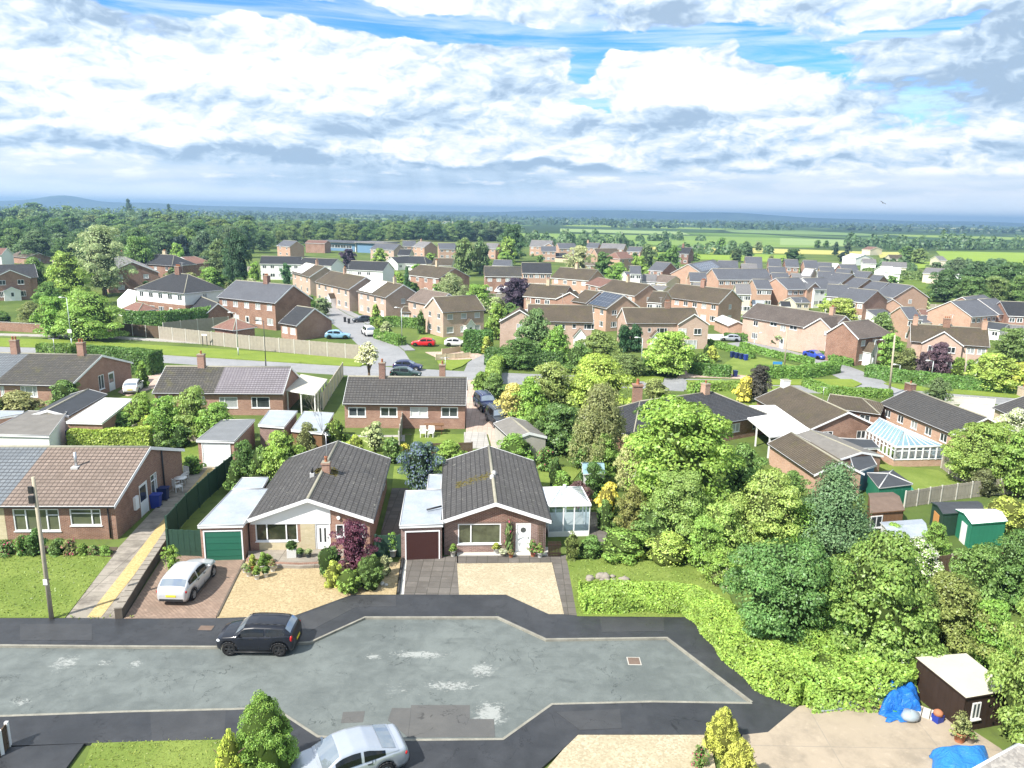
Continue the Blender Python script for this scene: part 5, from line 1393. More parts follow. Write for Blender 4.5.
lean('cream roofed carport on posts beside the lilac tiled bungalow', [(285.5, 390), (315, 394.5), (327.5, 379), (301, 374)], 2.4, (2, 4, 1, 1), 'cream_sheet_roof', 'carport', 'carport')
flat_garage('flat roofed store with dull white roof behind the lilac tiled bungalow', [(258, 425), (284, 427), (297.5, 411), (269, 410.5)], 2.3, 'purple_brick', 'pale_sheet_roof')
flat_garage('flat garage with streaked pale roof next to the bare leaning tree', [(291, 430), (322, 433), (334, 413), (304, 411.5)], 2.3, 'brown_timber', 'pale_sheet_roof')
flat_garage('brick garage with white door and grey felt roof behind the green fence', [(196, 440.5), (234, 441.5), (255, 419.5), (222, 420)], 2.35, 'red_brick', 'felt_grey', (.12, .88, 2.1), 'white_upvc', 'garage')
flat_garage('long white walled garage with grey felt roof behind the brown tiled bungalow', [(-18, 434), (49, 436), (67, 412), (28, 411)], 2.5, 'white_render', 'asbestos_sheet', name='garage')
flat_garage('red edged low garage roof at the left edge of the photo', [(-40, 424), (22, 414), (24, 411), (-20, 411)], 2.5, 'red_brick', 'pale_sheet_roof')
GG = House('small grey roofed garage with cream rendered side between the bungalows', (47, 410), (88, 389), 2.9, 2.35, 3.6, 'cream_render', 'felt_dark', name='garage', cat='garage', ov=.05, oe=.1, thick=.08)
flat_garage('brick outbuilding with large clean white flat roof', [(66, 422), (102, 423), (133, 399), (104, 398)], 2.4, 'brown_brick', 'white_sheet_roof')
House('grey garage with low pitched felt roof beside the parked dark vehicles', (510.5, 417), (529.5, 432.5), 2.65, 2.15, 3.3, 'concrete', 'asbestos_sheet', name='garage', cat='garage', ov=.06, oe=.1, thick=.07)
slab('patio', [(74, 442), (130, 442), (138, 425), (78, 425)], .05, 'red_paving')
slab('lawn', [(180, 470), (200, 472), (200, 440), (182, 440)], .05, 'lawn_grass')
slab('driveway', [(128, 396), (160, 386), (168, 372), (142, 374), (118, 392)], .05, 'pink_paving')
slab('patio', [(340, 441), (405, 441), (405, 435), (340, 435)], .05, 'path_slabs')
slab('patio', [(404, 434), (505, 434), (508, 446), (492, 448), (488, 434)], .045, 'pink_paving')
slab('driveway', [(466, 434), (500, 434), (500, 440), (520, 445), (500, 400), (492, 380), (466, 380)], .05, 'pink_paving')
slab('lawn', [(345, 456), (398, 452), (402, 437), (345, 437)], .055, 'lawn_grass')
slab('lawn', [(410, 445), (464, 445), (464, 434), (412, 434)], .056, 'lawn_grass')
slab('lawn', [(538, 488), (568, 486), (583, 468), (540, 464)], .055, 'lawn_grass')
slab('lawn', [(392, 488), (408, 488), (408, 466), (394, 466)], .055, 'lawn_grass')
slab('path', [(464, 448), (490, 448), (486, 432), (464, 432)], .06, 'path_slabs')
for zi, q in enumerate(([(150, 712), (226, 710), (224, 739), (152, 741)], [(300, 616), (352, 596), (396, 596), (396, 606), (356, 607), (308, 632)], [(600, 618), (664, 617.5), (664, 631), (602, 632)], [(20, 624), (92, 624), (92, 640), (20, 640)], [(556, 712), (620, 709), (622, 728), (580, 730)])):
 slab('pavement_patch', q, KZ+.004+.002*zi, 'patch_pavement')
main = [P(*q) for q in ((-160, 345), (-60, 348), (60, 351), (200, 360), (330, 369), (450, 376), (560, 380.5), (680, 384), (800, 387), (870, 390.5), (960, 396), (1060, 403), (1200, 415))]
strip('main_road', main, 6.2, .020, 'far_road')
side1 = [P(*q) for q in ((392, 366), (385, 352), (366, 335), (346, 322), (331, 314), (318, 305))]
strip('side_road', side1, 5.6, .016, 'far_road')
side2 = [P(*q) for q in ((874, 389), (862, 380), (843, 371), (820, 362), (790, 355), (768, 349), (735, 342.5))]
strip('side_road', side2, 5.2, .016, 'far_road')
strip('pavement', [p+Vector((0, 0, 0)) for p in main[:5]], 1.7, .12, 'path_slabs', 11.6)
strip('pavement', side1[1:], 1.5, .12, 'far_road', -3.7)
slab('verge', [(-160, 334), (0, 338), (60, 339.5), (200, 347.5), (300, 354), (355, 359), (368, 362.5), (360, 366), (330, 364.5), (200, 356.5), (60, 347.5), (-60, 344.5), (-160, 342)], .13, 'verge_grass')
slab('verge', [(437, 360.5), (472, 359), (462, 366), (452, 369.5), (440, 366)], .13, 'verge_grass')
slab('verge', [(560, 377), (600, 375), (640, 375.5), (664, 377), (663, 381.5), (600, 378.5)], .13, 'verge_grass')
slab('verge', [(686, 380), (760, 380), (800, 379), (852, 379), (862, 383.5), (855, 386.5), (800, 384.5), (690, 383)], .13, 'verge_grass')
slab('verge', [(884, 383), (930, 387), (980, 391), (1060, 397), (1060, 400.5), (960, 393.5), (900, 388.5)], .13, 'verge_grass')
slab('driveway', [(425, 352), (470, 351), (490, 357), (470, 360), (440, 359)], .05, 'pink_paving')
slab('driveway', [(468, 362), (486, 353), (494, 353), (489, 372), (478, 380), (462, 376)], .06, 'far_road')
slab('driveway', [(664, 390), (668, 378), (683, 378), (684, 391)], .05, 'far_road')
slab('path', [(676, 378), (684, 371), (730, 374), (760, 377), (757, 379), (700, 377)], .06, 'pink_paving')
slab('lawn', [(712, 372), (740, 353), (800, 366), (790, 378), (750, 377)], .05, 'lawn_grass')
slab('lawn', [(416, 342), (470, 346), (470, 338), (420, 335)], .04, 'lawn_grass')
slab('lawn', [(690, 384.5), (780, 386), (775, 420), (735, 405), (700, 392)], .03, 'lawn_grass')
slab('lawn', [(875, 489), (960, 492), (965, 486), (938, 470), (880, 464)], .06, 'lawn_grass')
slab('lawn', [(690, 520), (740, 520), (770, 475), (700, 470)], .03, 'rough_grass')
slab('patio', [(745, 340), (668, 340), (668, 334), (740, 334)], .03, 'pale_concrete')
ROOF, SLA = 'brown_aged_tiles', 'grey_slate'
def H2(label, p1, p2, D=8.2, wall='pink_brick', roof=ROOF, zr=7.6, ze=5.0, **k):
 k.setdefault('auto', (('F', 3, '2', None, (1,)), ('R', 1)))
 return House(label, p1, p2, zr, ze, D, wall, roof, cat=k.pop('cat', 'house'), **k)
H2('brick house at the left edge with a front gable and two pairs of upper windows', (-60, 266), (34.5, 264), 9.0, 'red_brick', 'black_slate', cross=(3.6, 7.6, .6, 6.9), auto=(('C', 2), ('R', 1)), zr=7.7).porch('C', -.2, 3.2, 1.3, 2.3, 3.1, roof='black_slate')
H2('house with a white window band under a brown roof at the far left edge', (-60, 247), (7, 248), 8, 'white_render', 'red_roof_tiles', zr=6.8, ze=4.6, auto=(('F', 4),))
House('low brown roofed bungalow with white verges among the left trees', (20, 251), (38, 252.5), 4.2, 2.4, 9, 'red_brick', 'brown_pantiles', auto=(('R', 1),), cat='bungalow', name='bungalow')
Bh = H2('brick house with white bargeboards on a big gable beside the hipped white house', (121, 255), (132, 261.5), 12.5, 'red_brick', 'light_grey_tiles', zr=7.9, chims=[(.1, 0, 1.0, 1.0, .7, 'dark_brick', 2)], auto=(('R', 2, '2', 'pale_blind'), ('F', 2)))
H2('house under a dark hipped roof with a wide pale chimney behind the white house', (157, 254), (174, 255), 9, 'brown_brick', 'black_slate', zr=7.8, hipL=3.5, hipR=4.2, chims=[(.4, .4, 1.2, 1.3, .7, 'pale_brick', 3)], auto=(('F', 3),))
H2('brown roofed house with a skylight seen over the dark hipped roof', (181, 257), (194, 256), 8.5, 'brown_brick', 'red_roof_tiles', zr=7.0, hipR=3.5, auto=(('R', 1),))
Ch = H2('hipped roof semi with white rendered upper storey above brick', (134, 288.5), (184, 293.5), 9.6, 'brown_brick', 'black_slate', by='eave', hipL=5.6, hipR=4.6, zr=8.0, bands=((2.75, 'white_render'),), chims=[(.35, 0, 1.2, 1.3, .8, 'dark_brick', 4)],
  auto=(('F', 5, '2', 'window_glass', (3,)), ('R', 1)))
lean('low white lean-to with glazed front left of the hipped white house', [(117, 300), (135, 304), (137, 291), (128, 289)], 2.9, (2, 1, 1, 1), 'white_sheet_roof', 'lean_to', 'lean-to', ('white_render', (0,)))
House('catslide slate outhouse on the right side of the hipped white house', (190, 292), (218, 303), 4.3, 2.3, 5, 'brown_brick', 'black_slate', name='outhouse', cat='outhouse', auto=(('F', 1),))
House('small square brick porch with red hipped tiles before the hipped white house', (136, 302), (143, 303), 3.6, 2.5, 3.6, 'brown_brick', 'red_roof_tiles', name='porch_house', cat='porch', hipL=1.4, hipR=1.4)
Dh = H2('grey roofed semi with a broad brick gable facing the junction', (236, 280), (293.5, 285), 9.4, 'brown_brick', 'grey_slate', zr=7.9, chims=[(.55, 0, 1.2, 1.1, .8, 'dark_brick', 3)], auto=(('F', 5, '2', 'net_curtain', (2,)),))
House('brick garage with steep black roof and white verges by the junction', (297, 305.6), (314.8, 308.2), 5.0, 2.5, 7.6, 'red_brick', 'black_slate', name='garage', cat='garage', auto=(('F', 2, '2', 'pale_blind'),))
House('small brick outhouse with a brown pyramid roof behind the pale fence', (232, 318), (236, 318.5), 3.8, 2.4, 4.6, 'brown_brick', 'red_roof_tiles', name='outhouse', cat='outhouse', hipL=2, hipR=2)
E1 = H2('semi with a white roof panel, farthest of the row by the side road', (306, 262.5), (325, 266.5), 8.6, panel=(.04, .52, .1, .95, 'white_sheet_roof'), chims=[(.6, 0, 1.1, .6, .6, 'orange_brick', 1)])
E2 = H2('brown roofed semi in the middle of the row by the side road', (331, 270.6), (366, 277), 8.6, chims=[(.42, 0, 1.1, .6, .6, 'orange_brick', 2)], auto=(('F', 5, '2', None, (2,)), ('R', 1)))
E3 = H2('semi with a white panel on its brown roof, nearest the road junction', (374, 279), (403.5, 284.5), 8.8, panel=(.03, .5, .08, .95, 'white_sheet_roof'), chims=[(.72, 0, 1.1, .6, .6, 'pale_brick', 1)], auto=(('F', 4, '2', None, (2,)), ('R', 1, '2', 'net_curtain')))
E2.porch('F', 1.2, 1.9, 1.3, 2.3, 3.3)
House('flat fronted brick outhouse below the gable by the junction', (404, 306), (414, 306.5), 3.4, 2.4, 4, 'pink_brick', 'brown_aged_tiles', name='outhouse', cat='outhouse', auto=(('F', 1),))
F1 = H2('long dark roofed terrace with cream gable and white front', (261.5, 256), (302, 256.5), 8, 'white_render', 'black_slate', zr=7.2, auto=(('F', 5),), far=True)
H2('dark roofed terrace tucked behind the first panelled semi', (304, 257.5), (338, 259), 8, 'white_render', 'black_slate', zr=7.0, far=True, auto=())
F3 = H2('dark roofed white fronted terrace with a brick gable to its left', (351, 260.5), (389, 262), 8.5, 'white_render', 'black_slate', zr=7.4, auto=(('F', 4, '2', None, (1,)),), far=True)
Gh = H2('broad brown roofed house with a red end gable behind the willow', (420, 264.5), (455, 268), 11.5, 'red_brick', ROOF, zr=7.6, chims=[(.5, 0, 1.5, .7, .7, 'pale_brick', 2)], auto=(('F', 4),), far=True)
Hh = H2('pink brick house with three upper windows and white porch behind the red car', (433, 297), (475.5, 295), 8.4, 'pink_brick', 'brown_aged_tiles', zr=7.6, auto=(('F', 3, '1', 'net_curtain'), ('L', 2)))
Hh.porch('F', .9, 1.9, 1.2, 2.4, 3.5)
H2('tan roofed wing with white door behind the pink house', (421.5, 288.5), (449, 293.5), 7.5, 'pink_brick', 'brown_pantiles', zr=7.4, auto=(('F', 2),))
Ih = H2('brick house with dark roof and white windows left of the copper tree', (484, 266), (521, 266.5), 8.6, 'red_brick', 'mossy_dark_tiles', zr=7.6, auto=(('F', 4, '2', 'net_curtain', (1,)), ('L', 1)), far=True)
Lh = H2('brown roofed semi with white gabled porch above the laurel bushes', (528, 304), (592.5, 305.5), 8.4, 'pink_brick', ROOF, zr=7.6, cross=(-7.4, 7.4, 1.2, 7.2), chims=[(.0, .6, 1.0, .8, .8, 'pale_brick', 2)], auto=(('C', 1), ), wins=[('F', 'px', 555, 324, 565, 329.5, '3'), ('F', 'px', 572.5, 324, 576, 328.5, '1'), ('F', 'px', 584, 324, 594, 329.5, '3')])
Lh.porch('F', 3.6, 2.2, 1.4, 2.5, 3.9)
Mh = H2('gable ended semi with blue solar panels across its front roof', (604.5, 291.5), (624, 295), 9, 'orange_brick', ROOF, zr=7.8, panel=(.03, .97, .06, .96), auto=(('F', 2), ('R', 2)))
H2('brown roof just behind the solar panelled semi', (585, 289.5), (600, 291.5), 8.5, 'red_brick', ROOF, zr=7.4, auto=())
Nh = H2('brown roofed semi with a tall front gable to the right of its dark cypresses', (622, 307.5), (695, 308), 8.6, 'pink_brick', ROOF, zr=7.6, cross=(5.8, 6.6, .9, 7.1), chims=[(.62, .2, 1.2, 1.0, .8, 'brown_brick', 3)],
  wins=[('F', 'px', 657, 328, 667, 334, '3'), ('F', 'px', 648, 328, 651, 332, '1'), ('C', 'px', 678.5, 328.5, 686, 335, '2', 'pale_blind'), ('C', 'px', 694, 328.5, 701, 334.5, '2'), ('C', 'px', 684, 340, 696, 353, '3', 'net_curtain')], auto=(('R', 1),))
Nh.porch('F', -1.6, 2., 1.3, 2.4, 3.6)
Oh = H2('large brown roofed house with moss streaks and two windows in its red gable', (676, 283.5), (732.5, 289.5), 9.4, 'orange_brick', ROOF, zr=8.0, chims=[(.50, 0, 1.3, 1.1, .8, 'red_brick', 4)], auto=(('F', 6, '2', None, (2,)), ('R', 1)))
House('red lean-to with white roof below the large red gable', (723, 315), (738, 321), 3.4, 2.4, 4.4, 'orange_brick', 'white_sheet_roof', name='outhouse', cat='outhouse')
Qh = H2('long pink terrace with mottled brown roof and a bay windowed front gable', (757, 303), (846, 316), 8.6, 'pink_brick', 'mottled_brown_tiles', zr=7.7, cross=(9.4, 7.4, .8, 7.4), chims=[(.86, 0, 1.2, .9, .7, 'orange_brick', 2)],
  wins=[('F', 'px', 770.5, 319, 777, 324.5, '2'), ('F', 'px', 790, 322, 797, 328, '2'), ('F', 'px', 812, 326, 819, 331.5, '2'), ('F', 'px', 810, 337, 817, 345, '2'), ('C', 'px', 825, 331, 830, 335.5, '2'), ('C', 'px', 837, 332, 843, 337, '2'), ('C', 'px', 826, 342, 838, 353, '3', 'pale_blind')])
House('brown gabled wing at the right end of the long pink terrace', (843, 322), (868.5, 319.5), 7.6, 5.0, 7.0, 'brown_brick', 'mottled_brown_tiles', hipL=0., hipR=3.2, auto=(('F', 3, '1', 'net_curtain'),)).porch('F', -.6, 2.0, 1.5, 2.6, 4.2)
Rh = H2('wide brick semi with two gabled wings and a black porch roof', (910.5, 323.5), (988, 328.5), 8.0, 'pink_brick', ROOF, zr=7.7, cross=(-1.2, 6.6, .8, 7.3), chims=[(.47, 0, 1.2, 1.1, .8, 'brown_brick', 3), (.06, 0, 1.2, .8, .7, 'orange_brick', 2), (.95, 0, 1.2, .8, .7, 'orange_brick', 2)], auto=(('F', 7, '2', 'net_curtain', (1,)), ('C', 2)))
Rh.porch('F', 5.2, 1.8, 1.3, 2.3, 3.4, roof='black_slate')
S1 = House('bungalow with black slate hipped roof and brick chimney behind the big lime tree', (640, 401), (712, 391.5), 4.9, 2.4, 9.2, 'brown_brick', 'black_slate', name='bungalow', cat='bungalow', hipL=4.5, hipR=5.4, chims=[(.90, 0, 1.0, .8, .8, 'orange_brick', 1)], auto=(('F', 6, '2', None, (2,)),))
chm = thing('chimney_stack', 'tall brick chimney rising behind the big lime tree', 'chimney', P(635, 433, 0)); pz = height_at(chm.location, 635, 382)
b = MB(); b.box((-.42, -.36, 0), (.42, .36, pz-.35)); b.box((-.5, -.44, pz-.35), (.5, .44, pz-.2)); b.lathe([(.16, pz-.2), (.13, pz+.25), (.17, pz+.3), (.1, pz+.3)], 9, 1); b.build('stack', ['brown_brick', 'terracotta'], chm)
W1 = House('brown roofed bungalow with white rendered chimney and brick gable beside the white flat roof', (787.5, 384), (849, 412), 4.5, 2.4, 9.6, 'brown_brick', 'brown_aged_tiles', name='bungalow', cat='bungalow', ov=.3, chims=[(.02, -.5, .8, 1.0, 1.0, 'white_render', 0)], auto=(('R', 2), ('F', 3)))
lean('clean white flat carport roof between the black slate bungalow and the brown roofed one', [(770, 437), (813, 431.5), (775, 405), (733, 406)], 2.55, (3, 3, 3, 3), 'white_sheet_roof', 'carport', 'carport')
House('low brown roofed wing with hipped end behind the large conservatory', (830, 394), (862, 398), 3.6, 2.4, 7, 'brown_brick', 'brown_aged_tiles', hipR=2.8, hipL=.0, name='outhouse', cat='outhouse', auto=(('F', 2),))
W2 = House('long grey roofed bungalow with white eaves right of the large conservatory', (910, 389), (988, 417.5), 4.6, 2.5, 9.0, 'orange_brick', 'dark_concrete_tiles', name='bungalow', cat='bungalow', ov=.35, chims=[(.0, 0, .7, 1.4, .9, 'dark_brick', 1)], auto=(('F', 5), ('R', 1)))
House('dark roofed bungalow with pale chimney cut by the right edge of the photo', (1030, 394), (1075, 412), 4.6, 2.5, 9.5, 'pale_brick', 'dark_concrete_tiles', name='bungalow', cat='bungalow', chims=[(-.1, -.4, .8, 1.2, .9, 'pale_brick', 1)])
slab('patio', [(955, 409), (1000, 421), (1015, 411), (965, 401)], .05, 'pale_concrete')
House('brick garage with brown humped roof and orange side wall below the white flat roof', (791, 432), (841, 462), 3.7, 2.4, 5.4, 'orange_brick', 'brown_aged_tiles', name='garage', cat='garage', ov=.15)
House('grey sheet roofed garage beside the brown humped garage', (810, 430), (862, 452), 3.0, 2.35, 6.0, 'brown_brick', 'asbestos_sheet', name='garage', cat='garage', ov=.1)
flat_garage('blue walled end store between the garages and the green summerhouse', [(855, 473), (877, 465), (869, 452), (850, 456)], 2.5, 'blue_wall', 'felt_dark', name='garden_store', cat='store')
flat_garage('low dark flat roof linking the bungalow and the garages', [(850, 449), (880, 448), (872, 440), (838, 438)], 2.4, 'brown_brick', 'felt_dark', name='link_roof', cat='store')
def big_conservatory():
 a = P(893, 467, 0); c = P(941, 466, 0); th = math.atan2(c.y-a.y, c.x-a.x); W = (c-a).length
 root = thing('conservatory', 'large white framed conservatory with blue glass roof on a brick base', 'conservatory', a, th)
 Ri = Matrix.Rotation(-th, 3, 'Z'); bk = Ri@(P(864, 449, 0.)-a)
 kc = KS(a); he, hr = 2.45*kc, 3.55*kc
 b = MB().prism([(0, 0), (W, 0), (W, 4.6), (W*.5+bk.x*.6, bk.y+3), (bk.x, bk.y)], 0, .85*kc); b.build('base_wall', 'orange_brick', root)
 f = MB(); g = MB()
 def wall(p, q, z0, n):
  p, q = Vector((*p, 0)), Vector((*q, 0)); d = (q-p)
  for i in range(n+1): r = p+d*i/n; f.box((r.x-.055, r.y-.055, z0), (r.x+.055, r.y+.055, he))
  f.tube(p+Vector((0, 0, z0+.04)), q+Vector((0, 0, z0+.04)), .055, n=4); f.tube(p+Vector((0, 0, he)), q+Vector((0, 0, he)), .09, n=4); f.tube(p+Vector((0, 0, he*.8)), q+Vector((0, 0, he*.8)), .03, n=4)
  g.poly([p+Vector((0, 0, z0)), q+Vector((0, 0, z0)), q+Vector((0, 0, he)), p+Vector((0, 0, he))])
 wall((0, 0), (W, 0), .85*kc, 7); wall((W, 0), (W, 4.6), .85*kc, 4); wall((0, 0), (bk.x, bk.y), .85*kc, 8)
 r = MB()
 def rafters(p0, p1, q0, q1, n):
  for i in range(n+1):
   a_ = Vector(p0).lerp(Vector(p1), i/n); c_ = Vector(q0).lerp(Vector(q1), i/n); f.tube(a_, c_, .035, n=4)
  r.poly([Vector(p0)-Vector((0, 0, .02)), Vector(p1)-Vector((0, 0, .02)), Vector(q1)-Vector((0, 0, .02)), Vector(q0)-Vector((0, 0, .02))])
 z = he+.05
 A, Bp, apx, rb = (0, 0, z), (W, 0, z), (W*.5, 2.2, hr), (bk.x+W*.45, bk.y+1.3, hr)
 rafters(A, Bp, apx, (apx[0]+.02, apx[1], hr), 7); rafters(Bp, (W, 4.6, z), apx, (W*.5+.6, 4.6, hr-.2), 6); rafters((bk.x, bk.y, z), A, rb, apx, 9); r.poly([(W*.5+.6, 4.6, hr-.2), apx, rb, (W, 5.6, z)])
 f.tube(apx, rb, .08, n=6)
 f.build('frame', 'white_upvc', root); g.build('glass', 'conservatory_glass', root); r.build('roof', 'polycarbonate', root)
big_conservatory()
def shed(label, pxs, zw, wall, roofm, rise=.5, name='shed', cat='shed', hip=False, win=None, door=None, trim=None, over=.15, pent=0., wm='white_paint'):
 """pxs: front left, front right, back right, back left corner of the eaves at height zw"""
 ks = KS(P(*pxs[0], 2)); zw *= ks; rise *= ks; pent *= ks; over *= ks; win = win and [(a, f, z*ks, w*ks, h*ks) for a, f, z, w, h in win]; door = door and (door[0], door[1], door[2]*ks, door[3]*ks, door[4])
 c = [P(x, y, zw) for x, y in pxs]; o = Vector((c[0].x, c[0].y, 0)); th = math.atan2(c[1].y-c[0].y, c[1].x-c[0].x); root = thing(name, label, cat, o, th); Ri = Matrix.Rotation(-th, 3, 'Z')
 q = [Ri@(Vector((p.x, p.y, 0))-o) for p in c]; cen = sum(q, Vector())/4; inn = [p+(cen-p).normalized()*over for p in q]
 hz = [zw-.02+(pent if i > 1 else 0) for i in range(4)]
 b = MB()
 for i in range(4):
  a, d = inn[i], inn[(i+1) % 4]; b.poly([(a.x, a.y, -.05), (d.x, d.y, -.05), (d.x, d.y, hz[(i+1) % 4]-.05), (a.x, a.y, hz[i]-.05)])
 n = 12
 for i in (0, 1, 3):      # board joints stand proud
  a, d = inn[i], inn[(i+1) % 4]; k = (d-a).normalized(); nn = Vector((k.y, -k.x, 0))*.012; m = max(3, int((d-a).length/.3))
  for j in range(m+1): p = a.lerp(d, j/m); b.poly([p-k*.02+nn+Vector((0, 0, 0)), p+k*.02+nn, p+k*.02+nn+Vector((0, 0, zw-.1)), p-k*.02+nn+Vector((0, 0, zw-.1))])
 b.build('wall', wall, root)
 r = MB(); t = .07
 def sheet(ps):
  U = [Vector(p) for p in ps]; r.poly(U); r.poly([p-Vector((0, 0, t)) for p in U][::-1], 1)
  for i in range(len(U)): e, h_ = U[i], U[(i+1) % len(U)]; r.poly([e, e-Vector((0, 0, t)), h_-Vector((0, 0, t)), h_], 1)
 Z = [Vector((p.x, p.y, zw+(pent if i > 1 else 0))) for i, p in enumerate(q)]
 if pent: sheet(Z)
 elif hip:
  ap = cen+Vector((0, 0, zw+rise))
  for i in range(4): sheet([Z[i], Z[(i+1) % 4], ap]); r.tube(Z[i]+Vector((0, 0, .01)), ap, .05, n=4, m=1)
 else:
  m0 = (Z[0]+Z[3])/2+Vector((0, 0, rise)); m1 = (Z[1]+Z[2])/2+Vector((0, 0, rise)); sheet([Z[0], Z[1], m1, m0]); sheet([Z[2], Z[3], m0, m1])
  for (i, j, m) in ((0, 3, m0), (1, 2, m1)):
   w = [inn[i], inn[j]]; MB().poly([(w[0].x, w[0].y, zw-.07), (w[1].x, w[1].y, zw-.07), ((w[0].x+w[1].x)/2, (w[0].y+w[1].y)/2, zw+rise-.09)]).build('gable', wall, root)
 r.build('roof', [roofm, trim or wall], root)
 if win:
  for (i, f, z, w, h) in win:
   a, d = inn[i], inn[(i+1) % 4]; p = a.lerp(d, f); k = (d-a).normalized(); e = link('window', window_meshes(w, h, '2', wm, 'window_glass')[0], root, p+Vector((0, 0, z))); e.rotation_euler.z = math.atan2(k.y, k.x)
   e.location += Vector((k.y, -k.x, 0))*.03; link('pane', window_meshes(w, h, '2', wm, 'window_glass')[1], e).location.y = -.055
 if door:
  i, f, w, h, m = door; a, d = inn[i], inn[(i+1) % 4]; p = a.lerp(d, f); k = (d-a).normalized(); e = link('door', MB().box((-w/2, -.05, 0), (w/2, -.015, h)).mesh('door', m), root, p); e.rotation_euler.z = math.atan2(k.y, k.x)
 return root
shed('green summerhouse with dark hipped glazed roof on the lawn by the conservatory', [(879, 488), (913, 484), (893, 470), (867, 473)], 2.1, 'mid_green_paint', 'felt_dark', .55, 'summerhouse', 'summerhouse', True, trim='lead_flashing')
slab('decking', [(878, 497), (916, 493), (912, 487), (880, 489)], .2, 'mid_green_paint')
shed('brown shed with rusty felt roof and white window frames by the conifer', [(870, 513), (905, 510), (893, 492), (868, 493)], 2.2, 'brown_timber', 'rusty_brown_felt', .45, win=((0, .2, 1.3, 1.2, 1.1),))
shed('long low glasshouse with milky white roof among the right bushes', [(890, 540), (929, 535), (922, 519), (880, 522)], 1.9, 'white_paint', 'pale_sheet_roof', .3, 'glasshouse', 'glasshouse')
shed('green and orange shed with black felt roof by the panelled fence', [(943, 514), (985, 511), (978, 501), (931, 502)], 2.2, 'dark_green_paint', 'felt_dark', .25, door=(3, .5, 1.2, 1.7, 'orange_timber'))
shed('green shed with broad white roof and white door panel', [(972, 524), (1008, 521), (995, 509), (955, 509)], 2.3, 'mid_green_paint', 'white_sheet_roof', .3, door=(3, .6, 1.0, 1.8, 'white_paint'))
shed('dark brown shed with pale pent roof and white framed window beside the tarpaulin', [(966, 698), (1013, 690), (966, 655), (915, 659)], 2.25, 'dark_brown_timber', 'cream_sheet_roof', .1, pent=.12, win=((0, .28, 1.25, .55, 1.0),), trim='dark_brown_timber')
def FH(label, p1, p2, D=8.5, wall='red_brick', roof='grey_slate', zr=7.6, ze=5.0, n=3, **k):
 k.setdefault('auto', (('F', n),)); k.setdefault('far', True)
 return House(label, p1, p2, zr, ze, D, wall, roof, **k)
def school():
 a = P(313, 250, 0); c = P(356, 252, 0); th = math.atan2(c.y-a.y, c.x-a.x); W = (c-a).length
 root = thing('school_building', 'flat roofed white and blue school block before the wood', 'school', a, th)
 MB().box((0, 0, 0), (W, 14, 4.2)).build('wall', 'white_render', root); MB().box((-1, -1.5, 4.2), (W+1, 15, 4.7)).build('roof', 'grey_slate', root)
 b = MB(); b.box((W*.42, -.2, .2), (W*.98, -.05, 3.8)); b.build('glazing', 'blue_wall', root)
 MB().box((W*.25, -.3, 0), (W*.42, -.05, 3.4)).build('brick_panel', 'orange_brick', root)
 for i in range(4): link('window', far_window(3.2, 1.6, 'window_glass'), root, (W*(.46+.13*i), -.25, 2.4))
 b = MB().box((W+3, -3, 0), (W+18, 9, 4.6)); b.build('wing_wall', 'blue_wall', root); MB().box((W+2, -4, 4.6), (W+19, 10, 5.2)).build('wing_roof', 'light_grey_tiles', root)
school()
FH('brick house with a dark roof alone among the hedges left of the school', (283.5, 240), (297, 241), 8, 'orange_brick', 'grey_slate', n=2)
FH('red roofed low block seen over the school', (308, 240), (328, 240.5), 9, 'red_brick', 'red_roof_tiles', zr=6.4, n=0)
FH('grey roofed block between the school and the brick estate', (376, 243), (400, 244), 10, 'pink_brick', 'grey_slate', n=3)
FH('brick house with long grey roof at the left end of the estate by the wood', (402.5, 240.6), (416, 240.8), 9, 'orange_brick', 'grey_slate', n=2)
FH('brick house with a low chimney beside the long grey roofed one', (419, 241.2), (431, 242), 8.5, 'orange_brick', 'light_grey_tiles', n=2, chims=[(.2, 0, 1, .8, .6, 'orange_brick', 1)])
FH('bright brick house with wide grey gable left of the tall cypresses', (438, 243), (455, 243.2), 9.5, 'orange_brick', 'grey_slate', n=3)
FH('brick house showing between the two tall cypresses and the dome of trees', (487, 243), (499, 243.4), 9, 'orange_brick', 'light_grey_tiles', n=2)
FH('brick gable beside the dark roadside tree at the middle of the estate', (504, 243.5), (515, 243.7), 9, 'orange_brick', 'red_roof_tiles', n=2)
FH('white bungalow with dark roof and skylights below the brick estate', (391, 257), (409, 256.5), 9, 'white_render', 'black_slate', zr=4.8, ze=2.6, n=3)
FH('white bungalow with a second dark hipped roof beside the skylit one', (410, 256), (424, 256.5), 10, 'white_render', 'black_slate', zr=5.2, ze=2.6, n=3, hipR=3)
FH('mossy brown roofed bungalow between white bungalows and cypress', (434, 258), (454, 258.5), 11, 'cream_render', 'brown_aged_tiles', zr=5, ze=2.6, n=3)
FH('white bungalow with grey roof right of the tall cypresses', (494, 259.5), (512, 260), 9, 'white_render', 'grey_slate', zr=4.6, ze=2.6, n=3)
FH('pale gabled house with long black roof right of the copper tree', (521.5, 262.5), (551, 263), 9, 'orange_brick', 'black_slate', n=5, zr=7.8)
FH('broad brown roofed house with a chimney and orange gable behind the solar panels', (560, 267), (598, 269.6), 9.6, 'orange_brick', ROOF, n=4, chims=[(.45, 0, 1.2, .8, .7, 'pale_brick', 2)], zr=7.8)
FH('brown roofed semi with a small red gable and satellite dish', (531, 283.5), (570, 286), 9, 'red_brick', ROOF, n=4, cross=(7.0, 7, .6, 6.8), chims=[(.45, 0, 1.2, .8, .7, 'pale_brick', 2)])
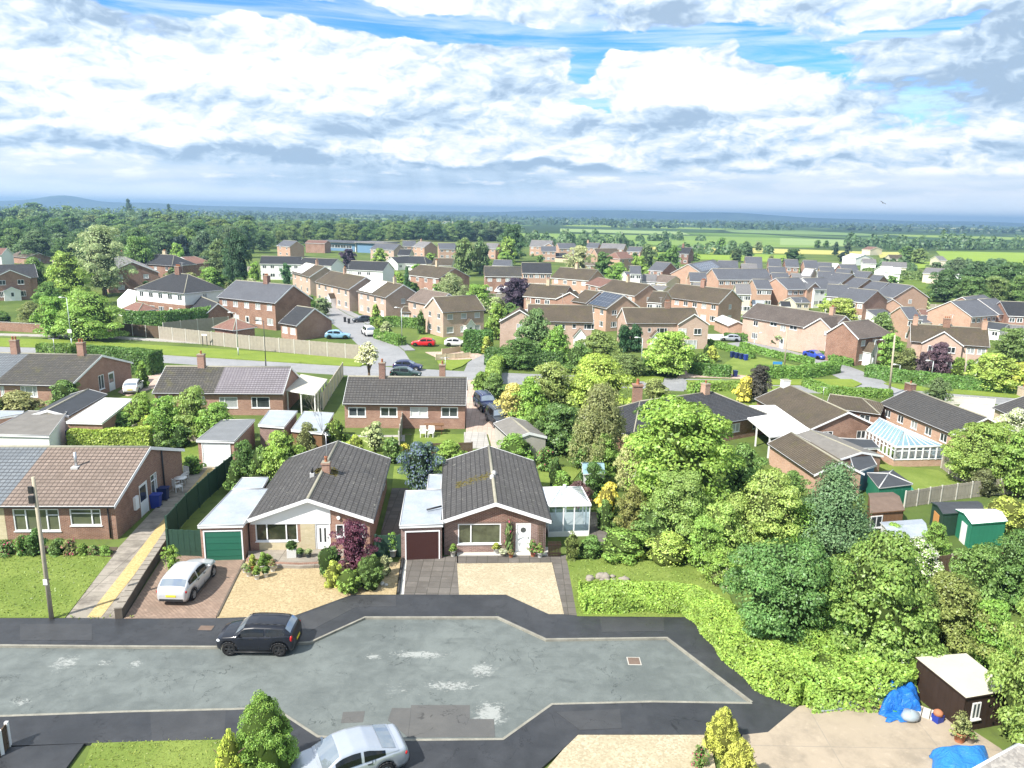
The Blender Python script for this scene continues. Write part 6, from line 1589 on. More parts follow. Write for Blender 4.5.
FH('brown roofed semi with chimney right of the broad orange gable', (613, 279.3), (650, 284.5), 9, 'orange_brick', ROOF, n=4, chims=[(.42, 0, 1.2, .8, .7, 'pale_brick', 2)], auto=(('F', 4), ('R', 1)))
FH('red brown roof between the solar panels and the chimneyed semi', (598, 277), (614, 280), 8, 'red_brick', 'red_roof_tiles', n=2, zr=6.8)
for i, (a, c, lb) in enumerate(((( 624, 271.5), (640, 271.5), 'white bungalow with a grey roof left of the garage yard'), ((643, 274), (657, 274.5), 'white bungalow with two dark windows in the middle of the yard'), ((660, 274.5), (676, 276), 'cream bungalow with a light roof next to the mossy brown house'))):
 FH(lb, a, c, 9, ('white_render', 'white_render', 'cream_render')[i], ('grey_slate', 'light_grey_tiles', 'brown_pantiles')[i], zr=4.6, ze=2.6, n=3)
FH('large brick house with two projecting gables behind the pale round tree', (531.5, 240), (553, 240.6), 11, 'orange_brick', 'light_grey_tiles', n=4, cross=(5, 7, 1, 7), zr=8.2)
FH('grey roofed brick house just right of the twin gabled house', (557, 243), (575, 243.2), 9, 'orange_brick', 'grey_slate', n=3)
FH('low dark roofed garage block below the grey roofed brick house', (553, 253), (566, 253), 7, 'red_brick', 'black_slate', zr=4, ze=2.5, n=0)
FH('grey roofed house with a chimney stack to its left', (588, 242.6), (600, 243), 9, 'orange_brick', 'grey_slate', n=2, chims=[(.0, 0, 1.2, 1, .7, 'orange_brick', 1)])
FH('grey roofed terrace between the chimney stack and the brick corner house', (602, 243.2), (626, 244), 9, 'red_brick', 'light_grey_tiles', n=4)
FH('long brown roofed terrace in front of the grey terrace', (594, 248.3), (617, 248.5), 9, 'orange_brick', 'brown_aged_tiles', n=4)
FH('bright brick corner house at the right end of the brown terrace', (615, 252), (626, 251.5), 8, 'orange_brick', 'red_roof_tiles', n=2, hipL=2)
FH('dark farm house with tall chimney at the edge of the fields', (679.5, 247), (692, 247.5), 9, 'dark_brick', 'black_slate', n=2, zr=8, chims=[(.3, 0, 1.5, 1, .8, 'dark_brick', 1)])
FH('brick house with blue grey roof at the left of the grey roofed estate', (656, 261.5), (671, 262.5), 9.5, 'red_brick', 'grey_slate', n=2)
FH('brick gabled house with solar panels along its grey roof', (688, 264), (714, 259.4), 11, 'orange_brick', 'grey_slate', n=4, panel=(.1, .8, .3, .9), zr=8.2)
FH('wide grey roofed house behind the long estate terrace', (718, 260.2), (738, 260.8), 11, 'red_brick', 'grey_slate', n=3, zr=8)
FH('tall grey roofed block behind the end of the long estate terrace', (745, 256.5), (762, 257), 12, 'orange_brick', 'grey_slate', n=3, zr=9)
FH('long grey roofed terrace with an orange end gable', (711.5, 268.4), (766, 268.8), 10, 'orange_brick', 'grey_slate', n=9, zr=7.8)
FH('grey roofed house with white panels beside the oak on the estate', (768, 258.4), (781, 258.8), 10, 'red_brick', 'grey_slate', n=2)
FH('grey roofed brick house left of the dark round oak', (784.5, 259), (798, 259.4), 10, 'red_brick', 'grey_slate', n=2)
FH('brick gabled house to the right of the dark round oak', (803, 260), (817, 260.4), 10, 'orange_brick', 'grey_slate', n=2)
FH('wide low grey roof in the back row of the right estate', (818, 262), (832, 262.6), 10, 'red_brick', 'grey_slate', n=2)
FH('house with twin red gables at the back of the right estate', (839, 264), (856, 264.4), 11, 'red_brick', 'grey_slate', n=3, cross=(-2, 6, 1, 6.8), zr=8)
FH('grey roofed block at the left of the second estate row', (768, 266.5), (785, 267), 11, 'red_brick', 'grey_slate', n=3)
FH('house with three white roof panels in the second estate row', (804, 268), (815, 268.6), 10, 'pink_brick', 'light_grey_tiles', n=2, panel=(.1, .9, .2, .9, 'white_sheet_roof'))
FH('white gabled small house in the second estate row', (817.5, 271), (831, 271.5), 9, 'white_render', 'grey_slate', n=2, cross=(2, 5, .6, 6.6))
FH('grey roofed house with plain wall behind the white fronted houses', (835, 272.5), (853, 274), 11, 'red_brick', 'grey_slate', n=3)
FH('grey roofed house in the middle of the stepped row on the right', (854, 277.3), (870, 278.8), 11, 'red_brick', 'grey_slate', n=3)
FH('grey roofed house near the right end of the stepped row', (872, 281), (889, 282.6), 11, 'red_brick', 'grey_slate', n=3)
FH('brick end house with large grey roof closing the stepped row', (891, 282.8), (913, 285.6), 11, 'orange_brick', 'grey_slate', n=4, auto=(('F', 4), ('R', 1)), zr=8)
FH('brick house with orange gable at the left of the front estate row', (775.5, 278), (799, 277.6), 10, 'orange_brick', 'grey_slate', n=4, cross=(4.5, 5, .6, 6.8))
FH('white rendered pair with two small gables in the front estate row', (802, 278), (824, 277.6), 10, 'white_render', 'grey_slate', n=4, cross=(4, 6, .8, 6.8))
FH('brick pair with white doors right of the white rendered pair', (827.5, 284), (848, 285), 10, 'orange_brick', 'grey_slate', n=4)
FH('grey roofed brick house with white windows at the right of the front row', (849.5, 287.6), (878, 290.4), 10.5, 'red_brick', 'grey_slate', n=4)
FH('small brick gabled house with grey wing at the end of the front row', (880, 295), (893, 299), 8, 'orange_brick', 'grey_slate', n=2, zr=5.6, ze=3)
FH('brick house with grey roof, first of three stepped roofs at the right edge', (950.5, 301), (977, 299.4), 11, 'orange_brick', 'grey_slate', n=5, zr=8)
FH('brick house with grey roof, second of three stepped roofs at the right edge', (978, 299), (996, 298), 11, 'orange_brick', 'grey_slate', n=4, zr=8)
FH('dark roofed brick terrace, last of three stepped roofs at the right edge', (1000, 301), (1040, 302.5), 11, 'red_brick', 'black_slate', n=5, zr=7.8)
FH('low grey roof behind the three stepped roofs', (962, 297), (984, 294.5), 9, 'red_brick', 'grey_slate', n=0, zr=7.4)
for a, c, w, r, lb in (((541, 246), (556, 246.3), 'orange_brick', 'grey_slate', 'brick house before the twin gabled house'), ((572, 248), (586, 248.3), 'red_brick', 'light_grey_tiles', 'grey roofed house left of the brown roofed terrace'), ((629, 246.5), (643, 247), 'orange_brick', 'grey_slate', 'brick house behind the bright brick corner house'),
 ((456, 244), (464, 244.2), 'orange_brick', 'grey_slate', 'narrow brick house left of the tall cypresses'), ((471, 247), (486, 247.3), 'red_brick', 'red_roof_tiles', 'red roofed house behind the tall cypresses'), ((400, 249), (412, 249.3), 'cream_render', 'black_slate', 'cream house below the long grey roofed one'), ((689, 272), (706, 272.5), 'orange_brick', 'grey_slate', 'grey roofed house below the solar panelled gable'),
 ((771, 272.5), (788, 273), 'red_brick', 'grey_slate', 'plain house in the third estate row'), ((791, 273), (801, 273.3), 'orange_brick', 'light_grey_tiles', 'narrow brick house in the third estate row'), ((819, 266.5), (834, 267), 'orange_brick', 'grey_slate', 'brick house below the wide low grey roof'), ((837, 268.4), (852, 269.2), 'red_brick', 'grey_slate', 'grey roof below the twin red gables'), ((857, 270.8), (872, 271.8), 'orange_brick', 'grey_slate', 'brick house at the field end of the second row'),
 ((741, 263.5), (757, 264), 'red_brick', 'light_grey_tiles', 'light roofed house behind the long estate terrace'), ((873, 274.6), (884, 275.4), 'red_brick', 'grey_slate', 'small house by the field hedge'), ((693, 282.5), (706, 283), 'white_render', 'light_grey_tiles', 'white house with light roof before the orange estate gable'), ((630, 265.5), (641, 265.8), 'white_render', 'grey_slate', 'white house behind the garage yard'),
 ((752, 279), (768, 279.3), 'orange_brick', 'grey_slate', 'brick house at the right end of the long estate terrace'), ((735, 283.5), (750, 284), 'cream_render', 'light_grey_tiles', 'cream house right of the tall red gable'), ((653, 291), (668, 292), 'pink_brick', ROOF, 'pink house between the semis and the mossy house'), ((900, 306.5), (914, 306.8), 'orange_brick', 'grey_slate', 'brick house before the stepped roofs')):
 FH(lb, a, c, 9, w, r, n=3, zr=7.2)
SG = [((896, 313), (910, 312.5), 'white_render', 'white_sheet_roof', 'white gabled garage behind the left chimney of the wide semi'), ((912, 316), (926, 315.5), 'white_render', 'grey_slate', 'white walled garage with grey roof behind the wide semi'),
   ((933, 317), (948, 316.5), 'white_render', 'white_sheet_roof', 'clean white roofed garage behind the middle chimney'), ((955, 319.5), (974, 319.5), 'cream_render', 'asbestos_sheet', 'row garage with ribbed grey roof behind the wide semi'),
   ((989, 321.5), (1009, 324), 'white_render', 'felt_dark', 'white bungalow with dark felt roof behind the right chimney'), ((1010, 324.5), (1030, 326), 'white_render', 'light_grey_tiles', 'white bungalow with light roof at the right edge behind the big tree'),
   ((866, 309.5), (884, 309), 'white_render', 'grey_slate', 'white gabled bungalow with grey roof behind the feathery lime tree'), ((768, 290), (778, 290.5), 'white_render', 'light_grey_tiles', 'white garage at the left of the yard behind the long terrace'),
   ((790, 297), (805, 297), 'cream_render', 'grey_slate', 'cream garage with grey roof behind the long terrace'), ((748, 291), (764, 291), 'white_render', 'light_grey_tiles', 'white roofed shed behind the end of the mossy house')]
for a, c, w, r, lb in SG: FH(lb, a, c, 6.5, w, r, zr=3.6, ze=2.4, n=2, cat='garage' if 'garage' in lb else 'bungalow', name='garage' if 'garage' in lb else 'bungalow')
FB = [((851, 253.5), (865, 254.5), 'white_sheet_roof', 'long white barn roof at the field edge'), ((862, 258.5), (876, 259), 'light_grey_tiles', 'pale barn beside the long white one'), ((882, 261.5), (907, 262.5), 'light_grey_tiles', 'grey barn with an open dark side'), ((880, 266), (892, 266.3), 'white_sheet_roof', 'white mobile home by the farm'),
   ((894, 267.5), (901, 267.8), 'white_sheet_roof', 'small white mobile home by the farm'), ((926, 267.5), (945, 268.5), 'light_grey_tiles', 'wide grey farm shed beside the dark trees'), ((888, 254.6), (902, 255), 'brown_aged_tiles', 'brown farm roof beyond the barns'), ((935, 256), (943, 256.2), 'light_grey_tiles', 'small pale roof in the hedges by the bright field'),
   ((868, 246.5), (877, 247), 'red_roof_tiles', 'red farmhouse in the trees far across the fields'), ((810, 262.5), (838, 263.2), 'white_sheet_roof', 'greenish white polytunnel behind the estate'), ((948, 273.5), (960, 274), 'white_sheet_roof', 'bright pale store among the dark trees')]
for a, c, r, lb in FB: FH(lb, a, c, 12, 'white_render' if 'white' in lb else 'cream_render', r, zr=5.4, ze=3.6, n=0, name='barn', cat='barn' if 'barn' in lb or 'shed' in lb else 'building')
def field(pxs, m, z): slab('field', pxs, z, m)
field([(520, 233), (700, 236), (815, 239), (815, 247.5), (700, 246), (520, 241)], 'field_green', .3)
field([(640, 246.5), (770, 248.5), (865, 251.5), (865, 255), (770, 253), (640, 250.5)], 'field_straw', .3)
field([(600, 252), (700, 252.5), (790, 255), (790, 262), (700, 259), (600, 258)], 'field_lime', .25)
field([(936, 251), (1200, 256), (1200, 274), (1010, 269.5), (945, 261)], 'field_lime', .3)
field([(905, 262.5), (935, 261.5), (930, 267), (908, 270)], 'field_lime', .3)
field([(990, 272), (1100, 276), (1100, 284), (1010, 281)], 'field_pale', .3)
field([(560, 228.5), (680, 231.5), (690, 234.5), (560, 231.5)], 'field_pale', .4)
field([(780, 238), (860, 240), (860, 246.5), (780, 245)], 'field_pale', .35)
field([(880, 258), (905, 256), (900, 252), (878, 252)], 'field_straw', .35)
field([(840, 273), (915, 276), (940, 292), (915, 288), (850, 276)], 'rough_grass', .2)
def hills():
 b = MB(); rg = random.Random(4)
 def line(Y, depth, pts, x0, x1, n, amp, seed):
  r = random.Random(seed); ph = [r.uniform(0, 6.28) for _ in range(5)]; rows = []
  for j in range(7):
   t = j/6; row = []
   for i in range(n+1):
    px = x0+(x1-x0)*i/n; h = 0
    for c, w, a in pts: h += a*math.exp(-((px-c)/w)**2)
    h += amp*(.5+.5*math.sin(px*.021+ph[0])*math.sin(px*.0093+ph[1])+.25*math.sin(px*.06+ph[2]))
    edge = min(1, (i/n)*12, (1-i/n)*12)
    y = Y+depth*t; hh = max(0, h)*edge*math.sin(pi*min(1, t*1.25+.0))**1.0*(y/FOC)+min(edge*1.6, 1)*18*math.sin(pi*min(1, t*1.25)) if t < .8 else 0
    d = ray(px, 300); x = d.x/d.y*y; row.append(b.pt((x, y, max(-.5, hh))))
   rows.append(row)
  for p, q in zip(rows, rows[1:]):
   for i in range(n): b.idx((p[i], p[i+1], q[i+1], q[i]), 0, True)
 line(4300, 900, [(76, 30, 7), (20, 60, 2.5), (150, 60, 2.5), (230, 80, 1.)], -200, 520, 120, 1., 1)
 line(4600, 900, [(625, 55, 4.0), (712, 50, 4.0), (560, 60, 2.), (790, 70, 1.5)], 420, 1250, 140, .9, 2)
 return tag(b.build('hills', 'hill_land'), kind='structure')
hills()
LIME = (.155, .245, .038); MID = (.10, .175, .038); DARK = (.052, .098, .03); OLIVE = (.135, .16, .05); GREYG = (.15, .19, .09); GOLD = (.27, .31, .05)
YEL = (.46, .42, .06); PURP = (.085, .028, .042); COP = (.05, .036, .055); BLUEG = (.075, .125, .062); PALE = (.25, .29, .13); BRIGHT = (.13, .225, .036); DEEP = (.07, .13, .03)
T = plant
T(355, 521, 572, 48, 'airy', PURP, 'purple leaved maple in front of the white gabled bungalow', trunk=.12)
T(330, 547, 578, 23, 'ball', DEEP, 'dark green rounded shrub left of the purple maple', cat='shrub', trunk=0)
T(334, 562, 587, 19, 'bush', GOLD, 'small lime yellow shrub at the foot of the purple maple', cat='shrub', trunk=0)
T(350, 571, 593, 25, 'ball', LIME, 'low light green shrub nearest the pavement under the maple', cat='shrub', trunk=0)
T(371, 556, 590, 27, 'ball', MID, 'mid green mound shrub right of the purple maple', cat='shrub', trunk=0)
T(385, 555, 577, 15, 'bush', PALE, 'thin pale shrub at the gravel edge near the black edging', cat='shrub', trunk=.1)
T(173, 545, 573, 21, 'airy', LIME, 'loose lime shrub growing over the low stone wall by the silver hatchback', cat='shrub', trunk=.05)
T(572, 533, 560.5, 14, 'column', (.11, .14, .035), 'clipped column conifer at the corner of the conservatory', cat='conifer', trunk=0)
T(591, 537, 557, 30, 'bush', MID, 'flowering green shrub beside the clipped column conifer', cat='shrub', trunk=0)
T(622, 530, 557, 54, 'bush', BRIGHT, 'wide fresh green shrub at the back of the corner lawn', cat='shrub', trunk=0)
T(635, 544, 560, 17, 'bush', GOLD, 'small yellow green shrub at the back of the corner lawn', cat='shrub', trunk=0)
T(668, 533, 562, 46, 'bush', (.24, .30, .06), 'broad yellowish shrub with cream leaves above the corner lawn', cat='shrub', trunk=0)
T(704, 518, 567, 44, 'dome', BRIGHT, 'bushy bright green small tree at the right of the corner lawn', trunk=.05)
T(722, 548, 584, 44, 'dome', LIME, 'pale green bush overhanging the end of the corner lawn', cat='bush', trunk=.03)
T(717, 570, 587, 13, 'ball', OLIVE, 'clipped olive ball shrub on the corner lawn', cat='shrub', trunk=0)
T(725, 566, 589, 10, 'blossom', PALE, 'small cream flowered shrub beside the clipped ball', cat='shrub', trunk=0)
for i, (x, yt, w, k, c, lb) in enumerate(((8, 540, 20, 'flower', DEEP, 'pink flowering plant under the cream stone wall'), (23, 535, 16, 'flower', MID, 'rose bush below the left part of the big window'), (37, 530, 20, 'bush', DEEP, 'tall green shrub by the telegraph pole under the window'), (58, 539, 17, 'bush', MID, 'leafy plant under the right end of the big window'),
            (71, 539, 15, 'flower', OLIVE, 'reddish flowering plant under the smaller window'), (84, 543, 12, 'bush', LIME, 'low pale plant in the middle of the bungalow flower bed'), (95, 545, 14, 'flower', MID, 'pale pink flowers near the drainpipe'), (106, 546, 14, 'bush', BRIGHT, 'leafy plant at the driveway corner of the flower bed'))):
 T(x, yt, 556, w, k, c, lb, cat='plant', name='bed_plant', trunk=0, parts=False, group='plants along the flower bed of the brick bungalow pair')
hp = [P(582, 606), P(640, 605.5), P(688, 607), P(714, 624), P(746, 656), P(775, 680), P(806, 692)]
o = hedge(None, [2.0, 2.0, 2.0, 2.2, 2.5, 2.9, 3.0], [1.0, 1.0, 1.0, 1.1, 1.2, 1.2, 1.2], (.16, .245, .035), 'long bright privet hedge curving round the corner lawn beside the pavement', leaf=.088, dens=520, world_pts=hp, lump=.09)
hp = [P(790, 682), P(835, 682), P(866, 673), P(888, 662), P(902, 652)]
hedge(None, [4.0, 4.6, 4.6, 4.2, 3.0], [1.2, 1.35, 1.4, 1.35, 1.3], (.155, .245, .038), 'wide bright laurel bank between the trees and the concrete yard', leaf=.115, dens=330, world_pts=hp, lump=.16)
T(267, 692, 786, 66, 'dense', (.125, .205, .032), 'dense rounded green conifer beside the silver saloon in the foreground', trunk=.02, lod=0)
T(233, 729, 802, 33, 'dense', (.30, .36, .045), 'small golden conifer on the lawn in front of the green one', cat='conifer', trunk=0)
T(721, 707, 752, 36, 'dense', (.28, .31, .045), 'golden shrub with orange tips at the end of the pale gravel', cat='shrub', trunk=0)
T(737, 738, 796, 42, 'dense', (.28, .31, .045), 'lower golden shrub at the bottom edge of the photo', cat='shrub', trunk=0)
T(699, 746, 768, 18, 'flower', MID, 'small plant with magenta flowers on the pale gravel', cat='plant', name='flower_plant', trunk=0)
T(958, 711, 744, 22, 'airy', (.18, .22, .07), 'wispy potted shrub beside the dark brown shed', cat='shrub', trunk=.25)
W = [
 (675, 399, 512, 140, 'dome', (.14, .235, .032), 'big round lime green tree in the middle of the wooded gardens', .06),
 (740, 443, 492, 54, 'dome', MID, 'dense green bush right of the big lime tree', .03),
 (598, 383, 470, 72, 'weep', (.155, .165, .062), 'drooping olive brown tree left of the big lime tree', .1),
 (597, 351, 420, 82, 'dome', (.22, .28, .045), 'golden green spreading tree behind the drooping olive one', .08),
 (551, 361, 420, 58, 'dome', (.16, .20, .05), 'olive green tree by the bare telegraph pole', .08),
 (529, 376, 426, 44, 'dome', LIME, 'bright rounded bush at the left edge of the tree belt', .02),
 (512, 383, 424, 40, 'bush', (.38, .35, .10), 'yellow peach coloured shrub beside the two dark off-roaders', .0),
 (494, 372, 402, 30, 'bush', MID, 'green bush by the main road behind the off-roaders', .0),
 (560, 402, 452, 62, 'dome', DEEP, 'dark green bush behind the low pitched grey garage', .02),
 (538, 404, 440, 36, 'bush', BRIGHT, 'fresh green shrub overhanging the low pitched grey garage', .0),
 (583, 420, 468, 40, 'dome', MID, 'green tree between the drooping olive tree and the small glasshouse', .05),
 (604, 430, 476, 34, 'dome', BRIGHT, 'small bright tree above the small glasshouse', .06),
 (630, 432, 490, 38, 'dome', (.30, .30, .13), 'pale cream green shrub against the big lime tree', .03),
 (650, 462, 505, 42, 'blossom', PALE, 'cream blossomed shrub at the foot of the big lime tree', .03),
 (578, 479, 506, 30, 'lace', (.11, .065, .06), 'low dark purple brown shrub behind the small conservatory', .0),
 (607, 481, 514, 25, 'bush', YEL, 'small bright yellow shrub beside the path', .0),
 (605, 499, 530, 24, 'bush', MID, 'green shrub beside the path below the yellow one', .0),
 (631, 484, 536, 38, 'dome', (.16, .165, .045), 'olive and red tinged shrub right of the path', .02),
 (592, 462, 494, 34, 'bush', DEEP, 'dark green shrub in front of the small glasshouse', .0),
 (563, 470, 494, 26, 'bush', BRIGHT, 'green shrub on the lawn behind the small conservatory', .0),
 (677, 471, 545, 84, 'dome', (.15, .225, .05), 'large laurel like bush below the big lime tree', .02),
 (655, 507, 548, 50, 'bush', MID, 'spreading green bush between the laurel and the corner lawn', .0),
 (718, 500, 560, 62, 'dome', (.20, .27, .06), 'light green bush between the laurel and the conifer', .02),
 (764, 468, 552, 88, 'dome', (.185, .26, .055), 'broad light green tree left of the conifer', .05),
 (803, 500, 556, 52, 'dome', BRIGHT, 'fresh green bush at the foot of the conifer', .02),
 (828, 461, 558, 124, 'cone', (.068, .125, .05), 'dark layered conifer beside the brown shed', .03),
 (776, 539, 648, 110, 'round', (.072, .145, .036), 'dark round chestnut like tree behind the bright corner hedge', .06),
 (872, 530, 662, 128, 'dome', (.115, .18, .035), 'wide spreading green tree right of the dark round one', .06),
 (830, 560, 650, 70, 'dome', MID, 'leafy tree filling the gap between the dark round tree and the wide one', .05),
 (943, 572, 655, 92, 'dome', (.135, .165, .04), 'olive green tree behind the brown shed roof', .05),
 (1030, 598, 742, 104, 'dome', (.155, .225, .045), 'tall drooping light green tree at the right edge above the shed', .04),
 (1012, 528, 606, 84, 'dome', DEEP, 'dense dark green tree at the right edge beyond the green shed', .05),
 (968, 545, 612, 62, 'dome', MID, 'green bush between the broad white roof and the wide tree', .03),
 (915, 535, 580, 50, 'blossom', BRIGHT, 'white blossomed shrub in front of the milky glasshouse', .03),
 (893, 522, 552, 34, 'dome', LIME, 'lime shrub between the brown shed and the panelled fence', .02),
 (932, 520, 560, 32, 'dome', BRIGHT, 'bright shrub before the orange shed', .02),
 (980, 420, 484, 84, 'dome', (.145, .215, .04), 'loose green tree right of the large conservatory', .06),
 (1016, 428, 496, 62, 'dome', BRIGHT, 'bright green tree at the right edge behind the panelled fence', .04),
 (1013, 408, 442, 42, 'blossom', PALE, 'white flowering tree at the right edge below the pale chimney', .04),
 (978, 457, 480, 30, 'ball', YEL, 'bright yellow clipped shrub on the lawn by the fence', .0),
 (981, 468, 494, 36, 'bush', (.10, .11, .045), 'dark brownish shrub in front of the bright yellow one', .0),
 (1004, 496, 528, 54, 'bush', (.24, .29, .05), 'yellow green shrub beyond the panelled fence', .0),
 (852, 508, 548, 40, 'dome', GREYG, 'grey green bush between conifer and brown shed', .02),
 (744, 375, 402, 22, 'bush', YEL, 'bright yellow tree by the main road behind the black slate roof', .05),
 (758, 363, 402, 30, 'dome', (.055, .05, .04), 'nearly black bare looking tree by the main road', .05),
 (935, 376, 410, 32, 'dome', (.085, .13, .045), 'round tree on the verge behind the long grey roof', .04),
 (655, 377, 398, 30, 'bush', (.20, .24, .07), 'pink tinged shrub behind the tall brick chimney', .0),
 (700, 379, 400, 26, 'bush', BRIGHT, 'rounded clipped shrub beside the black slate roof', .0),
 (838, 393, 408, 22, 'bush', LIME, 'lime shrub behind the low brown wing', .0),
 (885, 430, 446, 14, 'bush', LIME, 'small lime shrub between bungalow and conservatory', .0),
 (790, 470, 506, 42, 'dome', MID, 'green bush under the orange garage wall', .02),
 (900, 585, 650, 60, 'dome', OLIVE, 'olive bush in front of the wide spreading tree', .02),
 (985, 600, 668, 56, 'dome', BRIGHT, 'fresh green bush behind the pent roofed shed', .02),
 (640, 405, 446, 40, 'dome', DEEP, 'dark green tree between the olive tree and the big lime tree', .03),
]
for x, yt, yb, w, k, c, lb, tr in W: T(x, yt+2, yb, w*.92, k, c, lb, cat='shrub' if 'shrub' in lb else 'bush' if 'bush' in lb else 'conifer' if 'conifer' in lb else 'tree', trunk=tr)
tag(hedge([(690, 478), (720, 500), (742, 512)], 2.4, .7, (.13, .19, .04), 'rough overgrown edge of the little meadow', cat='undergrowth', name='undergrowth', lump=.15), kind='stuff')
L_ = [
 (18, 392, 420, 52, 'bush', (.19, .21, .075), 'pale greenish shrub under the blue grey roofed bungalow half', .0), (-2, 400, 424, 30, 'bush', OLIVE, 'olive shrub at the left edge in front of the far bungalow pair', .0),
 (67, 380, 408, 34, 'bush', MID, 'green bush in front of the mossy roofed bungalow half', .0), (92, 358, 388, 12, 'bush', GOLD, 'golden ivy climbing the verge of the mossy roof', .0),
 (144, 392, 432, 34, 'dome', LIME, 'lime green bush beside the clean white flat roof', .02), (168, 397, 440, 40, 'dome', BRIGHT, 'bright leafy tree in front of the mossy half of the middle pair', .05), (195, 387, 440, 36, 'egg', (.18, .25, .06), 'taller pale green tree before the middle bungalow pair', .05),
 (218, 403, 442, 46, 'dome', BRIGHT, 'leafy bush in front of the lilac tiled half', .02), (122, 412, 434, 40, 'bush', MID, 'green bush at the edge of the clean white flat roof', .0), (150, 416, 436, 26, 'bush', GOLD, 'yellow green shrub behind the clipped yellow hedge', .0), (182, 425, 447, 20, 'bush', DEEP, 'dark shrub by the pale garden fence', .0), (163, 432, 452, 18, 'bush', MID, 'round shrub in front of the pale garden fence', .0),
 (193, 455, 474, 22, 'bush', BRIGHT, 'round green shrub beside the white door of the felt roofed garage', .0), (246, 441, 482, 28, 'dome', DEEP, 'dark green bush right of the felt roofed garage', .02), (236, 464, 492, 22, 'bush', MID, 'green shrub against the green fence', .0), (262, 448, 484, 24, 'bush', MID, 'green bush behind the green doored garage', .0),
 (283, 430, 484, 46, 'dome', LIME, 'round lime tree behind the white gabled bungalow', .12), (308, 425, 456, 28, 'bush', OLIVE, 'dark olive bush behind the streaked roof garage', .0),
 (337, 419, 450, 24, 'bush', LIME, 'lime shrub at the left of the divided gardens', .0), (375, 422, 452, 26, 'dome', PALE, 'pale young tree in the left of the divided gardens', .15), (393, 438, 462, 22, 'bush', MID, 'green bush at the foot of the dividing fence', .0), (356, 436, 458, 22, 'bush', GOLD, 'yellow shrub along the back garden boundary', .0), (405, 443, 458, 16, 'bush', YEL, 'small yellow shrub left of the blue flowering bush', .0),
 (421, 443, 494, 42, 'blueblossom', (.06, .10, .055), 'blue flowering bush between the two front bungalows', .06), (449, 441, 464, 34, 'bush', LIME, 'lime undergrowth behind the dark gabled bungalow', .0), (515, 436, 462, 44, 'bush', BRIGHT, 'green bushes behind the ridge of the dark gabled bungalow', .0), (545, 447, 470, 22, 'flower', MID, 'red flowering bush beside the low pitched grey garage', .0), (555, 458, 488, 16, 'bush', DEEP, 'dark shrub on the lawn right of the grey ridge', .0),
 (480, 372, 390, 16, 'bush', BRIGHT, 'hedge end shrub by the main road near the off-roaders', .0), (143, 362, 388, 14, 'bush', LIME, 'lime shrub at the end of the tall dark hedge', .0),
 (393, 533, 556, 15, 'airy', BRIGHT, 'potted lemon leaved shrub by the dark gate', .2),
 (264, 553, 570, 13, 'bush', LIME, 'lime plant in the pot group on the gravel', .0),
]
for x, yt, yb, w, k, c, lb, tr in L_: T(x, yt, yb, w, k, c, lb, cat='tree' if 'tree' in lb else 'bush' if 'bush' in lb else 'shrub', trunk=tr)
def bare_tree(x, yt, yb, label, lean_):
 pt = P(x, yb); h = height_at(pt, x, yt); root = thing('bare_tree', label, 'tree', pt); rg = random.Random(3); b = MB()
 def br(p, d, l, r, k):
  q = p+d*l; b.tube(p, q, r, r*.6, 5)
  if k:
   for i in range(3): br(q, (d+Vector((rg.uniform(-.6, .6), rg.uniform(-.6, .6), rg.uniform(-.1, .4)))).normalized(), l*.68, r*.55, k-1)
 br(Vector((0, 0, 0)), Vector((lean_, 0, 1)).normalized(), h*.42, .035, 4); b.build('branches', 'pale_bark', root); return root
bare_tree(327, 398, 456, 'bare leaning tree beside the streaked roof garage', -.15)
T(369, 342, 384, 24, 'blossom', (.34, .36, .16), 'tall thin tree with cream flower heads at the road junction', trunk=.5)
hedge([(72, 449), (110, 448), (151, 446)], 1.2, 1.75, (.21, .275, .045), 'clipped yellow green hedge behind the brown tiled bungalow')
hedge([(88, 369), (120, 371), (157, 374)], 2.6, 3.0, (.065, .125, .028), 'tall dark clipped hedge beside the main road on the left')
hedge([(42, 358), (76, 359)], 2.0, 2.0, (.10, .165, .035), 'mixed green hedge left of the tall dark one by the main road')
hedge([(127, 331), (165, 331), (200, 327), (228, 322)], 2.2, 3.3, (.07, .14, .03), 'long dark hedge in front of the hipped white house')
hedge([(465, 352), (491, 352)], 3.2, 3.6, (.055, .12, .026), 'tall dark square hedge beside the red car house')
hedge([(488, 364), (520, 367), (562, 368)], 2.6, 2.6, (.06, .115, .03), 'dark hedge under the brown roofed semi along the main road')
hedge([(492, 385), (494, 372), (500, 366)], 2.0, 1.8, (.15, .22, .04), 'green hedge beside the drive of the off-roaders')
hedge([(378, 338), (402, 346)], 1.6, 1.6, (.09, .17, .03), 'clipped hedge at the corner of the side road by the lamp post')
hedge([(372, 327), (395, 326), (425, 329)], 1.8, 1.9, (.085, .155, .03), 'hedge in front of the nearest panelled semi')
hedge([(612, 374), (645, 374), (676, 373)], 2.0, 2.1, (.055, .11, .026), 'dark hedge along the main road left of the gap')
hedge([(690, 373), (710, 376), (729, 377)], 1.6, 1.7, (.07, .14, .028), 'green hedge along the main road right of the gap')
hedge([(757, 377), (800, 378), (834, 372)], 2.2, 1.8, (.09, .175, .03), 'big clipped hedge at the corner of the right side road')
hedge([(742, 348), (772, 357), (812, 364)], 1.2, 1.1, (.10, .19, .032), 'low clipped hedge along the near side of the right side road')
hedge([(708, 345), (735, 353), (752, 359)], 1.1, 1.1, (.095, .175, .03), 'clipped hedge behind the dark wheelie bins')
hedge([(766, 341), (800, 349), (832, 361), (850, 366)], 1.2, 1.2, (.085, .165, .03), 'clipped hedge in front of the long pink terrace')
